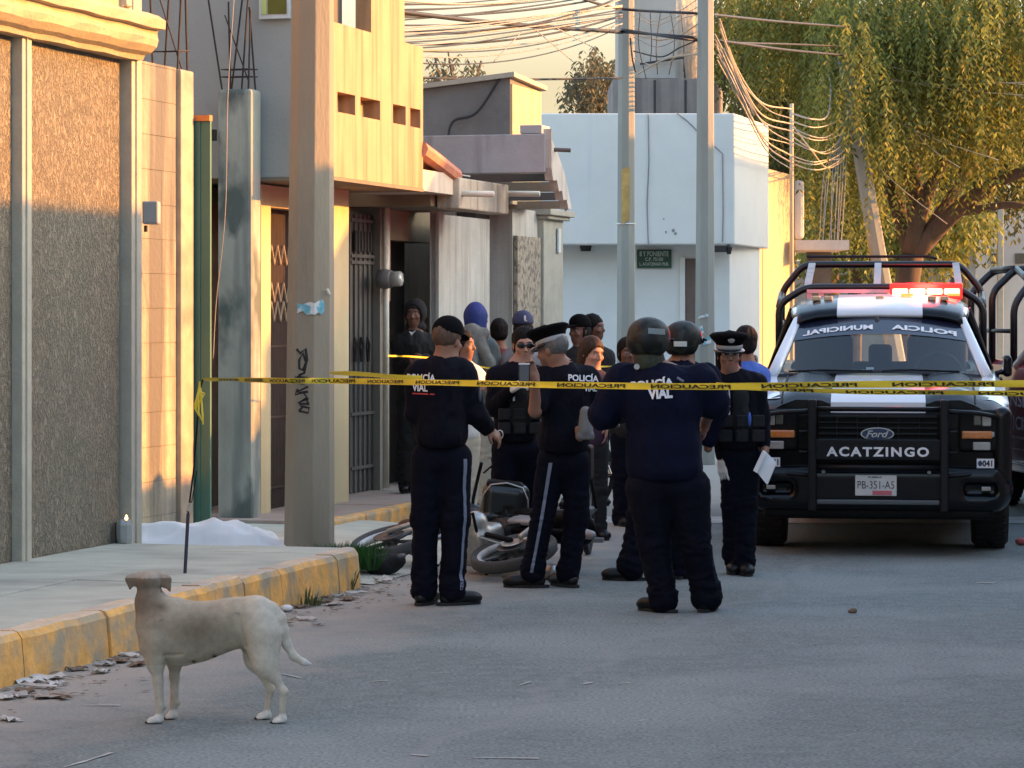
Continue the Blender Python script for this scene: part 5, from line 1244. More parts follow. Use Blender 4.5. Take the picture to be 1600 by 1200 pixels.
    if hat == 'peaked':
        m_ = MB(); Rc = R @ rotx(math.radians(8))
        T_ = lambda x, y, z: tuple(loc(Rc, HP(0, .0, .0), (x * hsz, y * hsz + .012, z * hsz)))
        def ring(r1, ry, z, tilt=0): return (r1, ry, z)
        prof = [(.090, .105, .078), (.095, .110, .088), (.108, .120, .102), (.132, .145, .128), (.136, .150, .140), (.120, .132, .153), (.06, .07, .160), (.0, .0, .161)]
        n = 32; vs = []
        for (rx, ry, z) in prof:
            for k in range(n):
                a = 2 * math.pi * k / n; up = .018 * max(0, -math.sin(a)) * (z - .09) / .07
                vs.append(T_(rx * math.cos(a), ry * math.sin(a) - .008 * (z > .1), z + up))
        m_.add(vs, [(i * n + k, i * n + (k + 1) % n, (i + 1) * n + (k + 1) % n, (i + 1) * n + k) for i in range(len(prof) - 1) for k in range(n)])
        o = m_.build('cap', m_capm, r, smooth=True)
        m_ = MB(); vs = []; prof = [(.089, .104, .050), (.091, .106, .054), (.092, .107, .078), (.089, .104, .080)]
        for (rx, ry, z) in prof:
            for k in range(n): a = 2 * math.pi * k / n; vs.append(T_(rx * math.cos(a), ry * math.sin(a), z))
        m_.add(vs, [(i * n + k, i * n + (k + 1) % n, (i + 1) * n + (k + 1) % n, (i + 1) * n + k) for i in range(3) for k in range(n)]); m_.build('band', m_band, o, smooth=True)
        m_ = MB(); vs = []
        for j, (q, z) in enumerate(((1.0, .054), (1.22, .052), (1.42, .044), (1.48, .036), (1.42, .033), (1.2, .040), (1.0, .046))):
            for k in range(15):
                a = math.pi + math.pi * (k + .0) / 14; cr = .35 + .65 * math.sin((a - math.pi)); qq = 1 + (q - 1) * cr
                vs.append(T_(.090 * qq * math.cos(a) * (1 - .1 * (qq - 1)), .105 * qq * math.sin(a), z))
        m_.add(vs, [(i * 15 + k, i * 15 + k + 1, (i + 1) * 15 + k + 1, (i + 1) * 15 + k) for i in range(6) for k in range(14)]); m_.build('peak', m_visor, o, smooth=True)
        if abs(((hy + 180) % 360) - 180) < 80:
            m_ = MB(); m_.lathe([(.0, -.152), (.010, -.152), (.014, -.146), (.020, -.145), (.024, -.140), (.022, -.128)], axis='y', n=12, T=lambda x, y, z: T_(x, y, z + .125)); m_.build('cap_badge', m_silver, o)
    if hat in ('helmet', 'visor_helmet'):
        S = SDF(); S.ell(HP(0, .008, .045), np.array((.126, .142, .106)) * hsz, R, k=.02); S.ell(HP(0, .02, .0), np.array((.124, .136, .085)) * hsz, R, k=.03)
        if hat == 'helmet': S.ell(HP(0, .03, -.02), np.array((.118, .115, .085)) * hsz, R, k=.03)
        else:
            S.ell(HP(0, .03, -.025), np.array((.105, .105, .075)) * hsz, R, k=.03)
        S.box(HP(0, -.10, -.09), (.2, .11, .085), R, rad=.01, k=.02, sub=True); S.box(HP(0, 0, -.165), (.3, .3, .085), R, rad=.001, k=.01, sub=True)
        S.ell(HP(0, .0, -.02), np.array((.085, .105, .11)) * hsz, R, k=.01, sub=True)
        for q in (-1, 1): S.cap(HP(q * .118, -.10, .02), HP(q * .05, -.14, .035), .010, .008, k=.01)
        V, Fq = S.mesh(.0065); o = mk('helmet', V, Fq, m_helm, r, smooth=True); kids['cap'] = o; kids['hbv'] = bvh_of(V, Fq)
        S = SDF()
        S.ell(HP(0, -.115, .020), np.array((.10, .045, .045)) * hsz, R, k=.01); S.ell(HP(0, -.10, .01), np.array((.095, .04, .05)) * hsz, R, k=.006, sub=True)
        V, Fq = S.mesh(.007); mk('visor', V, Fq, m_visor, o, smooth=True)
        m_ = MB()
        if hat == 'visor_helmet':
            for q in (-1, 1): m_.lathe([(.0, .132), (.018, .132), (.022, .12), (.022, .10)], axis='x', n=12, T=lambda x, y, z, q=q: tuple(HP(q * x, y - .02, z + .03))) 
            m_.build('visor_pivot', m_visor, o, smooth=True)
    return r, P, R, kids, HP

IN = lambda *a: np.array(a, float)
# --- officer with the black cap, seen from behind (left of the group)
J = dict(head=(699, 534, .0), neck=(696, 563, .0), chest=(689, 612), pelvis=(690, 700), hem=(690, 688), shL=(655, 585), shR=(722, 583), elL=(648, 645, .0), wrL=(668, 688, -.0 + .22), elR=(743, 646, .03), wrR=(760, 670, .16),
         hipL=(670, 716), hipR=(709, 716), knL=(664, 812, .02), knR=(712, 812), anL=(662, 918, .02), anR=(707, 920))
rA, PA, RA, kA, HA = person('officer in a black cap with his back turned, leftmost of the standing police', J, 256, yaw=172, hyaw=150, hpitch=8, skin='tan', hair=('crop', M('shaved_hair', (.10, .062, .045), .7, var=.35, scale=60, spec=.15)), hat='cap', g=1.05, belly=.01,
    top=dict(mat=m_navy, t=.026, arm=.068, hem=1.02, fold=.008, ff=13, waist=1.05), trousers=m_trou, bagg=1.08, stripe=[('R', -50)], toes=(160, 115), hands=(None, ((.75, .2, -.6), (-.6, .3, -.3), (0, -.4, -.6), .8)), seed=2)
bv = bvh_of(*kA['top'][1:])
bk = lambda P_, px, py, s: ((px - 800) / s, P_['chest'][1] - .4, CH - (py - HY) / s)
text_on('back_lettering', 'POLICÍA', bk(PA, 659, 588, 256), (1, 0, -.02), (0, 0, 1), .175, .052, m_refl, rA, off=.006, bold=.03, target=bv)
text_on('back_lettering', 'VIAL', bk(PA, 657, 605, 256), (1, 0, -.03), (0, 0, 1), .095, .045, m_refl, rA, off=.006, bold=.03, target=bv)
mb = MB(); mb.add([bk(PA, 645, 613, 256), bk(PA, 680, 614, 256), bk(PA, 680, 616, 256), bk(PA, 645, 615.4, 256)], [(0, 1, 2, 3)])
P_ = []
for v in mb.v:
    h = bv.ray_cast(Vector(v), Vector((0, 1, 0)), 1.5); P_.append(h[0] + Vector((0, -.006, 0)) if h[0] else v)
mk('back_stripe', P_, [(0, 1, 2, 3)], m_red, rA)
S = SDF(); q = PA['shR'] * .45 + PA['elR'] * .55; S.ell(q + IN(.062, -.02, 0), (.012, .035, .045), None); V, Fq = S.mesh(.006); mk('shoulder_patch', V, Fq, M('patch_grey', (.05, .055, .07), .7), rA, smooth=True)

# --- officer with the white banded cap photographing with a phone
J = dict(head=(863, 548, -.02), neck=(880, 574, .0), chest=(884, 622), pelvis=(880, 706), hem=(880, 697), shL=(851, 593, -.02), shR=(917, 592, .03), elL=(836, 640, -.20), wrL=(835, 592, -.30), elR=(935, 640, .1), wrR=(905, 668, -.22),
         hipL=(862, 722), hipR=(899, 722), knL=(848, 808, .0), knR=(901, 808, .03), anL=(832, 893, .0), anR=(888, 893, .04))
rC, PC, RC, kC, HC = person('officer in a white banded peaked cap holding a phone up to his face', J, 240.5, yaw=205, hyaw=238, hpitch=10, skin='tan', hair=('crop', m_hairg), hat='peaked', g=1.0,
    top=dict(mat=m_navy, t=.024, arm=.066, hem=1.04, fold=.008, waist=1.0), short=(.8, 0), trousers=m_trou, bagg=1.0, stripe=[('L', -95)], toes=(265, 215), hands=(((-.35, -.15, .9), (.2, -.9, -.2), (-.6, .2, .3), .8), None), stub=.5, seed=4)
bv = bvh_of(*kC['top'][1:])
text_on('back_lettering', 'POLICÍA', bk(PC, 911, 589, 240), (1, 0, -.06), (0, 0, 1), .20, .052, m_refl, rC, off=.006, bold=.03, target=bv)
text_on('back_lettering', 'VIAL', bk(PC, 922, 606, 240), (1, 0, -.03), (0, 0, 1), .085, .042, m_refl, rC, off=.006, bold=.03, target=bv)
S = SDF(); q = np.array(U(915, 661, 18.36)); S.cap(q + IN(0, .03, .07), q + IN(.0, .03, -.05), .036, .050, k=.01); S.box(q + IN(0, .025, -.085), (.056, .034, .022), None, rad=.012, k=.01); V, Fq = S.mesh(.007); mk('holster', V, Fq, M('holster_grey', (.13, .13, .125), .7, var=.2), rC, smooth=True)
mb = MB(); q = np.array(U(819, 581, F / 240.5 - .42)); mb.box((q[0] - .035, q[1], q[2] - .075), (q[0] + .035, q[1] + .01, q[2] + .055)); ph = mb.build('phone', m_visor, bevel=.006); tag(ph, 'grey phone held up by the officer in the white banded cap', 'phone')
mb = MB(); mb.box((q[0] - .030, q[1] - .003, q[2] - .062), (q[0] + .030, q[1] - .0015, q[2] + .045)); mb.build('screen', M('phone_screen', (.10, .11, .12), .2), ph)
mb = MB(); mb.box((q[0] - .0355, q[1] - .001, q[2] - .0755), (q[0] + .0355, q[1] + .002, q[2] - .066)); mb.box((q[0] - .0355, q[1] - .001, q[2] + .046), (q[0] + .0355, q[1] + .002, q[2] + .0555)); mb.build('bezel', m_paper, ph)

# --- big officer with the camouflage-tinted helmet, back marked VIAL
J = dict(head=(1014, 535, .0), neck=(1018, 566, .0), chest=(1034, 632), pelvis=(1040, 742), hem=(1040, 740), shL=(972, 594, .0), shR=(1096, 596, .0), elL=(944, 648, .04), wrL=(985, 640, .36), elR=(1116, 632, .05), wrR=(1106, 664, .22),
         hipL=(1015, 764), hipR=(1073, 764), knL=(1022, 850, .0), knR=(1086, 850), anL=(1036, 934, .0), anR=(1104, 930, .04))
rD, PD, RD, kD, HD = person('big officer in a mottled dark helmet and navy shirt marked VIAL, seen from behind', J, 262, yaw=180, hyaw=160, hpitch=4, skin='mid', hair=('short', M('balaclava_cloth', (.04, .045, .03), .9, var=.4, scale=30)), hat='helmet', g=1.34, belly=.01,
    top=dict(mat=m_navy2, t=.02, collar=.055, arm=.092, hem=1.0, fold=.010, ff=9, waist=1.02, name='shirt'), short=(0, .92), trousers=m_trou, bagg=1.22, toes=(228, 160), hands=(None, ((-.1, .3, -.7), (-.6, .3, -.3), (0, -.4, -.6), .8)), seed=6)
bv = bvh_of(*kD['top'][1:])
text_on('back_lettering', 'POLICÍA', bk(PD, 1017, 597, 262), (1, 0, .10), (-.10, 0, 1), .25, .058, m_refl, rD, off=.006, bold=.04, target=bv)
text_on('back_lettering', 'VIAL', bk(PD, 1029, 613, 262), (1, 0, .06), (-.06, 0, 1), .145, .066, m_refl, rD, off=.006, bold=.05, target=bv)
S = SDF(); S.cap(HD(0, .03, -.03), HD(0, .035, -.115), .070, .068, k=.02); S.cap(HD(0, .035, -.10), PD['neck'] + IN(0, 0, .01), .070, .080, k=.03); V, Fq = S.mesh(.009); V = drape(V, Fq, .004, 40, 3, (1, 1, 2)); mk('neck_cover', V, Fq, MATS['balaclava_cloth'], rD, smooth=True)
bvh = kD['hbv']; mb = MB(); vs = []
for i in range(9):
    for z in (512, 521):
        p0 = Vector(((1011 + i * 3.4 - 800) / 262, 16, CH - (z + .25 * i - HY) / 262)); h = bvh.ray_cast(p0, Vector((0, 1, 0)), 3); vs.append(tuple((h[0] if h[0] else p0) + Vector((0, -.003, 0))))
mk('helmet_plate', vs, [(2 * i, 2 * i + 1, 2 * i + 3, 2 * i + 2) for i in range(8)], M('plate_grey', (.13, .16, .16), .4), kD['cap'])
mb = MB(); q = np.array(U(995, 573, F / 262 - .14)); mb.lathe([(0, 0), (.017, 0), (.017, .015)], c=tuple(q), axis='y', n=14); mb.build('shoulder_button', m_silver, rD)
mb = MB(); mb.tube([U(1058, 590, F / 262 - .17), U(1068, 596, F / 262 - .17)], .008, 5); mb.build('strap_end', m_trim, rD)

# --- second helmeted officer behind him
J = dict(head=(1068, 536, .0), neck=(1066, 562, .0), chest=(1060, 615), pelvis=(1040, 706), shL=(1030, 590, .0), shR=(1104, 588, .0), elL=(1020, 640, .06), wrL=(1030, 660, .3), elR=(1122, 640, .0), wrR=(1108, 690, .1),
         hipL=(1020, 722), hipR=(1058, 722), knL=(1000, 806, -.05), knR=(1058, 810), anL=(984, 884, -.1), anR=(1060, 890, .04))
rE, PE, RE, kE, HE = person('officer in a glossy black visor helmet standing behind the big officer', J, 233, yaw=178, hyaw=150, skin='mid', hair=('crop', m_hair), hat='visor_helmet', g=1.1,
    top=dict(mat=m_navy2, t=.02, arm=.075, fold=.008), trousers=m_trou, bagg=1.15, toes=(262, 180), hands=(None, None), seed=8)
bvh = kE['hbv']; vs = []
for i in range(8):
    for z in (533, 541):
        p0 = Vector(((1051 + i * 2.9 - 800) / 233, 17, CH - (z - HY) / 233)); h = bvh.ray_cast(p0, Vector((0, 1, 0)), 4); vs.append(tuple((h[0] if h[0] else p0) + Vector((0, -.003, 0))))
mk('helmet_plate', vs, [(2 * i, 2 * i + 1, 2 * i + 3, 2 * i + 2) for i in range(7)], M('plate_pale', (.3, .3, .28), .5), kE['cap'])

# --- officer with sunglasses facing the camera
J = dict(head=(819, 540, .0), neck=(814, 568, .0), chest=(808, 612), pelvis=(806, 688), hem=(806, 682), shL=(777, 590, .0), shR=(845, 590, .02), elL=(772, 636, -.05), wrL=(800, 606, -.26), elR=(852, 640, -.02), wrR=(845, 612, -.24),
         hipL=(790, 700), hipR=(824, 700), knL=(788, 775), knR=(826, 775, .1), anL=(786, 852), anR=(830, 856, .1))
rB, PB, RB_, kB, HB = person('officer in dark sunglasses facing the camera, a white glove at chest height', J, 219, yaw=8, hyaw=6, hpitch=6, skin='pale', hair=('short', m_hair), g=1.0,
    top=dict(mat=m_navy, t=.02, arm=.062, vest=True, fold=.007), trousers=m_trou, toes=(10, -10), hands=(((.5, -.6, .3), (.6, .2, -.4), (0, 0, 1), .6), ((-.4, -.6, .4), (-.6, .2, -.3), (0, 0, 1), .7)), glove=(True, True), seed=9, stub=.15)
mb = MB()
for q in (-1, 1):
    mb.lathe([(0, -.113), (.022, -.111), (.026, -.106), (.022, -.102)], axis='y', n=14, T=lambda x, y, z, q=q: tuple(HB(q * .032 + x * 1.18, y + abs(q * .032 + x) * .25, z * .72 + .011)))
mb.tube([HB(-.012, -.108, .016), HB(.012, -.108, .016)], .003, 5)
for q in (-1, 1): mb.tube([HB(q * .056, -.095, .014), HB(q * .078, -.01, .012)], .003, 5)
mb.build('sunglasses', m_sungl, rB)
mb = MB()
for px, py in ((795, 622), (803, 622)): q = np.array(U(px, py, F / 219 - .19)); mb.box((q[0] - .007, q[1], q[2] - .02), (q[0] + .007, q[1] + .01, q[2] + .02))
mb.build('vest_patch', m_refl, rB)
mb = MB(); q = np.array(U(781, 679, F / 219 - .2)); mb.tube([(q[0] + .022 * math.cos(a * .5), q[1], q[2] + .03 * math.sin(a * .5)) for a in range(-3, 7)], .005, 5); mb.build('handcuff', m_silver, rB)

# --- female officer with the peaked cap
J = dict(head=(1139, 556, -.01), neck=(1141, 592, .0), chest=(1152, 622), pelvis=(1156, 700), hem=(1156, 694), shL=(1123, 601, .0), shR=(1181, 600, .0), elL=(1122, 658, .02), wrL=(1128, 716, -.03), elR=(1192, 654, .02), wrR=(1194, 698, -.06),
         hipL=(1145, 712), hipR=(1168, 712), knL=(1146, 790, .03), knR=(1166, 790), anL=(1148, 872, .10), anR=(1163, 878, .0))
rG, PG, RG, kG, HG = person('female officer in a peaked cap and spectacles holding white papers, one hand gloved', J, 229, yaw=4, hyaw=2, hpitch=-2, skin='tan', fem=True, hair=('long', m_hair), hat='peaked', g=.98,
    top=dict(mat=m_navy, t=.018, arm=.056, vest=True, fold=.006, collar=.005), trousers=m_trou, bagg=.98, toes=(-5, 5), hands=(((.05, -.15, -1), (.5, .5, 0), (.5, -.6, 0), .45), ((.05, -.2, -1), (-.7, 0, 0), (0, -1, 0), .8)), glove=(True, False), seed=11)
mb = MB()
for q in (-1, 1): mb.tube([tuple(HG(q * .031 + .024 * math.cos(a * .785), -.116, .008 + .017 * math.sin(a * .785))) for a in range(8)], .0022, 4, closed=True)
mb.tube([tuple(HG(-.008, -.118, .012)), tuple(HG(.008, -.118, .012))], .0022, 4); mb.build('spectacles', m_silver, rG)
mb = MB(); mb.tube([U(1139, 607, F / 229 - .19), U(1140, 622, F / 229 - .2), U(1137, 634, F / 229 - .2)], .004, 5); q = U(1138, 641, F / 229 - .2); mb.box((q[0] - .012, q[1], q[2] - .03), (q[0] + .012, q[1] + .01, q[2] + .03)); mb.build('whistle_cord', m_refl, rG)
S = SDF(); q = np.array(U(1171, 655, F / 229 - .17)); S.ell(q, (.012, .02, .05), None); V, Fq = S.mesh(.006); mk('blue_radio_tab', V, Fq, m_bluesh, rG, smooth=True)
mb = MB(); q = [U(1179, 733, F / 229 - .16), U(1198, 757, F / 229 - .17), U(1212, 723, F / 229 - .15), U(1192, 703, F / 229 - .13)]
for k in range(3): mb.add([(p[0] + .004 * k, p[1] + .003 * k, p[2]) for p in q] + [(p[0] + .004 * k, p[1] + .003 * k + .0015, p[2]) for p in q], [(0, 1, 2, 3), (7, 6, 5, 4), (0, 1, 5, 4), (1, 2, 6, 5), (2, 3, 7, 6), (3, 0, 4, 7)])
q2 = [U(1178, 735, F / 229 - .17), U(1184, 739, F / 229 - .19), U(1198, 708, F / 229 - .17), U(1192, 705, F / 229 - .15)]
mb.add([tuple(p) for p in q2] + [(p[0] - .006, p[1] - .012, p[2]) for p in q2], [(0, 1, 2, 3), (7, 6, 5, 4), (0, 1, 5, 4), (1, 2, 6, 5), (2, 3, 7, 6), (3, 0, 4, 7)])
tag(mb.build('document', m_paper), 'folded white papers in the hand of the female officer', 'papers')

# --- onlookers
def std(px, eye, feet, s, z0=0.0, lean=0, w=44):
    """upright default skeleton from head centre row and feet row"""
    H_ = feet - eye; f = lambda t: eye + H_ * t
    return dict(head=(px, eye), neck=(px, f(.105)), chest=(px, f(.22)), pelvis=(px, f(.455)), shL=(px - w * .42, f(.165)), shR=(px + w * .42, f(.165)), elL=(px - w * .5, f(.33)), wrL=(px - w * .45, f(.47)), elR=(px + w * .5, f(.33)), wrR=(px + w * .45, f(.47)),
                hipL=(px - w * .22, f(.5)), hipR=(px + w * .22, f(.5)), knL=(px - w * .22, f(.73)), knR=(px + w * .22, f(.73)), anL=(px - w * .22, f(.96)), anR=(px + w * .22, f(.96)))
J = std(648, 492, 768, 167, w=54); J.update(elL=(626, 575), wrL=(645, 566, -.24), elR=(676, 575), wrR=(664, 560, -.26))
r_, P_, R_, k_, H_ = person('man in a black hoodie with folded arms standing at the dark doorway', J, 169, gz=.125, yaw=-8, hyaw=-12, skin='dark', hair=('short', m_jblk), top=dict(mat=m_jblk, t=.03, arm=.070, fold=.008, name='hoodie'), trousers=m_jblk, hands=(((.8, -.1, .2), (.1, .9, 0), (0, 0, 1), .5), ((-.8, -.2, -.1), (.1, .9, 0), (0, 0, 1), .5)), toes=(-10, 20), seed=21, fast=True)
S = SDF(); S.ell(H_(0, .02, .03), (.108, .115, .125), R_, k=.02); S.ell(H_(0, -.10, -.02), (.078, .10, .110), R_, k=.02, sub=True); S.ell(H_(0, .03, -.11), (.10, .09, .05), R_, k=.04); V, Fq = S.mesh(.009); mk('hood', V, Fq, m_jblk, r_, smooth=True)
mb = MB(); mb.add([tuple(H_(-.03, -.10, -.15)), tuple(H_(0, -.12, -.19)), tuple(H_(.04, -.10, -.14)), tuple(H_(0, -.10, -.16))], [(0, 1, 2, 3)]); mb.build('collar', m_whitec, r_)
J = std(745, 498, 789, 180, w=40); J.update(wrR=(768, 570, -.1), elR=(768, 556))
r_, P_, R_, k_, H_ = person('person in a bright blue hood and a grey green shawl, turned away to the right', J, 180, gz=.125, yaw=120, hyaw=140, skin='dark', hair=None, top=dict(mat=m_shawl, t=.035, arm=.07, fold=.010, name='coat'), trousers=M('pale_trousers', (.42, .38, .30), .9, var=.1), seed=22, fast=True)
S = SDF(); S.ell(H_(0, .018, .035), (.086, .102, .112), R_, k=.02); S.box(H_(0, .015, -.03), (.078, .088, .11), R_, rad=.05, k=.04); S.ell(H_(0, -.12, -.02), (.060, .10, .090), R_, k=.02, sub=True); V, Fq = S.mesh(.008); V = drape(V, Fq, .003, 24, 4); mk('hood', V, Fq, m_hoodb, r_, smooth=True)
S = SDF()
for q in (-1, 1): S.cap(U(737 + q * 3, 516, 24.8), U(752 + q * 13, 566, 24.7), .055, .045, k=.02); S.cap(U(752 + q * 13, 566, 24.7), U(757 + q * 12, 602, 24.7), .045, .03, k=.02)
S.cap(U(733, 520, 24.8), U(756, 522, 24.8), .05, .05, k=.03); V, Fq = S.mesh(.009); V = drape(V, Fq, .010, 22, 6, (1, 1, .5)); mk('shawl', V, Fq, m_shawl, r_, smooth=True)
J = std(722, 540, 835, 196, w=42); J.update(elR=(748, 588, -.05), wrR=(744, 606, -.2))
person('person in a white blouse half hidden behind the officer in the black cap', J, 196, yaw=60, hyaw=70, skin='mid', fem=True, hair=('long', m_hair), top=dict(mat=m_whitec, t=.02, arm=.058, fold=.008, name='blouse'), trousers=M('pale_trousers', (.42, .38, .30), .9), hands=(None, ((.5, -.6, .1), (0, .5, -.5), (0, 0, 1), .7)), seed=23, fast=True)
J = std(817, 514, 800, 181, w=46)
r_, P_, R_, k_, H_ = person('onlooker in a navy cap and grey jacket behind the officer with sunglasses', J, 181, yaw=200, hyaw=190, skin='mid', hair=('sides', m_hair), hat='cap', top=dict(mat=m_grayj, t=.03, arm=.065, name='jacket'), trousers=m_trou, seed=24, fast=True)
k_['cap'].data.materials[0] = M('navy_cap', (.02, .035, .09), .8)
mb = MB(); q = U(821, 498, F / 181 - .12); mb.box((q[0] - .012, q[1], q[2] - .02), (q[0] + .004, q[1] + .01, q[2] + .028)); mb.box((q[0] - .012, q[1], q[2] - .022), (q[0] + .014, q[1] + .01, q[2] - .012)); mb.build('cap_emblem', m_refl, k_['cap'])
J = std(780, 519, 800, 178, w=44)
person('onlooker in a dark red sweater between the blue hood and the navy cap', J, 176, yaw=180, skin='mid', hair=('short', m_hair), top=dict(mat=m_redc, t=.03, arm=.065, name='sweater'), trousers=m_trou, seed=25, fast=True, hs=.9)
J = std(906, 518, 794, 171, w=44)
person('onlooker in a black cap looking left, behind the shoulder of the phone holding officer', J, 171, yaw=-40, hyaw=-50, skin='dark', hair=('sides', m_hair), hat='cap', top=dict(mat=m_jblk, t=.03, arm=.065), trousers=m_trou, seed=26, fast=True)
J = std(928, 513, 790, 170, w=44)
person('dark haired onlooker standing just right of the black capped one', J, 168, yaw=20, hyaw=60, skin='dark', hair=('short', m_hair), top=dict(mat=m_jblk, t=.03, arm=.065), trousers=m_trou, seed=27, fast=True)
J = std(925, 552, 843, 198, w=46); J.update(elR=(948, 630), wrR=(946, 662, -.1), elL=(905, 630))
person('woman with brown hair and a bare forearm looking down to the right', J, 198, yaw=30, hyaw=38, hpitch=12, skin='pale', fem=True, hair=('long', m_hairb), top=dict(mat=M('plum_top', (.03, .012, .03), .9, var=.2), t=.015, arm=.05, name='top', collar=0), short=(.6, .6), trousers=m_jblk, hands=(None, ((0, -.1, -1), (-.6, 0, 0), (0, -1, 0), .4)), seed=28, fast=True, bagg=.85, toes=(0, 20))
J = std(981, 552, 820, 186, w=44)
person('dark haired onlooker peeking out left of the mottled helmet', J, 186, yaw=10, hyaw=10, skin='dark', hair=('short', m_hair), top=dict(mat=m_jblk, t=.03, arm=.065), trousers=m_trou, seed=29, fast=True)
J = std(1166, 536, 848, 202, w=50)
person('bystander in a bright blue shirt seen from behind, beside the black pickup', J, 202, yaw=190, hyaw=170, skin='mid', hair=('short', m_hair), top=dict(mat=m_bluesh, t=.02, arm=.065, name='shirt'), trousers=m_jblk, seed=30, fast=True, toes=(95, 170))
# ------------------------------------------------------------------ pickups
m_blk = M('black_paint', (.003, .003, .0045), .25, var=0, spec=.25, coat=.15)
m_mar = M('maroon_paint', (.20, .018, .035), .3, var=.05, spec=.5, coat=.6)
m_wpt = M('white_car_paint', (.62, .64, .68), .28, var=.02, coat=.6)
m_plas = M('black_plastic', (.0035, .0035, .004), .6, var=.1, scale=30, spec=.2)
m_bar = M('bar_powdercoat', (.007, .007, .009), .42, spec=.25)
m_cage = M('cage_tube', (.005, .005, .006), .35, spec=.5)
m_tyre = M('tyre_rubber', (.016, .015, .015), .85, var=.2, scale=20)
m_rim = M('rim_steel', (.35, .35, .36), .35, metal=.8)
m_glass = bpy.data.materials.new('windscreen_glass'); m_glass.use_nodes = True
_n = m_glass.node_tree.nodes; _l = m_glass.node_tree.links; _n.clear()
_o = _n.new('ShaderNodeOutputMaterial'); _mx = _n.new('ShaderNodeMixShader'); _t = _n.new('ShaderNodeBsdfTransparent'); _t.inputs[0].default_value = (.92, .97, .95, 1)
_g = _n.new('ShaderNodeBsdfGlossy'); _g.inputs['Roughness'].default_value = .03; _f = _n.new('ShaderNodeFresnel'); _f.inputs[0].default_value = 1.5
_l.new(_f.outputs[0], _mx.inputs[0]); _l.new(_t.outputs[0], _mx.inputs[1]); _l.new(_g.outputs[0], _mx.inputs[2]); _l.new(_mx.outputs[0], _o.inputs[0])
m_lens = M('clear_lens', (.30, .29, .27), .12, spec=.8, coat=1)
m_amber = M('amber_lens', (.50, .16, .03), .2, spec=.6, coat=1, var=.2, scale=30)
m_int = M('interior_grey', (.03, .03, .034), .8); m_int2 = M('interior_pale', (.22, .24, .23), .8)
m_chrome = M('chrome', (.6, .6, .6), .15, metal=1, var=0)
m_redl = M('red_beacon', (.6, .01, .01), .3, emit=(1.0, .012, .008), estr=.8)
m_redh = M('red_beacon_core', (.9, .3, .25), .3, emit=(1.0, .42, .26), estr=.8)
m_logo = M('logo_blue', (.02, .035, .09), .3)

def loft_body(name, secs, mat, parent, smooth=True, cap=True, sub=0):
    """secs: list of (y, [(x,z)...]) half profiles from the centre line outwards/down, mirrored"""
    V = []; Fc = []; n = None
    for (y, pr) in secs:
        full = [(-x, z) for x, z in reversed(pr)] + [(x, z) for x, z in pr if x > 1e-6]
        if pr[0][0] <= 1e-6: pass
        n = len(full); V += [(x, y, z) for x, z in full]
    for i in range(len(secs) - 1):
        for k in range(n - 1): Fc.append((i * n + k, i * n + k + 1, (i + 1) * n + k + 1, (i + 1) * n + k))
    if cap: Fc.append(tuple(range(n))); Fc.append(tuple((len(secs) - 1) * n + k for k in range(n))[::-1])
    o = mk(name, V, Fc, mat, parent, local=True)
    bm = bmesh.new(); bm.from_mesh(o.data); bmesh.ops.recalc_face_normals(bm, faces=bm.faces); bm.to_mesh(o.data); bm.free()
    if smooth:
        for p in o.data.polygons: p.use_smooth = True
        o.data.set_sharp_from_angle(angle=math.radians(38))
    return o
def wheel(x, y, r, wd, parent, side):
    m_ = MB(); h = wd / 2
    m_.lathe([(r * .62, -h), (r * .90, -h), (r * .985, -h * .75), (r, -h * .4), (r, h * .4), (r * .985, h * .75), (r * .90, h), (r * .62, h)], c=(x, y, r), n=36, axis='x')
    for k in range(36):
        a = 2 * math.pi * k / 36
        for q in (-.5, .5):
            c = (x + q * h, y + r * 1.0 * math.cos(a), r + r * 1.0 * math.sin(a)); t = .010
            m_.box((-h * .32, -.014, -.008), (h * .32, .014, .010), T=lambda X, Y, Z, c=c, a=a: (c[0] + X, c[1] - math.sin(a) * Y + math.cos(a) * Z, c[2] + math.cos(a) * Y + math.sin(a) * Z))
    t = m_.build('wheel', m_tyre, parent, local=True, autos=True)
    m_ = MB(); f = side * h * .8
    m_.lathe([(r * .62, -.02), (r * .60, .02), (r * .5, -.03), (.08, .0), (.05, .03), (0, .03)], c=(x + f, y, r), n=28, axis='x')
    m_.build('rim', m_rim, t, local=True, autos=True)
def arch(y, yc, r, z0):
    d = abs(y - yc); return max(z0, math.sqrt(r * r - d * d) + .38) if d < r else z0

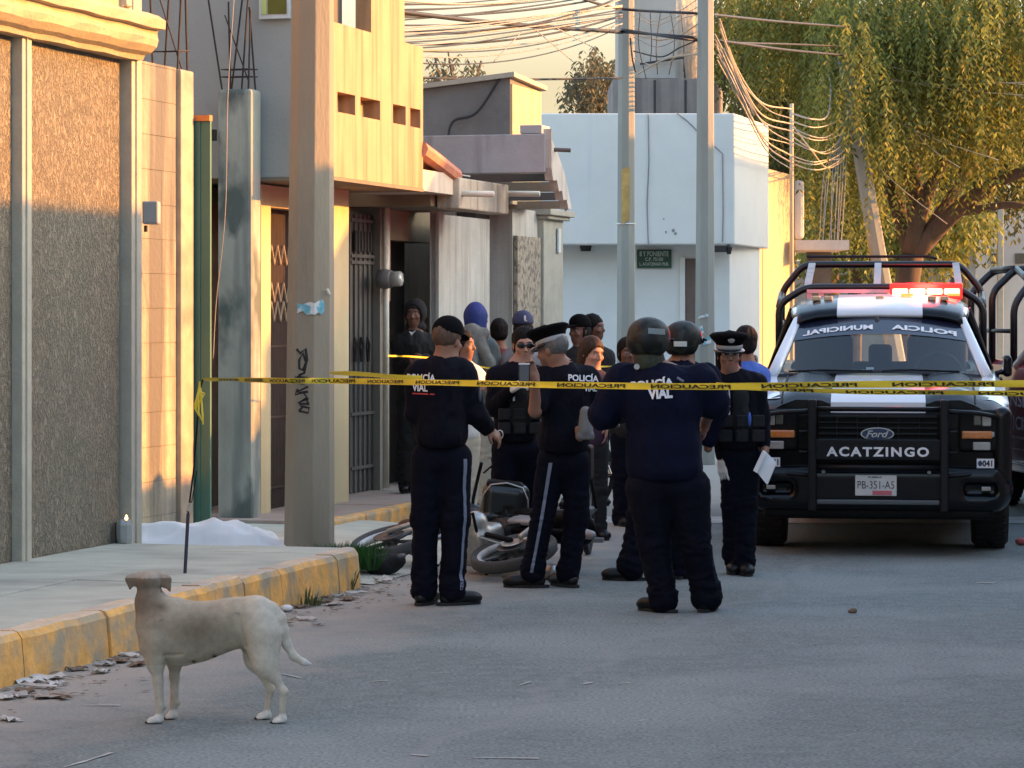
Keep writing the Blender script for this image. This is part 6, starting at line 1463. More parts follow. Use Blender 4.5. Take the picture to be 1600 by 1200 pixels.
def pickup(root, paint, roofm, wb=(0.95, 4.55), L=5.55, zb=.42):
    """local frame: x right, y from the bumper face back, z up"""
    ys = sorted(set([0.0, .05, .15, .3, .45, .6, .8, 1.0, 1.25, 1.45, 1.6, 2.0, 2.5, 3.0, 3.3, 3.6, 4.0, 4.2, 4.4, 4.6, 4.8, 5.0, 5.2, L] + [wb[0] + k * .1 for k in range(-5, 6)] + [wb[1] + k * .1 for k in range(-5, 6)]))
    secs = []
    for y in ys:
        if y <= 1.45:
            t = y / 1.45; zc = 1.125 + .06 * min(1, y / .15) + .135 * t; ze = zc - .10 + .05 * t; wx = .90 + .085 * min(1, y / .45) ** .6
            top = [(0, zc), (.30, zc), (.36, zc - .004), (.42, zc + .018), (.60, zc + .022), (.70, zc - .015), (wx - .10, ze + .03), (wx - .02, ze - .03)]
        else:
            zt = 1.335 if y < 3.55 else 1.36; wx = .985
            top = [(0, zt - .02), (.30, zt - .02), (.36, zt - .02), (.42, zt - .02), (.60, zt - .02), (.70, zt - .02), (wx - .09, zt - .005), (wx - .035, zt - .05)]
        za = arch(y, wb[0], .47, zb) if y < 3 else arch(y, wb[1], .47, zb)
        zm = max(.80, za + .02)
        secs.append((y, top + [(wx, max(1.02, zm + .03)), (wx + .004, max(.90, zm + .01)), (wx - .004, zm), (wx - .02, za)]))
    loft_body('body', secs, paint, root)
    m_ = MB(); m_.box((-.86, .30, .34), (.86, L - .2, .46)); m_.box((-.70, .9, .30), (.70, 1.1, .36)); m_.box((-.75, 4.45, .28), (.75, 4.6, .44)); m_.build('chassis', m_plas, root, local=True)
    for yy in wb:
        for sd in (-1, 1): wheel(sd * .835, yy, .40, .27, root, sd)
def cab(root, roofm, pill, y0=1.22, y1=2.02, yr=3.35, zr=1.915, zg0=1.315, zg1=1.755, tint=True, wb_=.86, wt=.655):
    # roof shell
    secs = []
    for y, z, wx in ((y1 - .02, zg1, wt + .01), (y1 + .10, zg1 + .055, wt + .04), (y1 + .35, zr - .045, wt + .05), (y1 + .8, zr, wt + .05), (yr - .1, zr - .03, wt + .04), (yr, zr - .07, wt + .02)):
        secs.append((y, [(0, z + .012), (.25, z + .008), (.34, z + .006), (.50, z - .008), (wx - .06, z - .035), (wx, z - .075)]))
    V = []; Fc = []; mi = []
    for (y, pr) in secs:
        full = [(-x, z) for x, z in reversed(pr)] + [(x, z) for x, z in pr if x > 0]; n = len(full); V += [(x, y, z) for x, z in full]
    for i in range(len(secs) - 1):
        for k in range(n - 1):
            Fc.append((i * n + k, (i + 1) * n + k, (i + 1) * n + k + 1, i * n + k + 1)); mi.append(0 if 3 <= k <= n - 5 else 1)
    o = mk('roof', V, Fc, None, root, local=True, mats=[m_wpt, roofm], fmat=mi)
    for p in o.data.polygons: p.use_smooth = True
    md = o.modifiers.new('t', 'SOLIDIFY'); md.thickness = .03; md.offset = 0
    # windscreen
    nx, ny = 12, 6; V = []; Fc = []
    for j in range(ny + 1):
        t = j / ny
        for i in range(nx + 1):
            u = i / nx * 2 - 1; hw = (wb_ - .05) * (1 - t) + (wt - .02) * t; x = u * hw; bow = .10 * u * u
            V.append((x, y0 + (y1 - y0) * t + bow * (1 - .3 * t), zg0 + (zg1 - zg0) * t - .035 * u * u * (1 - t) - .03 * u * u * t))
    for j in range(ny):
        for i in range(nx): a = j * (nx + 1) + i; Fc.append((a, a + 1, a + nx + 2, a + nx + 1))
    ws = mk('windscreen', V, Fc, m_glass, root, local=True, smooth=True)
    WS = lambda u, t: Vector(((u * ((wb_ - .05) * (1 - t) + (wt - .02) * t)), y0 + (y1 - y0) * t + .10 * u * u * (1 - .3 * t), zg0 + (zg1 - zg0) * t - .035 * u * u * (1 - t) - .03 * u * u * t))
    # dark sun band and black ceramic edge
    def strip(nm, t0, t1, mat, off=.006, u0=-1, u1=1, curve=0.0):
        m_ = MB(); vs = []
        for i in range(21):
            u = u0 + (u1 - u0) * i / 20
            for t in (t0 - curve * u * u, t1): p = WS(u, t); vs.append((p[0], p[1] - off, p[2] + off * .4))
        m_.add(vs, [(2 * i, 2 * i + 2, 2 * i + 3, 2 * i + 1) for i in range(20)]); return m_.build(nm, mat, ws, local=True)
    strip('sun_band', .685, 1.0, M('sun_band_blue', (.012, .014, .03), .15, coat=.5), curve=.06)
    strip('wiper_shade', 0.0, .05, m_plas)
    # pillars
    for sd in (-1, 1):
        m_ = MB(); P = [WS(sd * 1.0, t) for t in (-.02, .25, .5, .75, 1.0)]
        m_.tube([(p[0] + sd * .020, p[1] + .02, p[2]) for p in P] + [(sd * (wt + .03), y1 + .35, zr - .115)], [.052, .048, .046, .044, .040, .036], 8)
        m_.build('pillar', pill, root, local=True, smooth=True)
    for sd in (-1, 1):
        m_ = MB(); m_.tube([(sd * (wb_ + .02), y1 + .55, zg0), (sd * (wt + .04), y1 + .50, zr - .10)], .045, 8); m_.build('door_pillar', roofm, root, local=True); m_ = MB()
        m_.hexa([(sd * (wb_ + .03), yr - .35, zg0), (sd * (wb_ + .05), yr - .35, zg0), (sd * (wb_ + .05), yr, zg0), (sd * (wb_ + .03), yr, zg0), (sd * wt, yr - .25, zr - .08), (sd * (wt + .03), yr - .25, zr - .08), (sd * (wt + .03), yr, zr - .08), (sd * wt, yr, zr - .08)])
        m_.build('rear_pillar', roofm, root, local=True)
    m_ = MB()   # side and rear glass
    for sd in (-1, 1):
        m_.add([(sd * (wb_ + .03), y0 + .12, zg0), (sd * (wb_ + .03), yr - .3, zg0), (sd * (wt + .035), yr - .25, zr - .11), (sd * (wt + .035), y1 + .2, zr - .12)], [(0, 1, 2, 3)])
    m_.add([(-(wb_ - .02), yr - .02, zg0), (wb_ - .02, yr - .02, zg0), (wt - .03, yr - .02, zr - .12), (-(wt - .03), yr - .02, zr - .12)], [(0, 1, 2, 3)])
    m_.build('side_glass', m_glass, root, local=True)
    # interior
    m_ = MB(); m_.box((-.84, y0 + .05, 1.05), (.84, y0 + .45, zg0 - .03)); m_.box((-.25, y0 + .3, 1.0), (.25, y0 + .9, 1.22)); m_.build('dashboard', m_int, root, local=True, bevel=.03)
    for sx in (-.46, .46):
        S = SDF(); S.box((sx, 2.65, 1.32), (.24, .08, .30), rad=.07, k=.03); S.box((sx, 2.68, 1.64), (.145, .06, .12), rad=.05, k=.04); S.box((sx, 2.4, 1.02), (.25, .28, .09), rad=.05)
        V, Fq = S.mesh(.025); mk('seat', V, Fq, m_int, root, local=True, smooth=True)
    S = SDF(); S.box((0.0, 3.02, 1.44), (.10, .04, .085), rad=.035); S.box((0.35, 3.05, 1.41), (.12, .04, .075), rad=.03); S.box((0, 3.1, 1.2), (.75, .07, .18), rad=.05); V, Fq = S.mesh(.02); mk('rear_seat', V, Fq, m_int, root, local=True, smooth=True)
    m_ = MB(); 
    P = [(-.46 * -1 + .19 * math.cos(a * .4189), y0 + .62 + .03 * math.sin(a * .4189), 1.30 + .17 * math.sin(a * .4189)) for a in range(15)]
    m_.tube(P, .014, 6, closed=True); m_.tube([(.28, y0 + .62, 1.30), (.64, y0 + .62, 1.30)], .012, 6); m_.build('steering_wheel', m_int, root, local=True)
    S = SDF(); S.box((-.02, y1 - .12, 1.655), (.125, .02, .032), rad=.02); S.cap((-.02, y1 - .1, 1.68), (-.02, y1 - .05, 1.74), .014, .02, k=.01); V, Fq = S.mesh(.008); mk('rear_view_mirror', V, Fq, m_int, root, local=True, smooth=True)
    return ws, WS
def cage(root, hoops, r=.031, links=True, thin=True):
    """hoops: list of (y, half width, z shoulder, half top, z top, z foot)"""
    for (y, hw, zs, ht, zt, zf) in hoops:
        m_ = MB(); m_.tube(rpath([(-hw, y, zf), (-hw, y, zs), (-ht, y, zt), (ht, y, zt), (hw, y, zs), (hw, y, zf)], .09), r, 8)
        m_.build('cage_hoop', m_cage, root, local=True, smooth=True)
    if links:
        a, b = hoops[0], hoops[1]
        for x in (-.62, -.03, .66):
            m_ = MB(); m_.box((x - .03, a[0], a[4] - .0), (x + .03, b[0], a[4] + .02), T=lambda X, Y, Z: (X, Y, Z + (b[4] - a[4]) * (Y - a[0]) / (b[0] - a[0]))); m_.build('cage_link', m_slab, root, local=True)

tk_ang = math.radians(-7.6); tk_o = Vector(((1372 - 800) / F * 21.12, 21.12, 0))
T1 = empty('pickup_truck', tk_o, rot=Matrix.Rotation(tk_ang, 3, 'Z'), label='black and white police pickup facing the camera with a lit red beacon', cat='pickup truck')
def TL(px, py, y=0.0):
    s_ = F / (21.12 + y * .99); return ((px - 1372) / s_, y, CH - (py - HY) / s_)
pickup(T1, m_blk, m_blk); ws, WS1 = cab(T1, m_blk, m_wpt)
# white hood stripe, fender tops
def patch_on(name, poly, mat, parent, z=3.0, off=.004, n=10, bvh_=None):
    """poly: 4 corners (x,y) on the hood; projected straight down on the body"""
    V = []; Fc = []; (a, b, c, d) = [Vector(p) for p in poly]
    for j in range(n + 1):
        for i in range(n + 1):
            p = (a.lerp(b, i / n)).lerp(d.lerp(c, i / n), j / n); h = bvh_.ray_cast(Vector((p[0], p[1], z)), Vector((0, 0, -1)))
            V.append((p[0], p[1], (h[0][2] if h[0] else 1.2) + off))
    for j in range(n):
        for i in range(n): q = j * (n + 1) + i; Fc.append((q, q + 1, q + n + 2, q + n + 1))
    return mk(name, V, Fc, mat, parent, local=True, smooth=True)
bod = [o for o in T1.children if o.name.startswith('body')][0]
bb = BVHTree.FromPolygons([tuple(v.co) for v in bod.data.vertices], [tuple(p.vertices) for p in bod.data.polygons])
patch_on('bonnet_stripe', [(-.345, .004), (.345, .004), (.33, 1.38), (-.33, 1.38)], m_wpt, bod, bvh_=bb)
patch_on('wing_panel', [(.72, .10), (.955, .22), (.96, 1.4), (.80, 1.4)], m_wpt, bod, bvh_=bb); patch_on('wing_panel', [(-.955, .22), (-.72, .10), (-.80, 1.4), (-.96, 1.4)], m_wpt, bod, bvh_=bb)
for sx in (-1, 1): patch_on('bonnet_gap', [(sx * .700, .02), (sx * .712, .02), (sx * .712, 1.42), (sx * .700, 1.42)], m_graf, bod, off=.006, bvh_=bb)
# front of the bonnet stripe, folded over the nose
mb = MB(); mb.box((-.345, -.012, 1.05), (.345, .003, 1.132)); mb.build('nose_stripe', m_wpt, T1, local=True, bevel=.004)
mb = MB(); mb.box((-.90, .0, .62), (.90, .12, 1.05)); mb.build('front_panel', m_blk, T1, local=True, bevel=.02)
# grille
mb = MB(); mb.box((-.44, -.035, .735), (.44, .0, 1.045)); gr = mb.build('grille', m_plas, T1, local=True, bevel=.015)
mb = MB()
for k in range(7): z = .765 + k * .042; mb.box((-.43, -.060, z), (.43, -.036, z + .016))
for x in (-.30, -.15, 0, .15, .30): mb.box((x - .006, -.050, .745), (x + .006, -.0365, 1.035))
mb.build('grille_bars', m_blk, gr, local=True, bevel=.003)
# oval badge
mb = MB(); c = TL(1371, 678, -.07); N_ = 32
def disc(mb, rx, rz, y0, y1, c): 
    vs = [(c[0] + rx * math.cos(2 * math.pi * k / N_), y, c[2] + rz * math.sin(2 * math.pi * k / N_)) for y in (y0, y1) for k in range(N_)]
    mb.add(vs, [tuple(range(N_)), tuple(range(N_, 2 * N_))[::-1]] + [(k, (k + 1) % N_, N_ + (k + 1) % N_, N_ + k) for k in range(N_)])
disc(mb, .122, .048, -.075, -.06, c); bg_ = mb.build('badge', m_chrome, T1, local=True)
mb = MB(); disc(mb, .112, .040, -.079, -.0755, c); mb.build('badge_field', m_logo, bg_, local=True)
text_on('badge_script', 'Ford', (c[0], -.0795, c[2]), (1, 0, 0), (0, 0, 1), .165, .052, m_chrome, bg_, local=True, off=.002, bold=.02, shear=.35)
# headlights
for sd in (-1, 1):
    x = lambda px: sd * ((px - 1372) / 213); 
    S = SDF(); S.box((sd * .735, .00, .925), (.155, .045, .155), rad=.03); V, Fq = S.mesh(.012)
    hl_ = mk('headlight', V, Fq, m_plas, T1, local=True, smooth=True)
    def hb_(nm, x0, x1, z0, z1, mat, y=-.062, pr=hl_, bv_=.008):
        m_ = MB(); xa, xb = sorted((x(x0), x(x1))); m_.box((xa, y, z0), (xb, y + .02, z1)); return m_.build(nm, mat, pr, local=True, bevel=bv_)
    hb_('reflector', 1519, 1531, .965, 1.045, M('reflector_dim', (.16, .15, .13), .2, metal=.6)); hb_('lens', 1532, 1546, .96, 1.04, m_lens); hb_('indicator', 1501, 1548, .868, .925, m_amber, y=-.070, bv_=.012)
    hb_('lens', 1518, 1545, .785, .845, m_lens); hb_('edge_lamp', 1545, 1551, .88, .92, m_lens, y=-.066)
    # corner sticker
    S = SDF(); S.box((sd * .90, .10, .80), (.07, .16, .30), rad=.06); V, Fq = S.mesh(.02); mk('wing_corner', V, Fq, m_blk, T1, local=True, smooth=True)
    cc = (sd * .775, -.075, .690); mb = MB(); mb.box((cc[0] - .062, -.072, cc[2] - .034), (cc[0] + .062, -.066, cc[2] + .034)); st = mb.build('number_sticker', m_wpt, T1, local=True)
    mb = MB(); disc(mb, .016, .020, -.0745, -.0725, (cc[0] - .038, 0, cc[2])); mb.build('sticker_emblem', m_logo, st, local=True)
    text_on('sticker_number', '041', (cc[0] + .014, -.0725, cc[2]), (1, 0, 0), (0, 0, 1), .072, .046, m_graf, st, local=True, off=.002, bold=.04)
# bumper
S = SDF(); S.box((0, .06, .50), (.90, .17, .165), rad=.07, k=.03)
for sd in (-1, 1): S.ell((sd * .86, .12, .50), (.12, .22, .165), k=.05); S.box((sd * .74, -.12, .50), (.12, .06, .045), rad=.02, k=.02, sub=True)
V, Fq = S.mesh(.02); bp_ = mk('bumper', V, Fq, m_blk, T1, local=True, smooth=True)
mb = MB(); mb.box((-.86, -.085, .60), (.86, -.075, .615)); mb.build('bumper_trim', m_plas, bp_, local=True)
for sd in (-1, 1): mb = MB(); mb.box((sd * .78 - .033, -.095, .492), (sd * .78 + .033, -.085, .522)); mb.build('fog_lamp', m_lens, bp_, local=True, bevel=.004)
for sd in (-1, 1): mb = MB(); mb.tube([(sd * .66, -.10, .425), (sd * .84, -.09, .43), (sd * .90, -.06, .46)], .009, 6); mb.build('fog_trim', m_bar, bp_, local=True)
S = SDF(); S.box((0, .06, .33), (.84, .12, .055), rad=.03); V, Fq = S.mesh(.02); mk('air_dam', V, Fq, m_plas, T1, local=True, smooth=True)
# plate
mb = MB(); mb.box((-.165, -.135, .452), (.135, -.128, .602)); pl = mb.build('number_plate', M('plate_white', (.55, .54, .52), .5), T1, local=True, bevel=.006)
text_on('plate_number', 'PB-351-A5', (-.015, -.136, .532), (1, 0, 0), (0, 0, 1), .265, .055, m_graf, pl, local=True, off=.0015, bold=-.005)
text_on('plate_caption', 'PUEBLA', (-.02, -.136, .588), (1, 0, 0), (0, 0, 1), .10, .012, m_graf, pl, local=True, off=.0015)
mb = MB(); mb.box((-.04, -.1365, .458), (.10, -.1352, .490)); mb.build('plate_strip', M('plate_pink', (.5, .12, .15), .5), pl, local=True)
# bull bar
mb = MB()
for x in (-.475, .478): mb.box((x - .030, -.20, .34), (x + .030, -.14, 1.155))
bar = mb.build('bull_bar', m_bar, T1, local=True, bevel=.012)
mb = MB(); mb.tube([(-.45, -.17, 1.085), (.45, -.17, 1.085)], .018, 8); mb.tube([(-.45, -.165, .66), (.45, -.165, .66)], .020, 8); mb.build('cross_bar', m_bar, bar, local=True, smooth=True)
mb = MB(); mb.box((-.45, -.185, .715), (.45, -.165, .865)); mb.build('name_panel', m_blk, bar, local=True, bevel=.006)
mb = MB(); mb.box((-.445, -.185, .39), (.445, -.15, .425)); mb.build('skid_plate', M('skid_grey', (.07, .08, .085), .4), bar, local=True, bevel=.008)
text_on('name_lettering', 'ACATZINGO', ((1371.5 - 1372) / 215, -.186, TL(0, 706, -.19)[2]), (1, 0, 0), (0, 0, 1), .74, .070, m_refl, bar, local=True, off=.003, bold=.035, space=1.25)
for sd in (-1, 1):
    mb = MB()
    mb.tube(rpath([(sd * .48, -.17, 1.07), (sd * .70, -.15, 1.06), (sd * .92, .0, 1.02), (sd * .955, .06, .80), (sd * .90, .0, .62), (sd * .48, -.17, .60)], .10), .017, 8)
    for k in range(2): z = .92 - k * .15; mb.tube([(sd * .50, -.17, z), (sd * .57, -.165, z)], .010, 6)
    mb.build('wing_guard', m_bar, bar, local=True, smooth=True)
for x in (-.395, .37): mb = MB(); disc(mb, .014, .014, -.135, -.12, (x, 0, .625)); mb.build('tow_light', m_lens, T1, local=True)
# windscreen lettering, mirrored so that it reads in a rear view mirror
def on_ws(name, s, u0, u1, t, h):
    V, Fs = text_geo(s, 1.0, h, .035); P = []
    for x, y, z in V:
        u = (u0 + u1) / 2 - x * (u1 - u0); p = WS1(u, t - .09 * u * u); P.append((p[0], p[1] - .016 + y * .80, p[2] + y * .62 + .008))
    mk(name, P, [f[::-1] for f in Fs], m_refl, ws, local=True)
on_ws('glass_lettering', 'MUNICIPAL', -.89, -.08, .80, .062); on_ws('glass_lettering', 'POLICIA', .14, .89, .80, .062)
mb = MB(); mb.box((-.10, 1.31, 1.345), (-.04, 1.33, 1.362)); mb.build('toll_tag', m_wpt, ws, local=True)
mb = MB(); mb.tube([(-.05, 1.20, 1.335), (-.45, 1.27, 1.34), (-.70, 1.34, 1.325)], .008, 5); mb.tube([(.62, 1.29, 1.33), (.25, 1.22, 1.345), (.02, 1.20, 1.335)], .008, 5); mb.build('wiper', m_plas, T1, local=True)
for sd in (-1, 1):
    S = SDF(); S.box((sd * .995, 1.62, 1.37), (.035, .10, .085), rad=.03); S.cap((sd * .90, 1.6, 1.31), (sd * .97, 1.62, 1.33), .02, .02, k=.02); V, Fq = S.mesh(.012); mk('door_mirror', V, Fq, m_blk, T1, local=True, smooth=True)
# cab clearance lamps, light bar frame, cage
mb = MB()
for x in (-.52, -.42, .0, .42, .52): mb.box((x - .035, 2.42, 1.885), (x + .035, 2.52, 1.925))
mb.build('roof_lamp', M('roof_lamp_amber', (.6, .42, .25), .4), T1, local=True, bevel=.01)
cage(T1, [(3.50, .865, 1.86, .64, 2.005, 1.30), (4.85, .895, 1.98, .70, 2.222, 1.30)])
mb = MB(); mb.tube([(-.68, 5.2, 2.30), (.42, 5.2, 2.30), (.50, 5.2, 2.28)], .013, 6); mb.build('aerial_rail', m_cage, T1, local=True)
for sd in (-1, 1):
    for za, zb_ in ((1.70, 1.70), (1.84, 1.96)): mb = MB(); mb.tube([(sd * .865, 3.50, za), (sd * .895, 4.85, zb_)], .028, 8); mb.build('cage_side_rail', m_cage, T1, local=True, smooth=True)
lb = MB(); lb.box((-.62, 3.28, 1.955), (.62, 3.33, 1.985))
for x in (-.60, -.50, -.14, .22, .60): lb.box((x - .022, 3.29, 1.86), (x + .022, 3.32, 1.954))
LB = lb.build('light_bar_frame', M('frame_grey', (.40, .41, .42), .5), T1, local=True)
mb = MB(); mb.box((-.44, 3.30, 1.905), (-.26, 3.34, 1.94)); mb.box((-.12, 3.30, 1.905), (.12, 3.34, 1.94)); mb.build('loudspeaker', m_plas, T1, local=True)
mb = MB(); mb.box((.08, 3.11, 1.90), (.68, 3.26, 2.035)); bc = mb.build('beacon', m_redl, T1, local=True, bevel=.012)
for k in range(4):
    S = SDF(); S.box((.165 + k * .143, 3.105, 1.965), (.066, .012, .026), rad=.011); V, Fq = S.mesh(.006); mk('beacon_module', V, Fq, m_redh, bc, local=True, smooth=True)
for x in (.17, .55): mb = MB(); mb.box((x, 2.62, 1.925), (x + .10, 2.68, 1.945)); mb.build('roof_beacon', M('beacon_amber', (.8, .3, .05), .3, emit=(1, .2, .04), estr=.5), T1, local=True)
bl = bpy.data.lights.new('beacon_light', 'POINT'); bl.energy = 30; bl.color = (1, .03, .02); bl.shadow_soft_size = .12
blo = bpy.data.objects.new('beacon_light', bl); C.objects.link(blo); blo.parent = T1; blo.location = (.38, 2.98, 2.05)

# second pickup at the right edge
a2_ = math.radians(6.0); c2 = Vector(((1583 - 800) / F * 26.0, 26.0, 0)); R2 = Matrix.Rotation(a2_, 3, 'Z')
o2 = c2 - R2 @ Vector((-.985, 3.45, 0))
T2 = empty('pickup_truck', o2, rot=R2, label='maroon and white police pickup mostly cut off by the right edge of the picture', cat='pickup truck')
pickup(T2, m_mar, m_wpt, wb=(.95, 4.35), L=5.25); ws2, WS2 = cab(T2, m_wpt, m_wpt, zr=1.86)
mb = MB(); mb.tube([(-.93, 3.50, 1.30), (-.80, 3.12, 1.60), (-.72, 2.9, 1.80)], .05, 8); mb.build('rear_pillar', m_wpt, T2, local=True, smooth=True)
for (s_, y, z, w_, h_) in (('TRÁNSITO', 3.35, 1.02, 1.5, .15), ('MUNICIPAL', 3.32, .80, 1.4, .12)):
    text_on('side_lettering', s_, (-.995, y, z), (0, -1, 0), (0, 0, 1), w_, h_, m_refl, T2, local=True, off=.004, bold=.0)
mb = MB(); mb.box((-.998, .6, .66), (-.992, 5.0, .68)); mb.box((-.998, .6, .56), (-.992, 5.0, .57)); mb.build('side_line', M('line_pink', (.45, .3, .3), .5), T2, local=True)
mb = MB(); mb.box((-1.0, 1.5, .36), (-.90, 3.9, .44)); mb.build('side_step', m_rim, T2, local=True, bevel=.015)
cage(T2, [(3.62, .93, 1.86, .78, 2.06, 1.30), (4.35, .93, 1.98, .70, 2.20, 1.30), (5.10, .93, 1.98, .70, 2.20, 1.30)], links=False, r=.034)
mb = MB()
for sd in (-1, 1):
    mb.tube([(sd * .72, 4.35, 2.20), (sd * .72, 5.10, 2.20)], .03, 8); mb.tube([(sd * .76, 3.62, 2.05), (sd * .70, 4.35, 2.20)], .03, 8); mb.tube([(sd * .93, 3.62, 1.62), (sd * .93, 5.10, 1.62)], .02, 8)
mb.build('cage_side_rail', m_cage, T2, local=True, smooth=True)
# ------------------------------------------------------------------ the dog
m_fur = M('dog_fur', (.4, .36, .3), .85, var=.16, scale=30, bump=.12, bscale=200, attr='Col', stretch=(1, 1, 1), sheen=.1, spec=.15)
Dd = F * CH / (1127 - HY)
def K(cx, cy, dy=0.0):   # crop pixels (4 per photo pixel) -> metres
    px, py = 150 + cx / 4, 860 + cy / 4; return np.array(((px - 800) / F * Dd, Dd + dy, CH - (py - HY) / F * Dd))
S = SDF()
# trunk: deep chest, tucked loin, rump
S.ell(K(470, 505, .0), (.128, .100, .145), roty(.10), k=.05)
S.ell(K(600, 505, .0), (.150, .094, .124), roty(.10), k=.05)
S.ell(K(760, 462, .0), (.140, .084, .100), roty(-.02), k=.05)
S.ell(K(910, 418, .0), (.130, .086, .090), roty(-.04), k=.05)
S.ell(K(1022, 440, .0), (.076, .090, .105), k=.045)
S.ell(K(470, 385, .0), (.055, .05, .045), k=.04)                                              # withers
S.ell(K(385, 560, -.045), (.052, .045, .12), roty(.12), k=.03)                                 # near shoulder blade
S.cap(K(400, 440, .0), K(345, 330, .01), .088, .062, k=.04); S.cap(K(345, 330, .01), K(322, 235, .02), .058, .046, k=.03)    # neck
S.cap(K(345, 420, .0), K(325, 330, .01), .062, .048, k=.04); S.cap(K(370, 500, -.01), K(350, 590, -.01), .072, .055, k=.04)
S.ell(K(326, 196, .03), (.058, .070, .046), k=.02)                                           # skull from behind
S.ell(K(326, 222, .12), (.032, .080, .032), k=.03)                                            # muzzle points away
for tip, mid, root_ in (((214, 240), (212, 182), (268, 160)), ((462, 250), (440, 186), (388, 160))):
    sx = -1 if tip[0] < 326 else 1; b_ = K(*root_, .02); m2 = K(*mid, .005); t2 = K(*tip, -.005)
    S.cap(b_, m2, .018, .017, k=.010, sc=(1, .55, 1)); S.cap(m2, t2, .022, .008, k=.008, sc=(1, .45, 1)); S.cap((b_ * .4 + m2 * .6), (m2 * .3 + t2 * .7) + (-.022 * sx, 0, .01), .020, .012, k=.008, sc=(1, .5, 1))
# forelegs (near one first)
for (sh, el, wr, pt, toe, dy) in (((395, 560), (385, 690), (412, 960), (405, 1030), (335, 1055), -.062), ((470, 560), (482, 700), (478, 960), (470, 1030), (425, 1052), .066)):
    S.cap(K(*sh, dy), K(*el, dy), .050, .033, k=.03); S.cap(K(*el, dy), K((el[0] + wr[0]) / 2, 800, dy), .031, .0215, k=.03); S.cap(K((el[0] + wr[0]) / 2, 800, dy), K(*wr, dy), .0215, .0178, k=.015)
    S.cap(K(*wr, dy), K(*pt, dy), .0185, .0175, k=.012); S.cap(K(pt[0], 1045, dy), K(toe[0] + 22, 1052, dy - .01), .021, .018, k=.012)
    for q in (-1.5, -.5, .5, 1.5): S.cap(K(toe[0] + 30, 1054, dy + q * .012), K(toe[0] + (2 if abs(q) < 1 else 10), 1062, dy + q * .014), .0105, .0095, k=.005)
    S.ell(K(wr[0] + 26, wr[1] + 8, dy), (.010, .010, .010), k=.008)
# hind legs
for (hp, kn, hk, ps, toe, dy) in (((1050, 520), (1060, 700), (1182, 870), (1172, 1030), (1112, 1058), -.060), ((990, 520), (985, 700), (1088, 885), (1060, 1030), (998, 1056), .060)):
    S.cap(K(*hp, dy * .8), K(*kn, dy), .080, .043, k=.04, sc=(1, .75, 1)); S.cap(K(kn[0], kn[1] - 20, dy), K((kn[0] + hk[0]) / 2 + 8, 790, dy), .038, .0225, k=.03); S.cap(K((kn[0] + hk[0]) / 2 + 8, 790, dy), K(*hk, dy), .0225, .0165, k=.015)
    S.cap(K(hk[0] - 4, hk[1], dy), K(*ps, dy), .0175, .0140, k=.012); S.cap(K(hk[0] - 6, hk[1] - 6, dy), K(hk[0] + 4, hk[1] - 6, dy), .018, .012, k=.015)
    S.cap(K(ps[0], 1045, dy), K(toe[0] + 26, 1054, dy), .022, .019, k=.012)
    for q in (-1.5, -.5, .5, 1.5): S.cap(K(toe[0] + 34, 1056, dy + q * .012), K(toe[0] + (4 if abs(q) < 1 else 12), 1064, dy + q * .014), .0112, .010, k=.005)
S.cap(K(1050, 600, -.04), K(1075, 720, -.05), .062, .04, k=.04, sc=(1, .7, 1))
# belly line, teats
S.cap(K(560, 640), K(850, 560), .036, .028, k=.07); 
for (x, y) in ((618, 684), (742, 652), (800, 622)): S.ell(K(x, y, -.02), (.010, .010, .010), k=.008)
# tail
tp = [(1100, 362), (1152, 420), (1176, 500), (1196, 590), (1236, 660), (1300, 698), (1352, 712)]; tr_ = [.030, .025, .021, .0195, .018, .014, .005]
for i in range(6): S.cap(K(*tp[i], -.01), K(*tp[i + 1], -.01), tr_[i], tr_[i + 1], k=.015)
S.box((K(700, 0)[0], Dd, -.1 + .003), (2, 2, .1), None, rad=.001, k=.003, sub=True)
V, Fq = S.mesh(.0062); V = vsmooth(V, Fq, 1, .4)
N = vnormals(V, Fq); X = (V[:, 0] - K(0, 0)[0]) * F / Dd * 4; Zc = (CH - V[:, 2]) * F / Dd + HY; Zc = (Zc - 860) * 4
# ribs and muscle relief
rib = np.exp(-((X - 640) / 130) ** 2 - ((Zc - 520) / 90) ** 2) * np.sin(X / 17.0 + Zc / 60) ; V = V + N * (.0022 * rib)[:, None] + N * (.0022 * fnoise(V, 34, 3))[:, None]
cre = np.exp(-((X - 440 - (Zc - 560) * .12) / 9) ** 2) * (Zc > 420) * (Zc < 690) + np.exp(-((Zc - 640 + (X - 520) * .05) / 9) ** 2) * (X > 430) * (X < 560) + np.exp(-((X - 925 - (Zc - 500) * .25) / 12) ** 2) * (Zc > 380) * (Zc < 600)
V = V - N * (.0055 * cre)[:, None]
col = np.tile(np.array((.42, .355, .26)), (len(V), 1)) * (1 + .16 * fnoise(V, 20, 31)[:, None])
def bl(mask, c): global col; mask = np.clip(mask, 0, 1)[:, None]; col = col * (1 - mask) + np.array(c) * mask
nn = fnoise(V, 16, 8)
bl(.85 * np.exp(-((X - 640) / 190) ** 2 - ((Zc - 480) / 110) ** 2), (.175, .135, .09))                                  # tan saddle
bl(1.0 * (1 / (1 + np.exp((X - 430 + nn * 22) / 30))) * (Zc < 480) * (1 / (1 + np.exp((Zc - 420) / 40))), (.165, .122, .085)) # brown neck
bl(.75 * np.exp(-((X - 420) / 50) ** 2 - ((Zc - 345) / 32) ** 2) * (.7 + .6 * nn), (.06, .042, .03))
bl(.9 * (Zc < 262) * ((X < 258) | (X > 402)), (.17, .125, .085)); bl(.75 * (Zc < 172), (.42, .36, .28))                         # ears, pale crown
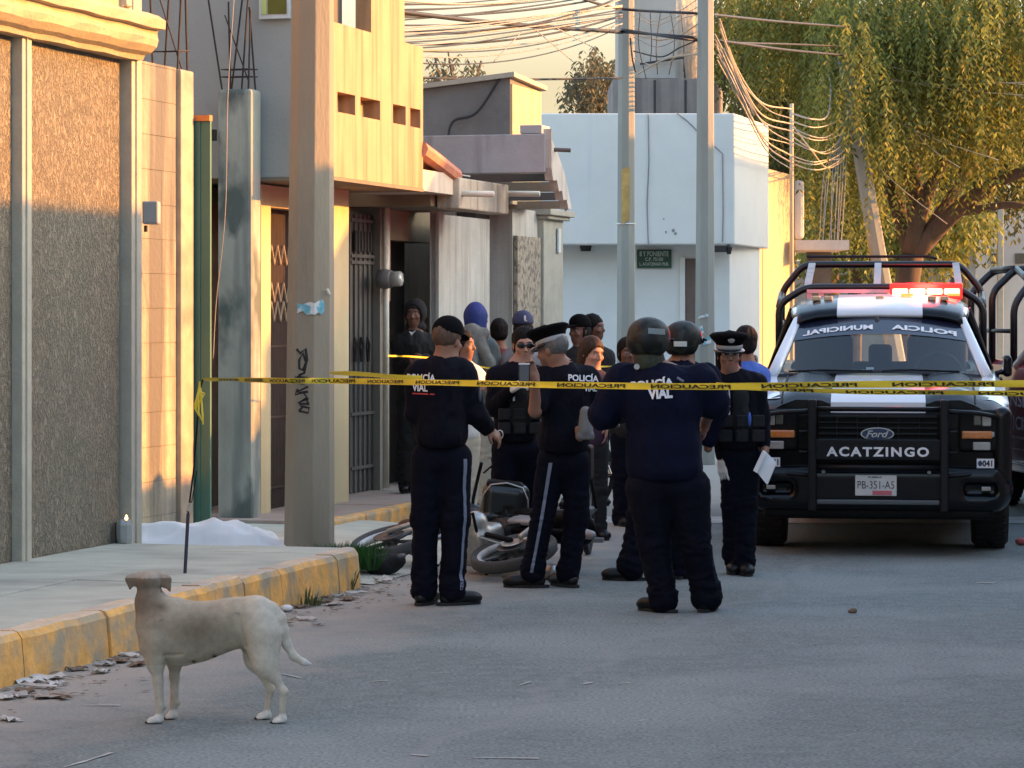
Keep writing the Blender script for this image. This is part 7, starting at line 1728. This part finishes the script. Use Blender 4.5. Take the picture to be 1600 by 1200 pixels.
bl(.8 * (X > 930) * (Zc > 280) * np.clip((X - 930) / 120, 0, 1), (.60, .54, .44)); bl(.7 * (Zc > 700), (.54, .48, .38)); bl(.8 * (Zc > 1010), (.68, .65, .58))
for (x, y) in ((618, 688), (745, 655)): bl(1.2 * np.exp(-((X - x) / 14) ** 2 - ((Zc - y) / 12) ** 2), (.05, .035, .03))
bl(.7 * (X > 1300), (.62, .60, .55))
dog = mk('dog', V, Fq, m_fur, smooth=True, attrs=col, origin=(K(700, 0)[0], Dd, 0)); tag(dog, 'pale fawn street dog standing in the road, looking away towards the officers', 'dog')
mb = MB()
for (toe, dy) in (((335, 1055), -.062), ((425, 1052), .066), ((1112, 1058), -.060), ((998, 1056), .060)):
    for q in (-1.5, -.5, .5, 1.5):
        p = K(toe[0] - (6 if abs(q) < 1 else -2), 1064, dy + q * .014); p[2] = max(p[2], .006); mb.tube([tuple(p), (p[0] - .009, p[1], max(.003, p[2] - .005))], [.0045, .0015], 5)
mb.build('claws', m_dkmet, dog)

# ------------------------------------------------------------------ motorcycle lying on its side
m_mw = M('fairing_white', (.30, .30, .30), .35, var=.08, coat=.4); m_mg = M('fairing_grey', (.035, .035, .038), .4, var=.1); m_alu = M('dull_aluminium', (.42, .41, .38), .4, metal=.7, var=.15, scale=30)
tlt = math.radians(17)
hx_ = Vector((-.70, .71, 0)); ex = hx_; ez = Vector((.71 * math.cos(tlt), .70 * math.cos(tlt), math.sin(tlt))); ey = ez.cross(ex)
rot = Matrix((ex, ey, ez)).transposed()
cR = U(803, 868, F * (CH - .15) / (872 - HY)); 
# local: x forward, y sideways, z up (from the ground the wheels would stand on); rear axle at (0,0,.30)
org = Vector((cR[0], cR[1] , .14)) - rot @ Vector((0, 0, .30))
org = Vector((cR[0], cR[1] + .12, .175)) - rot @ Vector((0, 0, .30))
MC = empty('motorcycle', org, rot=rot, label='small commuter motorcycle lying on its side on the road behind the officers', cat='motorcycle')
def mwheel(x, z, r):
    m_ = MB(); pr = [(r - .045, -.028), (r - .02, -.045), (r - .004, -.030), (r, 0), (r - .004, .030), (r - .02, .045), (r - .045, .028)]
    m_.lathe(pr, c=(x, 0, z), axis='y', n=40, T=None); t = MB()
    # open ring
    vs = []; n = 44
    full = pr + [(r - .050, .02), (r - .055, 0), (r - .050, -.02)]
    for k in range(n):
        a = 2 * math.pi * k / n
        for rr_, y in full: vs.append((x + rr_ * math.cos(a), y, z + rr_ * math.sin(a)))
    m = len(full); t.add(vs, [(k * m + q, ((k + 1) % n) * m + q, ((k + 1) % n) * m + (q + 1) % m, k * m + (q + 1) % m) for k in range(n) for q in range(m)])
    w_ = t.build('wheel', M('moto_tyre', (.07, .067, .062), .85, var=.2), MC, local=True, smooth=True)
    t = MB(); vs = []; full = [(r - .050, -.024), (r - .062, -.026), (r - .074, -.016), (r - .078, 0), (r - .074, .016), (r - .062, .026), (r - .050, .024)]
    for k in range(n):
        a = 2 * math.pi * k / n
        for rr_, y in full: vs.append((x + rr_ * math.cos(a), y, z + rr_ * math.sin(a)))
    m = len(full); t.add(vs, [(k * m + q, ((k + 1) % n) * m + q, ((k + 1) % n) * m + q + 1, k * m + q + 1) for k in range(n) for q in range(m - 1)])
    t.build('rim', M('moto_rim', (.55, .53, .49), .5, metal=.1, var=.15), w_, local=True, smooth=True)
    t = MB(); t.lathe([(.035, -.06), (.05, -.05), (.05, .05), (.035, .06)], c=(x, 0, z), axis='y', n=16); t.lathe([(.11, .050), (.11, .056)], c=(x, 0, z), axis='y', n=24)
    for k in range(5):
        a = 2 * math.pi * k / 5 + .3; t.tube([(x + .04 * math.cos(a), 0, z + .04 * math.sin(a)), (x + (r - .07) * math.cos(a), 0, z + (r - .07) * math.sin(a))], [.016, .011], 6)
    t.build('hub', M('hub_dark', (.10, .10, .10), .4, metal=.6), w_, local=True)
mwheel(0, .30, .30); mwheel(1.24, .30, .29)
mb = MB(); mb.tube([(0, -.09, .30), (.45, -.10, .38)], .02, 8); mb.tube([(0, .09, .30), (.45, .10, .38)], .02, 8); mb.tube([(.45, 0, .36), (.5, 0, .62), (.9, 0, .80), (.78, 0, .40), (.45, 0, .30)], .024, 8); mb.tube([(-.2, 0, .74), (.5, 0, .66)], .022, 8); mb.build('frame', m_plas, MC, local=True, smooth=True)
mb = MB(); mb.tube([(1.24, -.08, .30), (1.02, -.08, .86)], .020, 8); mb.tube([(1.24, .08, .30), (1.02, .08, .86)], .020, 8); mb.build('fork', m_alu, MC, local=True, smooth=True)
mb = MB(); mb.tube(rpath([(.90, -.36, 1.00), (.98, -.26, 1.02), (1.0, -.08, .92), (1.0, .08, .92), (.98, .26, 1.02), (.90, .36, 1.00)], .05), .013, 8); hbm = mb.build('handlebar', m_plas, MC, local=True, smooth=True)
for sd in (-1, 1): mb = MB(); mb.tube([(.92, sd * .28, 1.02), (.95, sd * .30, 1.18)], .007, 6); mb.lathe([(0, -.01), (.05, -.008), (.055, 0), (0, .006)], c=(.95, sd * .31, 1.22), axis='x', n=14); mb.build('mirror', m_plas, hbm, local=True)
S = SDF(); S.ell((.62, 0, .76), (.24, .13, .11), k=.04); S.ell((.50, 0, .70), (.15, .11, .09), k=.04); V, Fq = S.mesh(.014); mk('tank', V, Fq, m_mg, MC, local=True, smooth=True)
S = SDF(); S.box((.12, 0, .80), (.34, .12, .055), rad=.05, k=.03); S.ell((-.1, 0, .84), (.16, .12, .06), k=.04); V, Fq = S.mesh(.014); mk('seat', V, Fq, m_plas, MC, local=True, smooth=True)
S = SDF(); S.box((.42, 0, .40), (.14, .13, .13), rad=.04, k=.03); S.cap((.46, 0, .5), (.60, 0, .60), .07, .06, k=.02); S.cap((.38, .10, .36), (.38, .17, .36), .09, .085, k=.02); V, Fq = S.mesh(.014); mk('engine', V, Fq, m_alu, MC, local=True, smooth=True)
S = SDF(); S.cap((.42, -.12, .30), (.1, -.15, .30), .02, .03, k=.02); S.cap((.1, -.15, .30), (-.22, -.16, .40), .045, .055, k=.02); V, Fq = S.mesh(.012); mk('exhaust', V, Fq, m_alu, MC, local=True, smooth=True)
S = SDF(); S.box((.16, .10, .64), (.16, .02, .06), rad=.018, k=.02); S.box((.16, -.10, .64), (.16, .02, .06), rad=.018, k=.02); S.cap((-.15, 0, .74), (-.36, 0, .70), .05, .03, k=.03); V, Fq = S.mesh(.012); mk('side_panel', V, Fq, m_mw, MC, local=True, smooth=True)
S = SDF(); S.ell((1.02, 0, .90), (.08, .09, .09), k=.03); S.ell((1.24, 0, .60), (.24, .07, .03), k=.02); V, Fq = S.mesh(.012); mk('headlamp_fairing', V, Fq, m_mg, MC, local=True, smooth=True)
mb = MB()
pass
mb = MB()
rq = random.Random(3)
for i in range(14):
    x, z = rq.uniform(.1, 1.0), rq.uniform(.35, .8); y = rq.choice((-1, 1)) * rq.uniform(.08, .16); mb.tube([(x, y, z), (x + rq.uniform(-.2, .25), y * 1.1, z + rq.uniform(-.12, .12)), (x + rq.uniform(.1, .4), y * .6, z + rq.uniform(-.1, .15))], .006, 5)
mb.build('cables', m_plas, MC, local=True)
mb = MB(); mb.tube([(0, .075, .355), (.42, .11, .36)], .006, 5); mb.tube([(0, .075, .245), (.42, .11, .31)], .006, 5); mb.lathe([(.06, .07), (.075, .074), (.06, .078)], c=(0, 0, .30), axis='y', n=20); mb.build('chain', m_alu, MC, local=True)
for sd in (-1, 1): mb = MB(); mb.tube([(-.05, sd * .10, .34), (.02, sd * .12, .66)], .020, 8); mb.build('shock_absorber', m_alu, MC, local=True, smooth=True)
for sd in (-1, 1): mb = MB(); mb.tube([(.32, sd * .12, .30), (.32, sd * .27, .30)], .012, 6); mb.build('foot_peg', m_plas, MC, local=True)
# top box: stands clear above the rear wheel
q = np.array(U(789, 786, 20.05)); S = SDF(); S.box(q + IN(0, 0, .0), (.165, .15, .145), roty(math.radians(6)), rad=.075, k=.03); S.box(q + IN(.0, 0, -.10), (.175, .155, .02), roty(math.radians(6)), rad=.015, k=.01); V, Fq = S.mesh(.012); tb_ = mk('top_box', V, Fq, M('top_box_gloss', (.006, .007, .008), .28, spec=.5, coat=.2), MC, smooth=True)
mb = MB(); mb.tube([tuple(q + roty(math.radians(6)) @ IN(x, -.13, z)) for x, z in ((-.165, -.06), (-.155, .05), (-.11, .125), (0, .148), (.11, .125), (.155, .05), (.168, -.06))], .006, 6); mb.build('trim_strip', m_alu, tb_, smooth=True)  # pale strip stands in for the highlight along the box rim
S = SDF(); S.box(q + IN(0, -.01, .125), (.13, .12, .03), roty(math.radians(6)), rad=.025, k=.03); V, Fq = S.mesh(.012); mk('lid', V, Fq, m_plas, tb_, smooth=True)

# ------------------------------------------------------------------ bicycle seen end-on between the officers
def bicycle(base, ang, lab, basket=True):
    B = empty('bicycle', base, rot=Matrix.Rotation(ang, 3, 'Z'), label=lab, cat='bicycle')
    def bw(x):
        m_ = MB(); P = [(x + .32 * math.cos(a * math.pi / 16), 0, .335 + .32 * math.sin(a * math.pi / 16)) for a in range(32)]; m_.tube(P, .021, 8, closed=True); w_ = m_.build('wheel', m_tyre, B, local=True, smooth=True)
        m_ = MB()
        for k in range(14): a = math.pi * k / 7; m_.tube([(x, .02 * (-1) ** k, .335), (x + .30 * math.cos(a), 0, .335 + .30 * math.sin(a))], .0018, 4)
        m_.lathe([(.02, -.05), (.02, .05)], c=(x, 0, .335), axis='y', n=10); m_.build('spokes', m_rim, w_, local=True)
    bw(0); bw(1.05)
    m_ = MB(); m_.tube([(0, .06, .335), (.42, .03, .29), (.30, 0, .82), (0, .06, .335)], .012, 6); m_.tube([(0, -.06, .335), (.42, -.03, .29)], .010, 6); m_.tube([(.42, 0, .29), (.86, 0, .78), (.33, 0, .74)], .016, 6); m_.build('frame', m_plas, B, local=True, smooth=True)
    m_ = MB(); m_.tube([(1.05, .06, .335), (.90, .05, .72), (.84, 0, .92)], .011, 6); m_.tube([(1.05, -.06, .335), (.90, -.05, .72)], .011, 6); m_.build('fork', m_plas, B, local=True, smooth=True)
    m_ = MB(); m_.tube(rpath([(.72, -.29, .98), (.84, -.16, 1.0), (.84, .16, 1.0), (.72, .29, .98)], .05), .012, 6); m_.build('handlebar', m_rim, B, local=True, smooth=True)
    S = SDF(); S.ell((.28, 0, .88), (.13, .07, .035), k=.02); V, Fq = S.mesh(.012); mk('saddle', V, Fq, m_plas, B, local=True, smooth=True)
    m_ = MB(); m_.tube([(.42, .07, .29), (.50, .07, .16)], .009, 5); m_.box((.45, .07, .13), (.55, .16, .16)); m_.tube([(.42, -.07, .29), (.34, -.07, .42)], .009, 5); m_.box((.29, -.16, .41), (.39, -.07, .44)); m_.build('pedal', m_rim, B, local=True)
    if basket:
        m_ = MB(); m_.box((1.0, -.14, .62), (1.24, .14, .86)); m_.build('basket', m_plas, B, local=True, bevel=.02)
    return B
bicycle(U(925, 898, 19.7 + .55) * 1.0 - Vector((0, 0, U(925, 898, 20.25)[2])) + Vector((0, 1.05, 0)), math.radians(-97), 'black bicycle seen end on in the gap between the capped and the big officer')
bicycle(Vector((U(958, 790, 26.4)[0] - .2, 26.4, 0)), math.radians(-55), 'second bicycle further up the street, behind the first one', basket=False)

# ------------------------------------------------------------------ small things on the ground
# white sheet spread over a low form
x0, x1 = U(214, 850, 20.3)[0], U(470, 850, 19.9)[0]; nx, ny = 90, 46; V = []; Fc = []
hx = [0, .06, .14, .24, .34, .44, .55, .68, .80, .92, 1.0]; hz_ = [.16, .175, .185, .195, .205, .205, .195, .165, .115, .07, .04]
for j in range(ny + 1):
    v = j / ny
    for i in range(nx + 1):
        u = i / nx; X = x0 + (x1 - x0) * u; Y = 19.62 + .95 * v + .05 * math.sin(u * 7) + .16 * (1 - u)
        ht = np.interp(u, hx, hz_); prof = math.exp(-((v - .48) / .27) ** 4)
        f = fnoise(np.array([[X * .55 + Y * .9, Y * 1.5 - X * .3, 0]]), 11, 5, 2)[0]; f2 = fnoise(np.array([[X * 1.6, Y, 0]]), 40, 9)[0]
        f3 = fnoise(np.array([[X * 1.6 + Y, Y * 1.3 - X * .6, 0]]), 10, 21, 1)[0]; fold = .040 * (.5 - 1.8 * abs(f)) + .028 * (.5 - 2.0 * abs(f3)) + .002 * f2
        z = AP + .012 + ht * prof * (1 + .0 * f) + fold * (.35 + prof) + .01
        V.append((X + .02 * f2, Y + .02 * f, max(z, AP + .014)))
for j in range(ny):
    for i in range(nx): a = j * (nx + 1) + i; Fc.append((a, a + 1, a + nx + 2, a + nx + 1))
sh = mk('white_sheet', V, Fc, M('sheet_cotton', (.72, .72, .72), .9, var=.03), smooth=True); tag(sh, 'white cotton sheet spread over a low form on the driveway beside the big pole', 'sheet')
# candle
cb = W(-.05, .22, SWZ); cd = U(195, 846, F * (CH - SWZ) / (848 - HY)); cb = (cd[0], cd[1], SWZ)
cn = empty('candle', cb, label='tall votive candle burning in a glass at the foot of the stucco house', cat='candle')
mb = MB(); vs = []; hex_ = [(.048, 0), (.056, .03), (.058, .12), (.050, .155)]; n = 8
for r, z in hex_: vs += [(cb[0] + r * math.cos(2 * math.pi * (k + .5) / n), cb[1] + r * math.sin(2 * math.pi * (k + .5) / n), cb[2] + z) for k in range(n)]
mb.add(vs, [(i * n + k, i * n + (k + 1) % n, (i + 1) * n + (k + 1) % n, (i + 1) * n + k) for i in range(3) for k in range(n)] + [tuple(range(n))[::-1], tuple(3 * n + k for k in range(n))]); mb.build('glass', M('candle_glass', (.30, .31, .30), .25, var=.1, coat=.3), cn)
mb = MB(); mb.box((cb[0] - .066, cb[1] - .02, cb[2]), (cb[0] - .046, cb[1] + .03, cb[2] + .135)); mb.build('label_side', m_graf, cn, bevel=.004)
S = SDF(); S.cap((cb[0] + .012, cb[1] - .01, cb[2] + .165), (cb[0] + .012, cb[1] - .01, cb[2] + .185), .012, .005, k=.004); V, Fq = S.mesh(.004); mk('flame', V, Fq, M('flame', (1, .6, .2), .5, emit=(1, .55, .18), estr=1.5), cn, smooth=True)
# thin rod holding the tape
r0 = UG(289, 896, SWZ); r1 = U(294, 802, r0[1]); r2 = U(312, 612, r0[1] + .02); r3 = U(317, 592, r0[1] + .02)
rd = empty('rod', r0, label='thin dark rod leaning on the pavement with the caution tape knotted at its top', cat='rod')
mb = MB(); mb.tube([r0, r1], .0105, 7); mb.build('lower_stake', M('rod_violet', (.035, .025, .05), .5), rd)
mb = MB(); mb.tube([r1, U(302, 740, r0[1]), r2, r3], .0055, 6); mb.tube([U(292, 800, r0[1]), U(300, 782, r0[1]), U(308, 735, r0[1])], .003, 5); mb.build('upper_rod', m_plas, rd)
mb = MB(); mb.tube([U(295, 799, r0[1] - .01), U(297, 786, r0[1] - .01)], .013, 6); mb.build('tape_collar', m_stone, rd)

# ------------------------------------------------------------------ caution tapes
m_tape = M('tape_yellow', (.74, .56, .035), .42, var=.05); m_tink = M('tape_ink', (.02, .018, .01), .6)
def tape(ctrl, width, lab, words=True, start=0.3, pitch=.62, twist=None, mir=True, cut=0):
    """ctrl: [(px,py,depth)...]; the band stands on edge between the points"""
    q = [U(*c) for c in ctrl]; P = []; q = [q[0] * 2 - q[1]] + q + [q[-1] * 2 - q[-2]]
    for i in range(1, len(q) - 2):
        for k in range(24):
            t = k / 24; a, b, c, d = q[i - 1], q[i], q[i + 1], q[i + 2]
            P.append(0.5 * ((2 * b) + (-a + c) * t + (2 * a - 5 * b + 4 * c - d) * t * t + (-a + 3 * b - 3 * c + d) * t ** 3))
    P.append(q[-2]); Ls = [0]
    for i in range(1, len(P)): Ls.append(Ls[-1] + (P[i] - P[i - 1]).length)
    Lt = Ls[-1]; Ls = np.array(Ls); PX = np.array(P)
    def at(l): return np.array([np.interp(l, Ls, PX[:, k]) for k in range(3)])
    def frame(l):
        p = at(l); d = at(min(l + .02, Lt)) - at(max(l - .02, 0)); d /= np.linalg.norm(d); tw = twist(l / Lt) if twist else 0
        up = np.array((0, 0, 1.0)); up -= d * (up @ d); up /= np.linalg.norm(up); nb = np.cross(d, up); u2 = up * math.cos(tw) + nb * math.sin(tw); return p, d, u2, np.cross(d, u2)
    n = int(Lt / .03) + 2; V = []; Fc = []
    for i in range(n):
        l = Lt * i / (n - 1); p, d, u, nb = frame(l); w2 = width / 2
        for k in range(4): V.append(p + u * (w2 * (k / 1.5 - 1)) + nb * .003 * math.sin(l * 9 + k))
    for i in range(n - 1):
        for k in range(3): Fc.append((i * 4 + k, (i + 1) * 4 + k, (i + 1) * 4 + k + 1, i * 4 + k + 1))
    o = mk('caution_tape', V, Fc, m_tape, smooth=True); tag(o, lab, 'tape')
    if words:
        V, Fs = text_geo('PRECAUCION', .46, width * .62, .03); l = start; VV = []; FF = []
        while l + .5 < Lt:
            b = len(VV)
            for x, y, z in V:
                p, d, u, nb = frame(l + .23 + (-x if mir else x)); VV.append(p + u * y + nb * .004 * (1))
            FF += [tuple(i + b for i in f) for f in Fs]; l += pitch
        if VV: mk('tape_lettering', VV, FF, m_tink, o)
        if VV:
            VV2 = []; 
            l = start
            while l + .5 < Lt:
                for x, y, z in V: p, d, u, nb = frame(l + .23 + (-x if mir else x)); VV2.append(p + u * y - nb * .004)
                l += pitch
            mk('tape_lettering', VV2, FF, m_tink, o)
d0 = r3[1]
tape([(318, 593, d0), (360, 593, d0 - .5), (450, 595, d0 - 1.7), (520, 595, 15.8), (700, 598, 14.6), (900, 602, 13.8), (1120, 604, 13.2), (1300, 601, 12.9), (1480, 600, 12.7), (1720, 599, 12.4)], .031, 'long yellow caution tape stretched across the street in front of the officers, lettering reversed', twist=lambda t: 1.1 * max(0, 1 - t * 6) ** 1 + .35 * math.sin(t * 9) )
tape([(1120, 601, 13.6), (1180, 606, 13.4), (1300, 611, 13.2), (1450, 613, 13.0), (1720, 616, 12.7)], .026, 'second yellow caution tape just below the long one, in front of the black pickup', start=.1, twist=lambda t: .5)
tape([(516, 583, 16.9), (560, 584, 16.7), (620, 589, 16.5), (660, 591, 16.45)], .030, 'short folded end of yellow tape left of the officer in the black cap', words=False, twist=lambda t: .9 - .8 * t)
tape([(606, 556, 22.5), (640, 557, 23.2), (700, 562, 23.8), (790, 577, 24.0), (960, 572, 25), (1085, 568, 31)], .014, 'slack yellow tape behind the officers, running on past the onlookers', words=False, twist=lambda t: .2)
mb = MB(); kp = np.array(r2)
for i in range(7):
    a = i * .9; mb.tube([kp + IN(0, 0, .01 * i), kp + IN(.03 * math.cos(a), -.015, -.01 - .022 * i), kp + IN(.02 * math.cos(a + 1), -.01, -.05 - .024 * i)], [.007, .006, .004], 5)
tag(mb.build('tape_knot', m_tape), 'small knot of yellow tape hanging at the top of the thin rod', 'tape')

# ------------------------------------------------------------------ litter, weeds, bag
m_trash = M('paper_litter', (.55, .52, .48), .8, var=.15); m_tr2 = M('plastic_litter', (.30, .27, .24), .6, var=.3, scale=20); m_lf = M('dry_leaf', (.16, .11, .075), .9, var=.3, scale=15)
def scrap(px, py, w_, h_, mat, lab=None, nm='litter', cat='litter', group='paper and leaf litter in the gutter', z=0.0, rise=.02, seed=0):
    r = random.Random(seed + int(px * 7 + py)); c = UG(px, py, z); th = r.uniform(0, 3.1) if w_ < .2 else r.uniform(-.3, .3); n = 4; V = []; Fc = []
    for j in range(n + 1):
        for i in range(n + 1):
            x = (i / n - .5) * w_ * (1 + .2 * r.uniform(-1, 1)); y = (j / n - .5) * h_ * (1 + .3 * r.uniform(-1, 1)); zz = z + .006 + rise * abs(math.sin(i * 1.7 + seed + j)) * r.uniform(.3, 1)
            V.append((c[0] + x * math.cos(th) - y * math.sin(th), c[1] + x * math.sin(th) + y * math.cos(th), zz))
    for j in range(n):
        for i in range(n): a = j * (n + 1) + i; Fc.append((a, a + 1, a + n + 2, a + n + 1))
    o = mk(nm, V, Fc, mat); tag(o, lab, cat, group); md = o.modifiers.new('t', 'SOLIDIFY'); md.thickness = .002; return o
gl_ = 'scrap of paper or dry leaf among the gutter litter below the yellow kerb'
for i, (px, py, w_, h_, k) in enumerate([(46, 1068, .14, .12, 0), (72, 1062, .13, .16, 0), (60, 1076, .22, .05, 0), (25, 1088, .12, .1, 1), (12, 1093, .10, .08, 0), (70, 1090, .14, .1, 1), (95, 1092, .14, .06, 2), (40, 1082, .12, .1, 2), (88, 1072, .08, .06, 0),
        (140, 1033, .08, .05, 0), (200, 1026, .16, .045, 0), (160, 1052, .10, .06, 0), (185, 1035, .12, .1, 2), (215, 1040, .12, .08, 2), (165, 1040, .10, .08, 1), (230, 1022, .08, .08, 1), (158, 1030, .04, .04, 0), (120, 1048, .1, .08, 2), (14, 1127, .10, .05, 0),
        (470, 950, .10, .08, 2), (500, 942, .14, .10, 2), (520, 946, .12, .08, 1), (485, 938, .10, .08, 1), (545, 938, .14, .08, 2), (530, 933, .10, .06, 1), (480, 970, .14, .05, 0), (498, 978, .08, .03, 1), (555, 930, .14, .04, 0), (585, 925, .04, .03, 0), (512, 936, .08, .05, 2)]):
    scrap(px, py, w_, h_, (m_trash, m_tr2, m_lf)[k], gl_, seed=i, rise=.028 if k == 0 else .02)
scrap(602, 911, .17, .07, m_trash, 'crumpled white paper on the road just beyond the end of the kerb', group=None, rise=.05, seed=3)
scrap(712, 936, .09, .05, m_trash, 'small white scrap beside the shoe of the officer in the black cap', group=None, seed=4)
q = UG(448, 956); S = SDF(); S.ell((q[0], q[1], .022), (.036, .03, .022)); V, Fq = S.mesh(.006); tag(mk('stone', V, Fq, m_paper, smooth=True), 'small round white stone at the foot of the kerb behind the dog', 'stone')
S = SDF(); q = np.array(UG(600, 900)); S.ell(q + IN(-.02, 0, .07), (.10, .10, .075), k=.03); S.ell(q + IN(.07, 0, .095), (.08, .08, .055), roty(-.3), k=.04); V, Fq = S.mesh(.009); V = drape(V, Fq, .010, 26, 3)
bgo = mk('bag', V, Fq, m_jblk, smooth=True); tag(bgo, 'soft black cloth bundle lying on the road beyond the kerb end', 'bag'); S = SDF(); S.ell(q + IN(.10, -.02, .125), (.055, .05, .025), roty(-.35), k=.02); V, Fq = S.mesh(.009); mk('flap', V, Fq, m_mg, bgo, smooth=True)
# chalky scratches and flecks on the road: real thin marks
mb = MB()
for (pts, wd) in (([(100, 1200), (135, 1190), (175, 1177)], .012), ([(130, 1103), (188, 1103)], .016), ([(575, 1066), (606, 1064)], .010), ([(812, 1072), (829, 1066)], .012), ([(912, 1070), (924, 1067)], .018), ([(953, 1069), (985, 1068)], .010), ([(740, 1185), (842, 1186)], .014), ([(430, 1052), (470, 1060)], .012), ([(640, 1180), (668, 1182)], .014), ([(1525, 911), (1555, 912)], .03), ([(0, 1125), (35, 1128)], .02), ([(668, 1053), (700, 1051)], .008), ([(995, 1128), (1008, 1126)], .008)):
    P = [UG(*p) for p in pts]
    for a, b in zip(P[:-1], P[1:]):
        d = (b - a); d.z = 0; nrm = Vector((-d.y, d.x, 0)).normalized() * wd; z = .004
        mb.add([(a.x - nrm.x * .3, a.y - nrm.y * .3, z), (b.x - nrm.x, b.y - nrm.y, z), (b.x + nrm.x, b.y + nrm.y, z), (a.x + nrm.x * .5, a.y + nrm.y * .5, z)], [(0, 1, 2, 3)])
o = mk('road_scratches', mb.v, mb.f, M('chalk_mark', (.42, .41, .37), .9, var=.3)); o['kind'] = 'structure'
q = UG(1330, 958); S = SDF(); S.ell((q[0], q[1], .012), (.022, .016, .012)); S.ell((q[0] + .02, q[1], .016), (.012, .01, .01)); V, Fq = S.mesh(.005); tag(mk('pebble', V, Fq, m_lf, smooth=True), 'tiny brown pebble alone in the road below the black pickup', 'stone')
q = UG(1596, 852); S = SDF(); S.ell((q[0], q[1], .03), (.05, .04, .03)); V, Fq = S.mesh(.01); tag(mk('litter', V, Fq, M('red_scrap', (.45, .1, .1), .7), smooth=True), 'small red and white scrap at the right edge of the picture', 'litter')
# weeds
m_weed = leaf_mat('weed_leaves', (.05, .07, .02), (.13, .15, .06)); m_turf = leaf_mat('green_turf', (.012, .05, .010), (.03, .11, .02))
def blades(centers, n, h, sp, w_, seed):
    r = np.random.RandomState(seed); V = []; Q = []
    for c in centers:
        for i in range(n):
            a = r.uniform(0, 6.28); rr_ = sp * r.uniform(0, 1) ** .5; b = np.array((c[0] + rr_ * math.cos(a), c[1] + rr_ * math.sin(a), c[2])); l = r.uniform(.1, .7) * h; d = np.array((math.cos(a) * l * r.uniform(.2, 1), math.sin(a) * l * .6, l + .3 * h)); t = np.array((-math.sin(a + .6), math.cos(a + .6), 0)) * w_
            k = len(V); V += [b - t, b + t, b + d * .6 + t * .8, b + d, b + d * .6 - t * .8]; Q.append((k, k + 1, k + 2, k + 3, k + 4))
    return V, Q
for (px, py, n, h, sp, lab) in ((475, 946, 26, .13, .07, 'scruffy green weed clump at the foot of the yellow kerb'), (545, 922, 14, .15, .03, 'thin green weed growing in a joint near the end of the kerb'), (490, 947, 16, .08, .05, 'low greyish weed beside the larger clump by the kerb')):
    q = UG(px, py); V, Q = blades([(q[0], q[1], 0)], n, h, sp, .007, int(px)); tag(mk('weed', V, Q, m_weed), lab, 'weed')
V, Q = [], []
cs = [(U(x, 850, 19.5)[0], 19.35 + random.uniform(0, .35), AP * .6) for x in np.linspace(496, 588, 40)]; V, Q = blades(cs, 34, .185, .05, .005, 4)
tag(mk('grass', V, Q, m_turf), 'strip of bright green grass just beyond the end of the raised pavement', 'grass', kind='stuff')

V, Q = [], []; r = np.random.RandomState(77)
for i in range(620):
    a = r.uniform(-9.5, .8); b = KB + .03 + abs(r.normal(0, .22)) + (.0 if a < AE else -.3); p = W(a, b, .006); sz = r.uniform(.006, .022); th = r.uniform(0, 6.28)
    k = len(V)
    for j in range(4):
        an = th + j * 1.57 + r.uniform(-.4, .4); V.append((p[0] + sz * math.cos(an) * (1.6 if j % 2 else .8), p[1] + sz * math.sin(an), p[2] + r.uniform(0, sz * .6)))
    Q.append((k, k + 1, k + 2, k + 3))
tag(mk('gutter_debris', V, Q, m_lf), 'scattered crumbs of leaf and grit along the foot of the yellow kerb', 'debris', kind='stuff')
